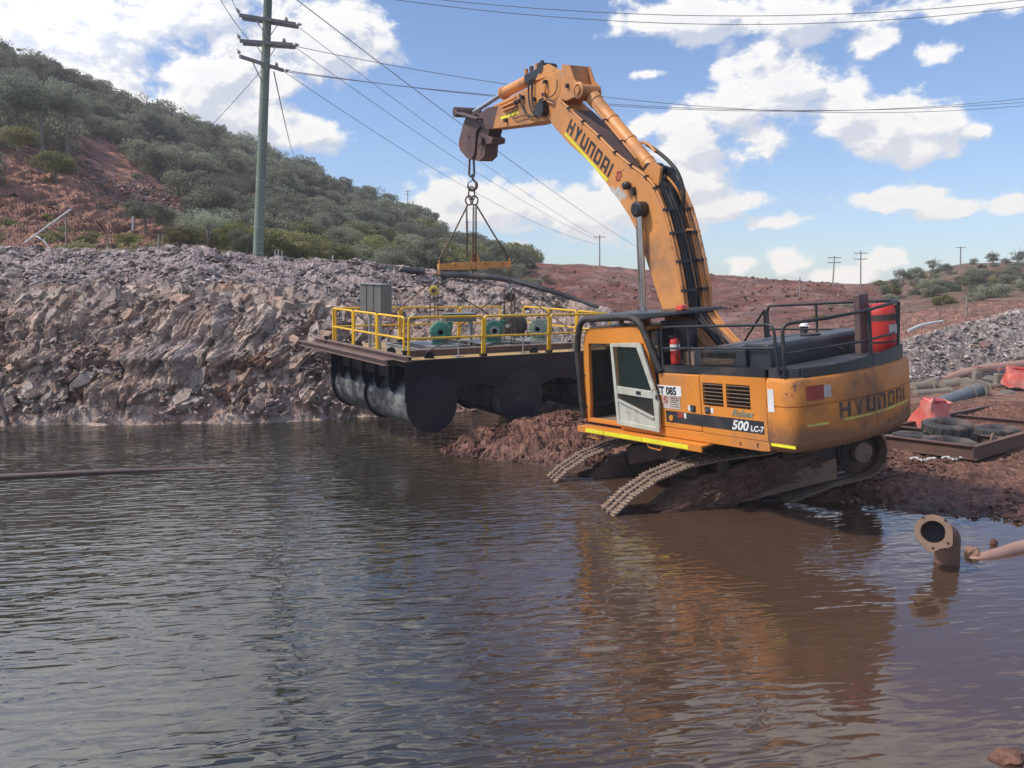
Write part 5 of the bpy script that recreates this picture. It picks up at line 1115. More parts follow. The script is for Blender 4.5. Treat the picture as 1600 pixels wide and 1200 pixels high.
railsec((.12, .05), (2.17, .05), 1); railsec((2.17+g, .05), (4.25, .05), 1); railsec((4.25+g, .05), (6.42, .05), 1)
railsec((.04, .12), (.04, 1.45), 1); railsec((.04, 1.45+g), (.04, 2.78), 1); railsec((.04, 2.78+g), (.04, 4.08), 1)
railsec((.12, 4.1), (2.05, 4.1), 1); railsec((2.05+g, 4.1), (4.05, 4.1), 1); railsec((4.05+g, 4.1), (5.6, 4.1), 1)
railsec((6.48, .12), (6.48, 1.45), 1); railsec((6.48, 1.45+g), (6.48, 2.75), 1); railsec((6.48, 2.75+g), (6.48, 4.05), 1)
for s, t in ((-.02, -.02), (-.1, 4.22), (6.6, .0), (5.55, 3.0), (6.2, 3.4)): MB().lathe([(.05, 0), (.05, .20), (.075, .205), (.075, .23), (.02, .24)], (s, t, .0), (0, 0, 1), 14).build('bollard', M_['pblack'], PO, smooth=True, angle=40)
for s, t in ((.35, 1.35), (.75, .18), (3.85, .14), (.35, 3.2), (6.0, 1.2)):
    MB().prism([(s-.13, 0), (s-.13, .06), (s-.09, .14), (s, .18), (s+.09, .14), (s+.13, .06), (s+.13, 0)], t-.012, t+.012).build('lifting_lug', M_['pblack'], PO)
for s, t in ((1.55, .16), (5.2, .12), (3.55, .2), (.9, 3.4)):
    p = MB().ring((s, t, .02), (s, t, .36), .018, n=8).build('hook_post', M_['galv'], PO); MB().box((s, t, .012), (.24, .16, .015)).build('base_plate', M_['galv'], p)
    MB().tube(spline([(s-.10, t, .44), (s-.02, t, .38), (s+.06, t, .40), (s+.10, t, .48), (s+.06, t, .56)], 4), .016, 7).build('grab_hook', M_['silver'], p, smooth=True)
def inpo(name, s, t, z, label, cat, rz=0, group=None): return mk(name, PM @ Matrix.Translation((s, t, z)) @ Matrix.Rotation(R_(rz), 4, 'Z'), label, cat, group)
# pumps: volute facing the near side, motor behind
def pump(s, t, rz, mat, label, k=1.0):
    P = inpo('pump', s, t, .15, label, 'pump', rz, 'pumps on the pontoon deck')
    m = MB(); m.lathe([(.0, -.16), (.20, -.15), (.27, -.08), (.28, .0), (.25, .07), (.14, .10)], (0, 0, .32), (0, -1, 0), 26); m.tube(spline([(.0, 0, .32), (.22, 0, .38), (.24, 0, .55)], 4), .08, 12); m.build('volute_casing', M_[mat], P, smooth=True, angle=40)
    MB().lathe([(.07, .08), (.07, .20), (.135, .20), (.135, .235), (.075, .235), (.075, .14)], (0, 0, .32), (0, -1, 0), 24, False).build('inlet_flange', M_['galv' if k > 1 else mat], P, smooth=True, angle=35)
    MB().lathe([(.073, 0), (.0, 0)], (0, -.15, .32), (0, -1, 0), 20).build('inlet_bore', M_['grill'], P)
    MB().bb(.16, .32, -.08, .08, .56, .60).build('outlet_flange', M_[mat], P)
    for a in range(12): t_ = 2*math.pi*a/12; MB().ring((.24*math.cos(t_), -.10, .32+.24*math.sin(t_)), (.24*math.cos(t_), -.07, .32+.24*math.sin(t_)), .016, n=6).build('casing_bolt', M_['galv'], P)
    MB().lathe([(.08, 0), (.10, .02), (.10, .22), (.15, .24), (.15, .30)], (0, .14, .32), (0, 1, 0), 18).build('bearing_frame', M_[mat], P, smooth=True, angle=40)
    mo = MB(); mo.lathe([(.12, -.1), (.13, -.08), (.13, .22), (.11, .26), (.05, .27)], (0, .55, .34), (0, 1, 0), 22); mo.build('motor', M_['vinyl'], P, smooth=True, angle=40)
    MB().bb(-.06, .06, .52, .70, .46, .56).build('terminal_box', M_['vinyl'], P)
    MB().bb(-.2, .2, -.1, .1, 0, .06).build('pump_foot', M_[mat], P); MB().bb(-.22, .22, .1, 1.05, .0, .10).build('base_frame', M_['galv'], P)
pump(2.0, 1.75, -30, 'green', 'green centrifugal pump on the pontoon nearest the steel cabinet'); pump(3.62, 1.65, -24, 'green', 'green pump with bright inlet flange in the middle of the pontoon', 1.1)
pump(5.25, 1.75, -42, 'palegreen', 'pale green pump at the end of the pontoon near the excavator cab', 1.1)
cbn = inpo('electrical_cabinet', .62, 2.70, 0, 'stainless steel electrical cabinet on two legs at the left end of the pontoon', 'cabinet', -88)
MB().bb(-.58, .58, -.14, .14, .94, 1.66).build('cabinet_body', M_['cabinet'], cbn, bevel=.008); MB().bb(-.61, .61, -.2, .18, 1.66, 1.69).build('rain_hood', M_['galv'], cbn)
for x in (-.385, 0, .385): MB().bb(x-.175, x+.175, -.165, -.142, .97, 1.63).build('cabinet_door', M_['cabinet'], cbn, bevel=.004)
for x in (-.193, .193): MB().bb(x-.016, x+.016, -.172, -.15, .95, 1.66).build('door_gap', M_['grill'], cbn)
for x in (-.32, .2): MB().bb(x-.035, x+.035, -.03, .03, 0, .92).build('leg', M_['galv'], cbn)
cb2 = inpo('electrical_stand', 3.0, 2.55, 0, 'low galvanised control stand between the two green pumps', 'control stand', 4)
MB().bb(-.42, .62, -.1, .1, .66, .88).build('stand_box', M_['cabinet'], cb2, bevel=.008); MB().bb(-.46, .66, -.16, .14, .88, .90).build('rain_hood', M_['galv'], cb2)
for x in (-.5, -.25): MB().bb(x-.05, x+.05, -.06, .06, .13, .62).build('leg', M_['galv'], cb2)
MB().bb(.45, .53, -.06, .06, .0, .66).build('leg', M_['galv'], cb2)
hr = inpo('hose_reel', 4.95, 2.75, .15, 'black hose wheels behind the pale green pump', 'hose reel', 20)
for x in (0, .42): MB().lathe([(.12, -.05), (.30, -.04), (.33, -.02), (.33, .02), (.30, .04), (.12, .05)], (x, 0, .34), (1, .3, 0), 26, False).build('wheel', M_['rubber'], hr, smooth=True, angle=40)
MB().ring((-.1, -.03, .34), (.52, .15, .34), .06, n=12).build('axle', M_['galv'], hr); MB().bb(-.05, .5, -.15, .15, 0, .06).build('base', M_['galv'], hr)
# deck cable
tag(MB().tube(spline([PM @ Vector(p) for p in ((2.2, 1.2, .16), (2.5, .85, .17), (2.9, .75, .16), (3.1, 1.1, .16), (3.5, 1.2, .17), (4.2, .9, .16), (4.6, 1.3, .17))], 5), .018, 6).build('deck_cable', M_['rubber'], smooth=True), 'black cable lying along the pontoon deck between the pumps', 'cable')

# ================================================================== RIGGING
def chain_links(mb, a, b, L=.085, w=.028, r=.009):
    a, b = Vector(a), Vector(b); d = b-a; n = max(2, int(d.length/(L*.72))); u = d.normalized(); s = u.orthogonal().normalized(); q = u.cross(s)
    for i in range(n):
        c = a+d*(i+.5)/n; e = s if i % 2 else q
        pts = [c+u*(L/2-w*.6)*x+e*w*y for x, y in ((1, 1), (1.35, 0), (1, -1), (-1, -1), (-1.35, 0), (-1, 1))]; mb.tube(pts, r, 4, closed=True)
def chain(a, b, label, group='lifting chains', w=.022, L=.085, r=.013): 
    m = MB(); chain_links(m, a, b, L, w, r); return tag(m.build('lifting_chain', M_['chain'], smooth=False), label, 'chain', group)
top = MX @ loc(741, 247, 1, 0)
YH = top.y; kx = lambda px, py, dy=0: at(px, py, YH+dy)
hk = mk('lifting_hook', Matrix.Translation(kx(737, 284)), 'steel crane hook hanging under the quick hitch', 'hook'); hb = kx(737, 284)
def rel(px, py): return kx(px, py)-hb
MB().tube([rel(734, 247), rel(733, 272), rel(735, 276), rel(740, 276), rel(741, 272), rel(740, 247)], .03, 8, closed=True).build('shackle', M_['hitch'], hk, smooth=True)
MB().tube(spline([rel(738, 272), rel(739, 280), rel(744, 286), rel(744, 293), rel(738, 297), rel(732, 293), rel(731, 286)], 5), [.03]*10+[.045]*14+[.04, .035, .03, .025, .02, .015, .01], 9).build('hook_bowl', M_['hitch'], hk, smooth=True)
MB().tube([rel(731, 286), rel(738, 282)], .012, 6).build('safety_latch', M_['hitch'], hk)
rg = mk('master_link', Matrix.Translation(kx(737, 312)), 'long steel master link with rings hanging on the crane hook', 'link'); hb = kx(737, 312)
MB().tube([rel(733, 294), rel(732, 308), rel(735, 312), rel(740, 312), rel(742, 308), rel(741, 294), rel(737, 291)], .022, 7, closed=True).build('long_link', M_['hitch'], rg, smooth=True)
for x in (733, 741):
    c = rel(x, 313); MB().tube([c+Vector((.10*math.cos(t), .04, .12*math.sin(t))) for t in [2*math.pi*k/14 for k in range(14)]], .022, 6, closed=True).build('ring', M_['hitch'], rg, smooth=True)
BL, BR = at(686, 417, YH-.65), at(796, 413, YH+.75); BLt, BRt = BL+Vector((0, 0, .18)), BR+Vector((0, 0, .16))
R0 = kx(737, 318)
def sling(a, b, label, r=.022): return tag(MB().tube([a, a.lerp(b, .5)-Vector((0, 0, .03)), b], r, 7).build('lifting_sling', M_['chain'], smooth=True), label, 'sling', 'slings under the crane hook')
sling(kx(731, 320), BLt, 'sling running from the ring down to the left end of the spreader beam'); sling(kx(744, 320), BRt, 'sling running from the ring down to the right end of the spreader beam')
chain(kx(729, 322), kx(730, 402), 'left loose chain hanging from the ring above the spreader beam'); chain(kx(740, 322), kx(739, 428), 'middle hanging chain passing in front of the spreader beam'); chain(kx(744, 322), kx(743, 424), 'right hanging chain passing in front of the spreader beam')
sb = mk('spreader_beam', Matrix.Translation((BL+BR)/2), 'orange steel spreader beam hanging level above the pontoon', 'spreader beam')
A0, B0 = BL-(BL+BR)/2, BR-(BL+BR)/2; dm = B0-A0
MB().beam(A0+dm*.19, B0-dm*.32, .14, .20).build('centre_box', M_['hookorange'], sb, bevel=.008); MB().beam(A0-dm*.01, A0+dm*.2, .11, .17).build('end_box', M_['hookorange'], sb, bevel=.006); MB().beam(B0-dm*.33, B0+dm*.01, .11, .17).build('end_box', M_['hookorange'], sb, bevel=.006)
MB().prism([(-.14, .09), (-.06, .34), (.06, .34), (.14, .09)], -.02, .02).build('centre_lug', M_['hookorange'], sb)
for f in (.2, .44, .67): c = A0+dm*f; MB().box(c+Vector((0, -.09, 0)), (.03, .03, .19)).build('splice_plate', M_['hookorange'], sb)
for f in (.215, .23, .645, .66, .9): c = A0+dm*f; MB().ring(c+Vector((.0, -.1, .03)), c+Vector((0, -.06, .03)), .018, n=6).build('bolt', M_['black'], sb)
for f, e in ((.0, 1), (1.0, 1)): c = A0+dm*f; MB().box(c+Vector((0, 0, .12)), (.03, .09, .12)).build('end_lug', M_['hookorange'], sb); MB().box(c-Vector((0, 0, .12)), (.03, .09, .12)).build('end_lug', M_['hookorange'], sb)
def hoist(px, py, Y, mat, label):
    c = at(px, py, Y); h = mk('chain_hoist', Matrix.Translation(c), label, 'chain hoist', 'chain hoists below the spreader beam')
    MB().lathe([(.05, -.10), (.13, -.09), (.14, 0), (.13, .09), (.05, .10)], (0, 0, 0), (0, 1, 0), 18).build('hoist_body', M_[mat], h, smooth=True, angle=40)
    MB().tube(spline([(0, 0, .13), (.0, 0, .2), (.06, 0, .26), (.02, 0, .33), (-.05, 0, .3)], 4), .018, 6).build('top_hook', M_['silver'], h, smooth=True)
    MB().bb(-.05, .05, -.13, -.1, -.05, .05).build('cover_plate', M_['black'], h); return c
yl, yr_ = BL.y, BR.y
M_['hoisty'] = paint('yellow_hoist', (.70, .50, .06), .5, amt=.4)
hl = hoist(678, 454, yl, 'hoisty', 'yellow chain hoist below the left end of the spreader beam'); hr_ = hoist(797, 464, yr_, 'black', 'black chain hoist below the right end of the spreader beam')
DKp = lambda s, t, z=.15: PM @ Vector((s, t, z))
chain(BL-Vector((0, 0, .12)), hl+Vector((0, 0, .3)), 'short chain between the left beam end and the yellow hoist', w=.04, L=.13); chain(BR-Vector((0, 0, .12)), hr_+Vector((0, 0, .3)), 'short chain between the right beam end and the black hoist', w=.04, L=.13)
for px, dx, lb in ((672, 0, 'left chain fall below the yellow hoist'), (679, 0, 'middle chain fall below the yellow hoist'), (684, 0, 'right chain fall below the yellow hoist')): chain(at(px, 440, yl), at(px, 500, yl), lb, w=.022, L=.08, r=.009)
for px, py2, lb in ((788, 530, 'left chain fall below the black hoist'), (799, 548, 'middle chain fall below the black hoist'), (804, 555, 'right chain fall below the black hoist')): chain(at(px, 452, yr_), at(px, py2, yr_-1.5), lb, w=.022, L=.08, r=.010)
def diag(a, b, lb): return tag(MB().tube([a, b], .016, 6).build('lifting_sling', M_['chain'], smooth=True), lb, 'sling', 'slings under the crane hook')
diag(at(682, 440, yl), at(762, 490, yl+2), 'sling from the yellow hoist down to the far side of the pontoon'); diag(at(674, 440, yl), at(612, 492, yl+1), 'sling from the yellow hoist down to the left end of the pontoon')
diag(at(803, 450, yr_), DKp(5.2, .14, .5), 'sling from the black hoist down to the hook near the cab'); diag(at(790, 452, yr_), at(716, 512, yr_-2), 'sling from the black hoist down to the hook beside the green pump'); 
diag(DKp(3.9, .2, .45), DKp(3.55, .2, .5), 'short sling between two hook posts on the pontoon')
diag(DKp(.8, .2, .2), DKp(1.55, .16, .5), 'loose sling on the pontoon deck near the front corner')

# ================================================================== POWER POLES AND WIRES
M_['polewood'] = paint('green_treated_pole', (.20, .235, .19), .8, dirt=(.10, .12, .10), amt=.5, scale=.9, streak=.5)
M_['armwood'] = paint('grey_crossarm', (.27, .26, .26), .8, dirt=(.15, .15, .15), amt=.5, scale=3, streak=.4)
M_['porcelain'] = paint('porcelain', (.45, .44, .43), .3, amt=.2)
M_['wire'] = paint('weathered_wire', (.22, .23, .26), .5, metal=.4, amt=.1)
pb0 = at(403, 404, 31); pt0 = at(421, -60, 31)
PL = mk('power_pole', Matrix.Translation(pb0), 'tall green treated timber power pole with three crossarms behind the bank', 'power pole'); pv = pt0-pb0
MB().tube([-pv*.06, pv*.0, pv*.5, pv], [.205, .20, .175, .15], 18).build('pole_shaft', M_['polewood'], PL, smooth=True)
for f in (.02, .06, .11, .18, .27, .38, .55): c = pv*f; MB().ring(c-pv*.0012, c+pv*.0012, .215-.055*f, n=18).build('steel_band', M_['galv'], PL)
CA_ = {}
def xarm(l, r, nm, dbl, dy=.1):
    a, b = at(l[0], l[1], l[2])-pb0, at(r[0], r[1], r[2])-pb0
    for k in ((-1, 1) if dbl else (-1,)): o = Vector((.02, k*.17+.0, 0)); MB().beam(a+o, b+o, .09, .12).build('crossarm', M_['armwood'], PL)
    mdl = (a+b)/2
    for e in (a.lerp(b, .28), a.lerp(b, .72)): MB().beam(e+Vector((0, -.17, 0)), mdl+Vector((0, -.17, -.7)), .03, .03).build('arm_brace', M_['galv'], PL)
    CA_[nm] = (a+pb0, b+pb0)
xarm((375, 26, 30.4), (463, 40, 31.6), 'a', True); xarm((376, 66, 30.6), (459, 72, 31.3), 'b', True); xarm((376, 90, 30.2), (444, 112, 31.9), 'c', False)
def insul(p, d=(0, 0, 1), k=1.):
    MB().lathe([(.02, 0), (.02, .05), (.07, .06), (.08, .09), (.04, .10), (.06, .12), (.07, .15), (.03, .17), (.02, .22)], Vector(p)-pb0, d, 12).build('insulator', M_['porcelain'], PL, smooth=True, angle=40)
for nm in 'abc':
    a, b = CA_[nm]; insul(a+Vector((0, 0, .1)), (-.4, -.4, .8)); insul(b+Vector((0, 0, .05)), (.8, .4, .1)); insul(a.lerp(b, .82)+Vector((0, 0, .06)))
def wire(a, b, sag, label, r=.016, n=24):
    a, b = Vector(a), Vector(b); pts = [a.lerp(b, i/n)-Vector((0, 0, sag*4*(i/n)*(1-i/n))) for i in range(n+1)]
    return tag(MB().tube(pts, r, 5).build('power_line', M_['wire'], smooth=True), label, 'power line', 'power lines across the sky')
D9 = 75
wire(CA_['b'][1], at(936, 376, D9), .6, 'power line from the middle crossarm to the far pole on the embankment', .012); wire(CA_['a'][1], at(938, 374, D9), .4, 'power line from the top crossarm to the far pole on the embankment', .012)
wire(CA_['c'][1], at(935, 382, D9), 1.0, 'power line from the lowest crossarm to the far pole on the embankment', .012); wire(at(438, -20, 31), at(1010, 395, 110), .5, 'power line from above the pole running down behind the boom', .02)
wire(CA_['c'][0].lerp(CA_['c'][1], .8), at(1700, 141, 44), 1.35, 'upper of the three level lines crossing behind the boom', .013); wire(CA_['c'][1], at(1700, 150, 44), 1.1, 'middle of the three level lines crossing behind the boom', .013); wire(CA_['b'][1], at(1700, 154, 44), 1.5, 'lowest of the three level lines crossing behind the boom', .013)
wire(at(470, -28, 31), at(1760, -22, 36), 1.25, 'upper of the two lines along the top edge of the sky', .014); wire(at(430, -30, 31), at(1760, -14, 36), 1.5, 'lower of the two lines along the top edge of the sky', .014)
wire(at(338, -12, 30), CA_['b'][0]+Vector((.3, 0, .1)), .1, 'jumper line curving down to the left end of the middle crossarm', .014); wire(at(352, -30, 30), CA_['a'][0], .1, 'line coming from above to the left end of the top crossarm', .014)
wire(at(410, 108, 31), at(205, 305, 52), .4, 'guy wire running from the pole down to the red slope on the left', .012); wire(at(428, 112, 31), at(461, 248, 100), .5, 'thin line running from the pole down to the wooded ridge', .025)
def far_pole(px, y0, y1, Y, label, arms=1, r=.11, lean=0):
    r *= .62
    a = at(px, y1+3, Y); b = at(px+lean, y0, Y); o = mk('power_pole', Matrix.Translation(a), label, 'power pole', 'distant power poles'); d = b-a
    MB().tube([Vector((0, 0, -.3)), d], [r, r*.75], 8).build('pole_shaft', M_['armwood'], o, smooth=True)
    for k in range(arms): c = d*(.94-.16*k); MB().beam(c+Vector((-.55, .1, 0)), c+Vector((.55, -.1, 0)), .07, .07).build('crossarm', M_['armwood'], o)
far_pole(937, 367, 420, 75, 'single distant pole standing on the red embankment left of the boom', 1); far_pole(1301, 400, 443, 68, 'left one of the two tall poles right of the exhaust stack', 2, lean=3); far_pole(1345, 392, 447, 69, 'taller right one of the two poles above the embankment', 2)
far_pole(1250, 433, 468, 60, 'short pole low against the red embankment', 0, .09); far_pole(1501, 385, 412, 93, 'pole on the top of the right hill', 1, .14); far_pole(637, 297, 322, 146, 'tiny pole on the wooded ridge left of the hook', 2, .14); far_pole(731, 345, 388, 142, 'tiny pole on the ridge behind the hanging chains', 1, .14)

# ================================================================== BANK TOP THINGS
M_['poly'] = paint('black_poly_pipe', (.03, .032, .036), .42, dirt=(.16, .13, .12), amt=.4, scale=2)
M_['pink'] = paint('dusty_pink_pipe', (.40, .235, .18), .6, dirt=(.30, .15, .11), amt=.5, scale=2)
M_['whitepipe'] = paint('white_pvc', (.62, .61, .60), .45, dirt=(.35, .3, .28), amt=.35, scale=3)
def pipe_thing(name, pts, r, mat, label, cat='pipe', group=None, n=14, k=5):
    P = spline(pts, k); o = P[0].copy(); return tag(MB().tube(P, r, n).build(name, M_[mat], smooth=True, angle=60), label, cat, group)
def g_at(px, py, Y, up=0): p = at(px, py, Y); return Vector((p.x, p.y, hz(p.x, p.y)+up))
pipe_thing('black_pipe', [at(575, 419, 30), at(620, 421, 30), at(664, 424, 30)], .125, 'poly', 'short black poly pipe lying on the bank crest left of the spreader beam')
pipe_thing('pink_pipe', [at(662, 428, 30.6), at(694, 429, 30.6)], .09, 'pink', 'pink pipe joining the black pipes on the bank crest')
pipe_thing('black_pipe', [at(688, 429, 30.4), at(740, 431, 30.4), at(795, 437, 30.2), at(850, 452, 29.6), at(895, 466, 29.4), at(935, 480, 29)], [.12]*11+[.11]*5+[.09]*5+[.07]*5, 'poly', 'long black poly pipe running down the rubble behind the pontoon')
pipe_thing('rail_pipe', [at(800, 436, 32), at(860, 456, 31), at(930, 477, 30.5)], .03, 'galv', 'thin pale pipe running above the black pipe down the rubble')
pipe_thing('white_pole', [at(39, 379, 31), at(111, 327, 31)], .035, 'whitepipe', 'white pole leaning over the bank at the left', 'pole')
pipe_thing('bent_pipe', [at(55, 368, 31.2), at(70, 378, 31), at(80, 392, 31)], .03, 'whitepipe', 'short bent white pipe under the leaning pole', 'pipe')
M_['fence'] = paint('old_fence_timber', (.28, .24, .19), .85, amt=.5, scale=4)
for i, (px, y0, y1, Y, r, m, lb) in enumerate([(103, 338, 388, 33, .04, 'fence', 'thin grey post beside the leaning white pole'), (248, 366, 393, 34, .05, 'fence', 'left timber post before the olive bushes'), (254, 366, 392, 34, .045, 'fence', 'right timber post before the olive bushes'), (168, 373, 392, 34, .04, 'fence', 'dark short post on the bank crest'),
    (429, 391, 404, 31, .025, 'whitepipe', 'left white marker stake right of the power pole'), (434, 390, 404, 31, .025, 'whitepipe', 'middle white marker stake right of the power pole'), (440, 392, 404, 31, .025, 'whitepipe', 'right white marker stake right of the power pole'), (519, 399, 408, 31, .025, 'whitepipe', 'white marker stake near the middle of the bank crest'), (207, 338, 356, 45, .05, 'whitepipe', 'pale post in front of the round bush')]):
    pipe_thing('fence_post', [at(px, y1+5, Y), at(px+1, y0, Y)], r, m, lb, 'post', None, 8, 1)
for a, b, lb in (((0, 358), (103, 345), 'upper sagging fence wire at the far left'), ((103, 380), (168, 381), 'fence wire between the grey post and the dark post'), ((205, 393), (250, 378), 'sloping fence rail left of the timber posts')): 
    p, q = at(*a, 33), at(*b, 33); tag(MB().tube([p, p.lerp(q, .5)-Vector((0, 0, .08)), q], .018, 5).build('fence_wire', M_['fence'], smooth=True), lb, 'fence wire')
pipe_thing('timber_stick', [at(372, 614, 21.3), at(388, 588, 21.8)], .035, 'pink', 'broken stick standing out of the cliff foot', 'stick', None, 7, 1)
pipe_thing('timber_post', [at(12, 664, 20.2), at(4, 640, 20.3), at(-6, 628, 20.4)], .07, 'hitch', 'dark leaning timber at the waterline at the far left', 'timber', None, 8, 2)
pipe_thing('floating_log', [Vector((-14, 14.0, .0)), Vector((-10.2, 14.85, .03)), Vector((-8.4, 15.3, .03)), Vector((-5.4, 15.9, -.01))], [.065]*6+[.055]*5+[.05, .045, .04, .03, .02], 'hitch', 'long thin brown log floating at the left', 'log')
# ================================================================== RIGHT SIDE CLUTTER
def gz(px, py, Y): p = at(px, py, Y); return p
pipe_thing('pink_pipe', [gz(1450, 603, 24.5), gz(1480, 592, 24.8), gz(1520, 581, 25.2), gz(1560, 574, 25.6), gz(1640, 566, 26)], .165, 'pink', 'thick dusty pink pipe curving past the pile of valves')
pipe_thing('black_pipe', [gz(1515, 594, 24.2), gz(1545, 588, 24.4), gz(1580, 581, 24.8)], .12, 'poly', 'black pipe lying under the pink pipe')
M_['dusty'] = paint('dusty_valve_casting', (.235, .205, .165), .8, dirt=(.2, .14, .11), amt=.5, scale=4)
M_['bluegrey'] = paint('blue_grey_pipe', (.14, .165, .18), .65, dirt=(.22, .17, .14), amt=.5, scale=3)
def fl_pipe(a, b, r, mat, label, fl=((0, 1.35), (1, 1.35)), valve=None):
    a, b = Vector(a), Vector(b); d = (b-a); u = d.normalized(); o = mk('flanged_pipe', Matrix.Translation(a), label, 'pipe', 'flanged pipes and valves piled beside the track')
    MB().tube([Vector((0, 0, 0)), d], r, 18).build('pipe_body', M_[mat], o, smooth=True, angle=50)
    for f, k in fl:
        c = d*f; F = MB().ring(c-u*.03, c+u*.03, r*k, n=22).build('flange', M_['dusty'], o, smooth=True, angle=50)
    if valve:
        c = d*valve; MB().bb(c.x-.12, c.x+.12, c.y-.1, c.y+.1, c.z, c.z+.42).build('valve_body', M_['dusty'], o, bevel=.03); MB().tube([c+Vector((0, 0, .4)), c+Vector((0, 0, .62))], .025, 6).build('valve_stem', M_['galv'], o)
        MB().tube([c+Vector((.12*math.cos(t), .12*math.sin(t), .55)) for t in [2*math.pi*k/12 for k in range(12)]], .015, 5, closed=True).build('hand_wheel', M_['red_refl'], o)
    return o
fl_pipe(gz(1466, 632, 21.2), gz(1530, 608, 22.3), .19, 'bluegrey', 'blue grey pipe with a bell end, front of the pipe pile', ((.75, 1.15), (.98, 1.5), (1.0, 1.45)))
fl_pipe(gz(1424, 607, 23), gz(1456, 604, 23.3), .19, 'dusty', 'tan pipe stub beside the counterweight', ((.85, 1.3), (1, 1.35)))
fl_pipe(gz(1428, 617, 22.4), gz(1482, 613, 22.8), .14, 'dusty', 'lower tan pipe beside the orange barrier', ((1, 1.25),))
fl_pipe(gz(1470, 605, 23.6), gz(1512, 600, 24), .21, 'dusty', 'tan pipe with a joint ring in the middle of the pile', ((.6, 1.25),))
fl_pipe(gz(1512, 604, 23.4), gz(1545, 598, 23.9), .17, 'dusty', 'tan valve pipe with an upright stem', ((0, 1.4), (1, 1.4)), .4)
fl_pipe(gz(1540, 607, 23.2), gz(1572, 603, 23.6), .14, 'dusty', 'rightmost valve pipe of the pile with a red hand wheel', ((0, 1.5), (1, 1.4)), .6)
fl_pipe(gz(1546, 621, 22.2), gz(1572, 617, 22.4), .07, 'pink', 'short tan pipe with a blue fitting lying on the dirt', ((.9, 1.8), (1, 1.7)))
fl_pipe(gz(1566, 616, 22.4), gz(1582, 615, 22.5), .10, 'bluegrey', 'small blue grey fitting on the dirt', ((.1, 1.3), (.6, 1.3)))
M_['barrier'] = paint('faded_red_plastic', (.70, .13, .10), .5, dirt=(.66, .28, .22), amt=1.0, scale=2.2)
def barrier(px, py, Y, s, rz, label):
    p = at(px, py, Y); o = mk('road_barrier', Matrix.Translation(p) @ Matrix.Rotation(R_(rz), 4, 'Z') @ Matrix.Rotation(R_(6), 4, 'X'), label, 'barrier', 'crushed plastic road barriers')
    prof = [(-.42, 0), (-.42, .10), (-.40, .28), (-.26, .46), (-.17, .60), (-.15, .84), (.15, .84), (.17, .60), (.26, .46), (.40, .28), (.42, .10), (.42, 0)]
    V = []; n = len(prof); xs = [-.62, -.6, -.45, -.3, -.15, 0, .15, .3, .45, .6, .62]
    for x in xs:
        k = .9 if abs(x) > .61 else 1
        for y, z in prof: V.append((x*s, y*k*s, z*s*(1-.10*math.sin(x*4))+.05*s*math.sin(x*9+y*7)))
    V = np.array(V); V += .13*s*np.stack([perlin(V*3), perlin(V*3+9), perlin(V*3+20)], 1)
    F = [(i*n+j, i*n+(j+1) % n, (i+1)*n+(j+1) % n, (i+1)*n+j) for i in range(len(xs)-1) for j in range(n)]+[tuple(range(n-1, -1, -1)), tuple((len(xs)-1)*n+j for j in range(n))]
    m = MB(); m.add(V, F); m.build('barrier_body', M_['barrier'], o, smooth=True, angle=50)
    m = MB(); m.box((-.05*s, 0, .86*s), (1.0*s, .30*s, .12*s), Matrix.Rotation(.10, 3, 'Y') @ Matrix.Rotation(.15, 3, 'X')); m.build('barrier_cap', M_['red'], o, bevel=.04*s)
barrier(1454, 668, 18.3, .78, 35, 'crushed red and white plastic barrier behind the counterweight'); barrier(1592, 603, 22.9, .62, -15, 'broken red and white barrier at the right edge')
# steel sled with tyres
u_, v_ = Vector((.8, .6, 0)), Vector((-.6, .8, 0)); SA = Vector((9.06, 14.80, .40))
sled = mk('steel_skid_frame', Matrix((u_, v_, Vector((0, 0, 1)))).transposed().to_4x4(), 'rusty open steel skid frame holding old tyres on the mud', 'steel frame')
sled.matrix_basis = Matrix.Translation(SA) @ sled.matrix_basis @ Matrix.Rotation(R_(-2), 4, 'X')
M_['skidsteel'] = paint('rusty_skid_steel', (.12, .066, .05), .7, dirt=(.20, .11, .085), amt=.5, scale=1.5)
def plate(a, b, h=.26, w=.02, nm='side_beam'):
    m = MB(); a, b = Vector(a), Vector(b); m.beam(a+Vector((0, 0, h/2)), b+Vector((0, 0, h/2)), w, h); m.beam(a+Vector((0, 0, h)), b+Vector((0, 0, h)), .13, .018); m.beam(a, b, .13, .018); return m.build(nm, M_['skidsteel'], sled)
plate((0, 0, 0), (7.5, 0, 0)); plate((0, 2.35, 0), (7.5, 2.35, 0)); plate((.05, .0, 0), (.05, 2.35, 0), nm='end_beam'); plate((1.75, .07, .02), (1.75, 2.28, .02), .2, nm='cross_beam'); plate((4.6, .07, .02), (4.6, 2.28, .02), .2, nm='cross_beam')
m = MB(); m.bb(.06, 7.4, .02, 2.33, -.02, 0.012); m.build('floor_plate', M_['skidsteel'], sled)
m = MB(); m.prism([(.95, .26), (1.02, .40), (1.12, .40), (1.18, .26)], .05, .08); m.build('lug', M_['hub'], sled)
M_['tyre'] = paint('old_tyre', (.040, .040, .042), .75, dirt=(.17, .12, .10), amt=.65, scale=3)
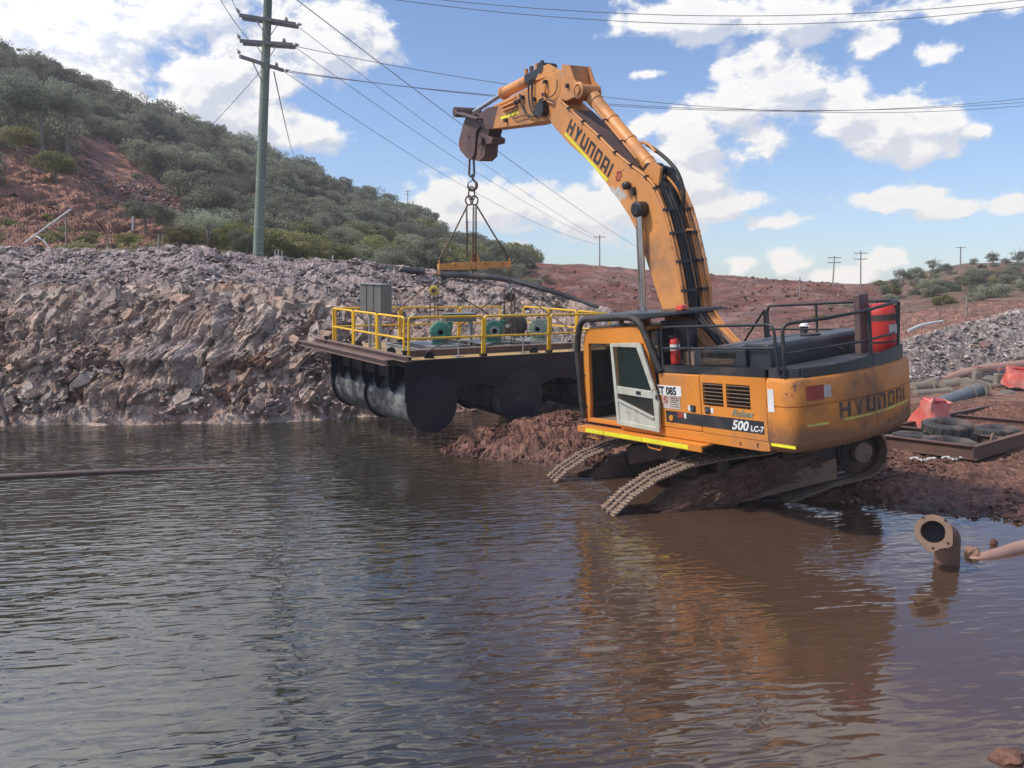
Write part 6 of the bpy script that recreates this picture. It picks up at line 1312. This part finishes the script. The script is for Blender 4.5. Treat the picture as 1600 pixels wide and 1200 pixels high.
def tyre(s, t, z, R, label, w=.22, tilt=(0, 0), mat='tyre'):
    o = mk('tyre', sled.matrix_basis @ Matrix.Translation((s, t, z)) @ Matrix.Rotation(R_(tilt[0]), 4, 'X') @ Matrix.Rotation(R_(tilt[1]), 4, 'Y'), label, 'tyre', 'old tyres lying in the skid frame')
    ri = R*.56; pr = [(ri, .02), (ri+.02, 0), (R*.82, -.01), (R*.95, .02), (R, .06), (R, w-.06), (R*.95, w-.02), (R*.82, w+.01), (ri+.02, w), (ri, w-.02), (ri-.015, w*.5)]
    MB().lathe(pr+[pr[0]], (0, 0, 0), (0, 0, 1), 36, False).build('carcass', M_[mat], o, smooth=True, angle=50)
    m = MB()
    for k in range(36): t_ = 2*math.pi*k/36; m.box((math.cos(t_)*(R+.004), math.sin(t_)*(R+.004), w/2), (.018, .055, w*.72), Matrix.Rotation(t_, 3, 'Z') @ Matrix.Rotation(.25*(-1)**k, 3, 'X'))
    m.build('tread', M_[mat], o)
tyre(-.05+.5, 1.78, .02, .36, 'small pale tyre at the left corner of the skid frame', .16, mat='dusty'); tyre(.62, .72, .02, .52, 'large tyre in front nearest the frame corner', .22, (3, 0)); tyre(.98, 1.55, .03, .48, 'tyre half hidden behind the front large tyre', .2, (0, 4))
tyre(1.5, 1.15, .24, .50, 'upper tyre of the stack in the middle of the frame', .24, (4, -5)); tyre(2.6, 1.65, .02, .50, 'tyre lying behind the middle stack', .24, (0, 3)); tyre(3.0, .75, .02, .5, 'tyre at the right edge of the photograph inside the frame', .22)
tyre(1.55, 1.1, .01, .5, 'lower tyre of the stack in the middle of the frame', .22)
pipe_thing('white_pipe', [gz(1419, 517, 27), gz(1440, 508, 27.5), gz(1472, 502, 28)], .05, 'whitepipe', 'white pipe lying at the top of the rubble behind the machine')
for i, (a, b) in enumerate((((1569, 502), (1590, 488)), ((1578, 502), (1600, 488)), ((1588, 503), (1612, 489)))): pipe_thing('white_pipe', [gz(*a, 29.6), gz(a[0]+8, a[1]-9, 29.6), gz(*b, 29.8), gz(b[0]+40, b[1]+2, 30)], .055, 'whitepipe', ['left', 'middle', 'right'][i]+'most of the white pipes on the right rubble crest'.replace('most', '' if i == 1 else 'most'), 'pipe', 'white pipes on the right rubble crest')
pipe_thing('yellow_pole', [gz(1509, 503, 40), gz(1511, 464, 40)], .06, 'fence', 'pale yellow pole at the foot of the right hill', 'pole', None, 8, 1)
for px, py, lb in ((1441, 727, 'white crumpled rag on the mud'), (1490, 733, 'pale crumpled scrap on the mud right of the rag')):
    p = at(px, py, 15); z0_ = spz(p.x, p.y); me_pts = [Vector((p.x-.25+.1*k, p.y+.04*math.sin(k*2.3), z0_+.06+.03*math.sin(k*1.7))) for k in range(6)]
    tag(MB().tube(spline(me_pts, 3), [.012+.022*math.sin(k*1.9)**2 for k in range(16)], 6).build('cloth_rag', M_['whitepipe'], smooth=True), lb, 'rag')
# elbow pipe in the water
M_['elbow'] = paint('rusty_elbow_steel', (.19, .10, .068), .65, dirt=(.16, .09, .065), amt=.5, scale=5, bump=.3)
M_['flange_tan'] = paint('tan_flange', (.235, .15, .10), .65, dirt=(.2, .12, .09), amt=.5, scale=6, bump=.3)
M_['bore'] = paint('dark_bore', (.01, .012, .016), .5, amt=.1)
eb = Vector((5.98, 10.18, 0)); fc = at(1458, 831, 9.88); ep = mk('elbow_pipe', Matrix.Translation(eb), 'rusty flanged elbow pipe standing out of the water at the right', 'pipe')
fn_ = Vector((-.42, -.82, .34)).normalized(); fcl = fc-eb
MB().tube(spline([Vector((.02, .04, -.6)), Vector((.02, .03, -.1)), Vector((.0, .01, .18)), Vector((-.05, -.03, .40)), fcl-fn_*.10, fcl], 5), .160, 22, caps=False).build('pipe_body', M_['elbow'], ep, smooth=True, angle=60)
fx = Vector((0, 0, 1)).cross(fn_).normalized(); fy = fn_.cross(fx); FM = Matrix((fx, fy, fn_)).transposed().to_4x4(); FM.translation = fcl
m = MB(); no = 48; V = []; 
def fr_(t): return .225+.045*max(0, math.cos(t+.62))**24+.05*max(0, math.cos(t+1.65))**24
for z in (-.03, .03):
    for k in range(no): t = 2*math.pi*k/no; V.append((math.cos(t)*fr_(t), math.sin(t)*fr_(t), z))
    for k in range(no): t = 2*math.pi*k/no; V.append((math.cos(t)*.145, math.sin(t)*.145, z))
F = []
for k in range(no):
    j = (k+1) % no; F += [(k, j, no+j, no+k), (2*no+k, 3*no+k, 3*no+j, 2*no+j), (k, 2*no+k, 2*no+j, j), (no+k, no+j, 3*no+j, 3*no+k)]
m.add([FM @ Vector(v) for v in V], F); fo = m.build('flange', M_['flange_tan'], ep, smooth=True, angle=40)
m = MB(); m.add([FM @ Vector((math.cos(2*math.pi*k/40)*.150, math.sin(2*math.pi*k/40)*.150, z)) for z in (.022, -.25) for k in range(40)], [(k, (k+1) % 40, 40+(k+1) % 40, 40+k) for k in range(40)]+[tuple(range(40, 80))]); m.build('bore', M_['bore'], ep, smooth=True, angle=60)
for t in (-.62, -1.55, 2.2, .9): c = FM @ Vector((math.cos(t)*.215, math.sin(t)*.215, .028)); MB().ring(c, c+fn_*.012, .016, n=10).build('bolt_hole', M_['bore'], fo)
pipe_thing('sunken_pipe', [at(1500, 882, 10.35), at(1530, 874, 10.4), at(1570, 864, 10.6), at(1600, 857, 10.8), at(1680, 845, 11.1)], [.01, .03, .05, .06, .07]+[.08+.004*k for k in range(16)], 'pink', 'half sunken pinkish pipe end at the right edge of the water', 'pipe')
# ================================================================== PERSON (mostly hidden by the engine hood)
def person(px, py_top, Y, label):
    p = at(px, py_top, Y); g = hz(p.x, p.y); Hh = p.z-g; k = Hh/1.80
    o = mk('person', Matrix.Translation((p.x, p.y, g)) @ Matrix.Rotation(R_(160), 4, 'Z'), label, 'person')
    sk = [((0, 0, .95), .15, -1), ((0, 0, 1.15), .14, 0), ((0, 0, 1.36), .16, 1), ((0, 0, 1.49), .055, 2), ((0, -.01, 1.58), .075, 3), ((0, -.01, 1.68), .085, 4), ((0, 0, 1.74), .06, 5),
          ((.19, 0, 1.40), .065, 2), ((.24, .02, 1.13), .05, 7), ((.24, -.12, .90), .038, 8), ((.24, -.17, .82), .036, 9),
          ((-.19, 0, 1.40), .065, 2), ((-.24, .02, 1.13), .05, 11), ((-.24, -.12, .90), .038, 12), ((-.24, -.17, .82), .036, 13),
          ((.10, 0, .88), .10, 0), ((.11, -.01, .48), .065, 15), ((.11, .02, .10), .05, 16), ((.11, -.14, .05), .045, 17),
          ((-.10, 0, .88), .10, 0), ((-.11, -.01, .48), .065, 19), ((-.11, .02, .10), .05, 20), ((-.11, -.14, .05), .045, 21)]
    me = bpy.data.meshes.new('body'); me.from_pydata([tuple(c*k for c in v[0]) for v in sk], [(v[2], i) for i, v in enumerate(sk) if v[2] >= 0], [])
    b = link('body', me, M_['workwear'], o); m = b.modifiers.new('skin', 'SKIN'); 
    for i, v in enumerate(sk): me.skin_vertices[0].data[i].radius = (v[1]*k, v[1]*k*.85)
    me.skin_vertices[0].data[0].use_root = True; m.use_smooth_shade = True; s = b.modifiers.new('sub', 'SUBSURF'); s.levels = s.render_levels = 2
    for sx in (1, -1):
        for f in range(5): x = sx*(.24+(f-2)*.016)*k; MB().tube([(x, -.18*k, .79*k), (x, -.20*k, .75*k), (x, -.19*k, (.715+.01*abs(f-2))*k)], [.010, .009, .007], 6).build('finger', M_['skin'], o, smooth=True)
    MB().lathe([(.0, .125), (.05, .12), (.09, .09), (.115, .04), (.12, 0), (.0, 0)], (0, 0, 1.68*k), (0, 0, 1), 22).build('hard_hat', M_['helmet'], o, smooth=True, angle=50); MB().lathe([(.12, 0), (.15, -.005), (.15, .005), (.12, .012)], (0, -.02, 1.685*k), (0, 0, 1), 22, False).build('hat_brim', M_['helmet'], o)
    m = MB(); m.tube([(0, -.085*k, 1.63*k), (0, -.11*k, 1.60*k), (0, -.09*k, 1.59*k)], .012, 6); m.build('nose', M_['skin'], o, smooth=True); m = MB(); m.lathe([(.0, -.09), (.06, -.085), (.085, -.03), (.087, .02), (.08, .05), (.05, .07)], (0, -.012*k, 1.64*k), (0, 0, 1), 18); m.build('face', M_['skin'], o, smooth=True)
    for x in (-.03, .03): MB().lathe([(.0, 0), (.01, .002), (.012, .008), (0, .014)], (x*k, -.088*k, 1.645*k), (0, -1, 0), 8).build('eye', M_['ink'], o)
    return o
M_['workwear'] = paint('navy_workwear', (.03, .035, .06), .8, amt=.3); M_['skin'] = paint('skin', (.40, .22, .15), .55, dirt=(.35, .2, .14), amt=.1); M_['helmet'] = paint('white_hard_hat', (.78, .78, .78), .3, amt=.1)
person(1257, 500, 21.0, 'person in a white hard hat standing beyond the engine hood')

# ================================================================== TREES
def crown_mesh(name, seed, nclump=26, nleaf=95, leaf=.075, shape='dome', fill=.55, elong=1.7):
    r = np.random.default_rng(seed); C = []
    for i in range(nclump):
        d = r.normal(size=3); d /= np.linalg.norm(d); rad = .35+.5*r.random()**.6
        c = d*rad*np.array([1, 1, .72])
        if shape == 'open': c = np.array([c[0]*.95, c[1]*.95, c[2]*.9+.1*abs(c[0])])
        if shape == 'dome' and c[2] < -.35: c[2] *= .5
        C.append((c, .20+.20*r.random(), .15+.75*r.random()))
    V = []; F = []; K = []; b = 0
    if leaf < .1: leaf *= .68; nleaf = int(nleaf*1.9)
    for c, rad, tone in C:
        n = int(nleaf*(.6+.8*r.random())); d = r.normal(size=(n, 3)); d /= np.linalg.norm(d, axis=1)[:, None]; rr = rad*(1-fill*r.random(n)**1.5); p = c+d*rr[:, None]*np.array([1.15, 1.15, .8])
        a = r.normal(size=(n, 3)); a[:, 2] -= .3; a /= np.linalg.norm(a, axis=1)[:, None]; t = np.cross(a, d+.6*r.normal(size=(n, 3))); t /= np.linalg.norm(t, axis=1)[:, None]
        s = leaf*(.6+.8*r.random(n)); L = a*s[:, None]*elong*.5; W = t*s[:, None]*.5
        q = np.stack([p-L, p+W, p+L, p-W], 1).reshape(-1, 3); V.append(q); F.append(np.arange(4*n).reshape(-1, 4)+b); b += 4*n
        K.append(np.repeat(np.clip(tone+.25*(r.random(n)-.5), 0, 1), 4))
    V = np.concatenate(V); K = np.concatenate(K); return V, np.concatenate(F), np.stack([K, K, K], 1)
LM = [leafmat('leaf_grey_green', (.15, .16, .11), (.32, .335, .235)), leafmat('leaf_dark_green', (.115, .125, .082), (.25, .265, .175)), leafmat('leaf_olive', (.145, .150, .055), (.30, .29, .11)), leafmat('leaf_pale', (.26, .31, .22), (.42, .46, .34))]
bark = paint('pale_bark', (.23, .19, .16), .85, amt=.5, scale=6)
def trunk_mesh(seed, h, open_=False):
    r = random.Random(seed); m = MB(); b = Vector((0, 0, -.5)); pts = [b, Vector((.05*r.uniform(-1, 1), .05*r.uniform(-1, 1), h*.5)), Vector((.15*r.uniform(-1, 1), .15*r.uniform(-1, 1), h))]
    m.tube(spline(pts, 3), [.11, .10, .09, .08, .07, .06, .045], 6)
    for k in range(5):
        t = 2*math.pi*(k+r.random()*.6)/5; p = pts[1].lerp(pts[2], .1+.7*r.random()); e = p+Vector((math.cos(t)*.55, math.sin(t)*.55, .35+.35*r.random())); m.tube([p, p.lerp(e, .5)+Vector((0, 0, -.04)), e], [.05, .035, .015], 5)
    return m.mesh('trunk')
PROTO = []
for i, (shape, mi, nc, nl, lf) in enumerate([('dome', 0, 26, 95, .075), ('dome', 1, 24, 100, .08), ('dome', 0, 30, 85, .07), ('open', 1, 20, 70, .075), ('open', 0, 18, 65, .08), ('dome', 2, 24, 90, .08), ('dome', 3, 30, 110, .06), ('open', 3, 22, 90, .055)]):
    V, F, K = crown_mesh('crown', 100+i, nc, nl, lf, shape); me = raw_mesh('crown', V, F, K); me.materials.append(LM[mi]); tm = trunk_mesh(i, .9); tm.materials.append(bark); PROTO.append((me, tm, shape))
PROJ = lambda P: (lambda d: (800+FPX*d.x/(d.y*math.cos(PITCH)-d.z*math.sin(PITCH)), 600-FPX*(d.y*math.sin(PITCH)+d.z*math.cos(PITCH))/(d.y*math.cos(PITCH)-d.z*math.sin(PITCH))))(Vector(P)-Vector((0, 0, CAM_H)))
def inpoly(x, y, P):
    c = False; j = len(P)-1
    for i in range(len(P)):
        if (P[i][1] > y) != (P[j][1] > y) and x < (P[j][0]-P[i][0])*(y-P[i][1])/(P[j][1]-P[i][1])+P[i][0]: c = not c
        j = i
    return c
SCREE = [(118, 205), (150, 190), (178, 230), (225, 262), (330, 350), (345, 400), (60, 400), (-30, 400), (-30, 240), (70, 232), (100, 245)]
HA, HB = {}, {}
def put_tree(x, y, z, s, k, name, label, cat, group, squash=1., trunk=True, lift=.75, rz=None):
    me, tm, sh = PROTO[k]; rz = rng.random()*6.28 if rz is None else rz
    o = empty(name, Matrix.Translation((x, y, z)) @ Matrix.Rotation(rz, 4, 'Z')); tag(o, label, cat, group)
    c = bpy.data.objects.new('crown', me); COL.objects.link(c); c.parent = o; c.location = (0, 0, s*lift); c.scale = (s, s, s*squash)
    if trunk: t = bpy.data.objects.new('trunk', tm); COL.objects.link(t); t.parent = o; t.scale = (s*.6, s*.6, s*lift*1.25)
    return o
def rough_hz(x, y): return hz(x, y)
cand = []
tries = 0
while len(cand) < 640 and tries < 30000:
    tries += 1
    a = (-80+900*rng.random()-800)/FPX; Y = 46+104*rng.random()**.8; x = a*Y; z = hz(x, Y)
    px, py = PROJ((x, Y, z))
    if inpoly(px, py, SCREE) or py > 432: continue
    if px > 640 and Y < 80 and rng.random() < .5: continue
    if inpoly(px, py, [(205, 205), (330, 255), (430, 300), (410, 335), (300, 300), (215, 245)]) and rng.random() < .6: continue
    s = (1.15+1.45*rng.random())*(1.2 if Y > 95 else 1)
    sp = s*1.05
    if any((x-q[0])**2+(Y-q[1])**2 < (sp+q[3])**2*.40 for q in cand): continue
    cand.append((x, Y, z, s, px, py))
cand.sort(key=lambda q: q[1]/q[3])
ind = cand[:290]; rest = cand[290:]
LBL = {0: ('bushy_tree', 'grey green rounded scrub tree on the wooded left hillside', 'tree'), 1: ('dark_tree', 'dark green dense tree on the wooded left hillside', 'tree')}
for x, Y, z, s, px, py in ind:
    low = py > 370
    k = int(rng.choice([0, 2, 1, 3, 4])) if not low else int(rng.choice([0, 2, 5, 1, 5]))
    nm, lb = {0: ('scrub_tree', 'grey green rounded scrub tree'), 2: ('scrub_tree', 'grey green rounded scrub tree'), 1: ('dense_tree', 'dark green dense rounded tree'), 3: ('open_tree', 'dark open crowned gum tree'), 4: ('open_tree', 'grey open crowned gum tree'), 5: ('olive_bush_tree', 'olive green low bushy tree')}[k]
    where = 'at the hill foot' if low else ('near the ridge' if Y > 110 else 'on mid slope')
    put_tree(x, Y, z, s, k, nm, lb+' '+where+(' above the red scree' if px < 250 else ' left of the power pole' if px < 395 else ' right of the power pole' if px < 500 else ' above the pontoon cabinet' if px < 600 else ' behind the hook chains'), 'tree', 'scrub trees on the left hillside', .9, True, .62 if not low else .45)
# what is left of the wood, far up, and the undergrowth: one mass each
def mass(name, items, seed, nc, nl, lf, mat, sq=.85):
    VV, FF, KK = [], [], []; b = 0; base = [crown_mesh('c', seed+i, nc, nl, lf) for i in range(5)]
    for x, Y, z, s in items:
        V, F, K = base[rng.integers(5)]; t = rng.random()*6.3; R = np.array([[math.cos(t), -math.sin(t), 0], [math.sin(t), math.cos(t), 0], [0, 0, 1]]); VV.append((V*np.array([s, s, s*sq])) @ R.T+np.array([x, Y, z])); FF.append(F+b); b += len(V); KK.append(K*(.6+.5*rng.random()))
    me = raw_mesh(name, np.concatenate(VV), np.concatenate(FF), np.concatenate(KK)); return tag(link(name, me, mat), kind='stuff')
mass('far_woodland', [(x, Y, z+s*.55, s) for x, Y, z, s, px, py in rest], 300, 14, 34, .15, LM[0])
U = []
while len(U) < 480:
    a = (-80+930*rng.random()-800)/FPX; Y = 40+105*rng.random(); x = a*Y; z = hz(x, Y); px, py = PROJ((x, Y, z))
    if inpoly(px, py, SCREE) and rng.random() < .97: continue
    if py > 440: continue
    U.append((x, Y, z+.1, .5+.7*rng.random()))
mass('undergrowth', U, 330, 7, 26, .17, leafmat('dry_scrub', (.12, .10, .065), (.26, .22, .15)), .6)
U = []
while len(U) < 260:
    px0 = -60+560*rng.random(); Y = 33+11*rng.random(); a = (px0-800)/FPX; x = a*Y; z = hz(x, Y)
    if px0 < 215 and rng.random() < .8: continue
    U.append((x, Y, z+.1, .35+.55*rng.random()))
mass('foot_scrub', U, 350, 8, 40, .13, LM[2], .8)
# single near plants, each placed where it stands
def near(px, py_base, Y, r, k, label, sq=.9, lift=.7, nm='bush', cat='bush', trunk=True):
    p = at(px, py_base, Y); put_tree(p.x, p.y, p.z, r*Y/FPX, k, nm, label, cat, None, sq, trunk, lift)
near(28, 225, 60, 52, 6, 'large pale green tree at the far left on the red slope', 1.0, 1.3, 'pale_tree', 'tree'); near(66, 222, 60, 40, 7, 'pale green tree with a forked dark trunk above the red rock', 1.1, 1.7, 'pale_tree', 'tree'); near(104, 212, 62, 42, 6, 'pale green tree right of the forked trunk', 1.0, 1.2, 'pale_tree', 'tree')
near(88, 280, 52, 33, 5, 'olive bush on the edge of the red rock below the pale trees'); near(32, 235, 55, 28, 5, 'olive bush behind the red rock at the far left'); near(226, 352, 47, 33, 2, 'round grey green bush beside the scree', .8); near(262, 360, 48, 25, 0, 'small grey bush right of the round bush')
near(325, 375, 46, 46, 7, 'pale twiggy bush left of the power pole', .75, .6); near(365, 385, 44, 28, 5, 'olive bush just left of the power pole'); near(285, 385, 42, 32, 5, 'olive bush behind the gravel hump', .8, .5); near(440, 395, 50, 30, 5, 'olive bush just right of the power pole', .8); near(135, 388, 38, 18, 5, 'low bush between the dark post and the scree', .6)
near(200, 388, 38, 22, 5, 'low olive bush left of the timber posts', .6); near(385, 392, 40, 26, 2, 'grey green bush behind the pole base', .9); near(545, 398, 60, 34, 2, 'light green bush low on the hill above the black pipe', .8); near(745, 408, 120, 14, 3, 'lone open tree on the ridge right of the hanging chains', 1, 1.3, 'ridge_tree', 'tree'); near(768, 404, 120, 9, 4, 'small lone tree on the ridge left of the sling', 1, 1.4, 'ridge_tree', 'tree')
near(707, 400, 118, 15, 3, 'dark lone tree on the ridge left of the hanging chains', 1, 1.2, 'ridge_tree', 'tree'); near(822, 415, 76, 8, 4, 'small sparse tree at the left end of the embankment', 1, 1.5, 'ridge_tree', 'tree'); near(838, 416, 76, 7, 1, 'dark shrub on the embankment crest', .6, .4); near(868, 418, 76, 6, 1, 'small shrub on the embankment crest', .5, .4)
near(800, 442, 60, 26, 2, 'grey green bush at the foot of the embankment behind the black pipe', .9); near(770, 436, 58, 18, 0, 'small grey bush behind the spreader beam end', .8); near(832, 452, 55, 16, 2, 'small bush on the embankment slope by the black pipe', .7)
near(912, 500, 29.5, 7, 1, 'small dark shrub on the rubble above the cab roof', .8, .5); near(928, 492, 29.5, 5, 1, 'tiny dark shrub on the rubble left of the cab roof', .8, .5)
# right hill
RB = []
tries = 0
while len(RB) < 58 and tries < 9000:
    tries += 1
    px0 = 1370+330*rng.random(); a = (px0-800)/FPX; Y = 50+44*rng.random(); x = a*Y; z = hz(x, Y); s = .45+.85*rng.random()
    if any((x-q[0])**2+(Y-q[1])**2 < (s+q[3])**2*.8 for q in RB): continue
    RB.append((x, Y, z, s)); k = int(rng.choice([0, 2, 5, 0, 1]))
    put_tree(x, Y, z, s, k, 'shrub', {0: 'grey green shrub', 2: 'grey green shrub', 5: 'olive shrub', 1: 'dark shrub'}[k]+' on the dry right hillside '+('near its top' if Y > 78 else 'on its lower slope'), 'shrub', 'shrubs on the right hillside', .75, False, .3)
for px, pb, r, k, lb in ((1385, 446, 14, 0, 'leftmost ridge tree of the right hill'), (1402, 440, 15, 4, 'second ridge tree of the right hill'), (1412, 425, 17, 3, 'tall dark ridge tree of the right hill'), (1432, 424, 14, 0, 'round ridge tree left of the hill pole'), (1458, 422, 12, 4, 'open ridge tree left of the hill pole'), (1478, 418, 11, 0, 'small ridge tree just left of the hill pole'),
    (1520, 412, 9, 4, 'small ridge tree just right of the hill pole'), (1552, 408, 13, 4, 'tall sparse gum on the right ridge'), (1572, 408, 9, 3, 'small sparse gum between the taller gums'), (1590, 408, 14, 4, 'tall sparse gum near the right edge'), (1535, 410, 7, 0, 'low ridge shrub beside the sparse gums'), (1522, 470, 24, 2, 'round green tree in the middle of the right hillside'), (1448, 497, 20, 2, 'light green bush low on the right hillside'), (1395, 450, 14, 5, 'olive bush low at the left end of the right hill')):
    p = at(px, pb, 88 if pb < 430 else 62); put_tree(p.x, p.y, hz(p.x, p.y), r*p.y/FPX, k, 'ridge_tree', lb, 'tree', None, .9, True, 1.5 if r < 16 and k in (3, 4) else .8)
near(1310, 505, 55, 28, 2, 'pale green bush at the foot of the embankment behind the handrail', .7); near(1225, 490, 58, 10, 0, 'small grey bush on the embankment behind the handrail', .6); near(1280, 512, 50, 18, 5, 'olive bush at the embankment foot behind the hood', .6)

# ------------------------------------------------------------------ thin haze over the valley
hm = bpy.data.materials.new('haze'); hm.use_nodes = True; ht = NT(hm.node_tree); ht.n.clear(); ho = ht.new('ShaderNodeOutputMaterial'); hv = ht.new('ShaderNodeVolumePrincipled')
hv.inputs['Color'].default_value = (.93, .95, 1, 1); hv.inputs['Density'].default_value = HAZE; ht.l.new(hv.outputs[0], ho.inputs['Volume'])
tag(MB().bb(-650, 650, -250, 520, -3.4, 62).build('haze', hm), kind='stuff')
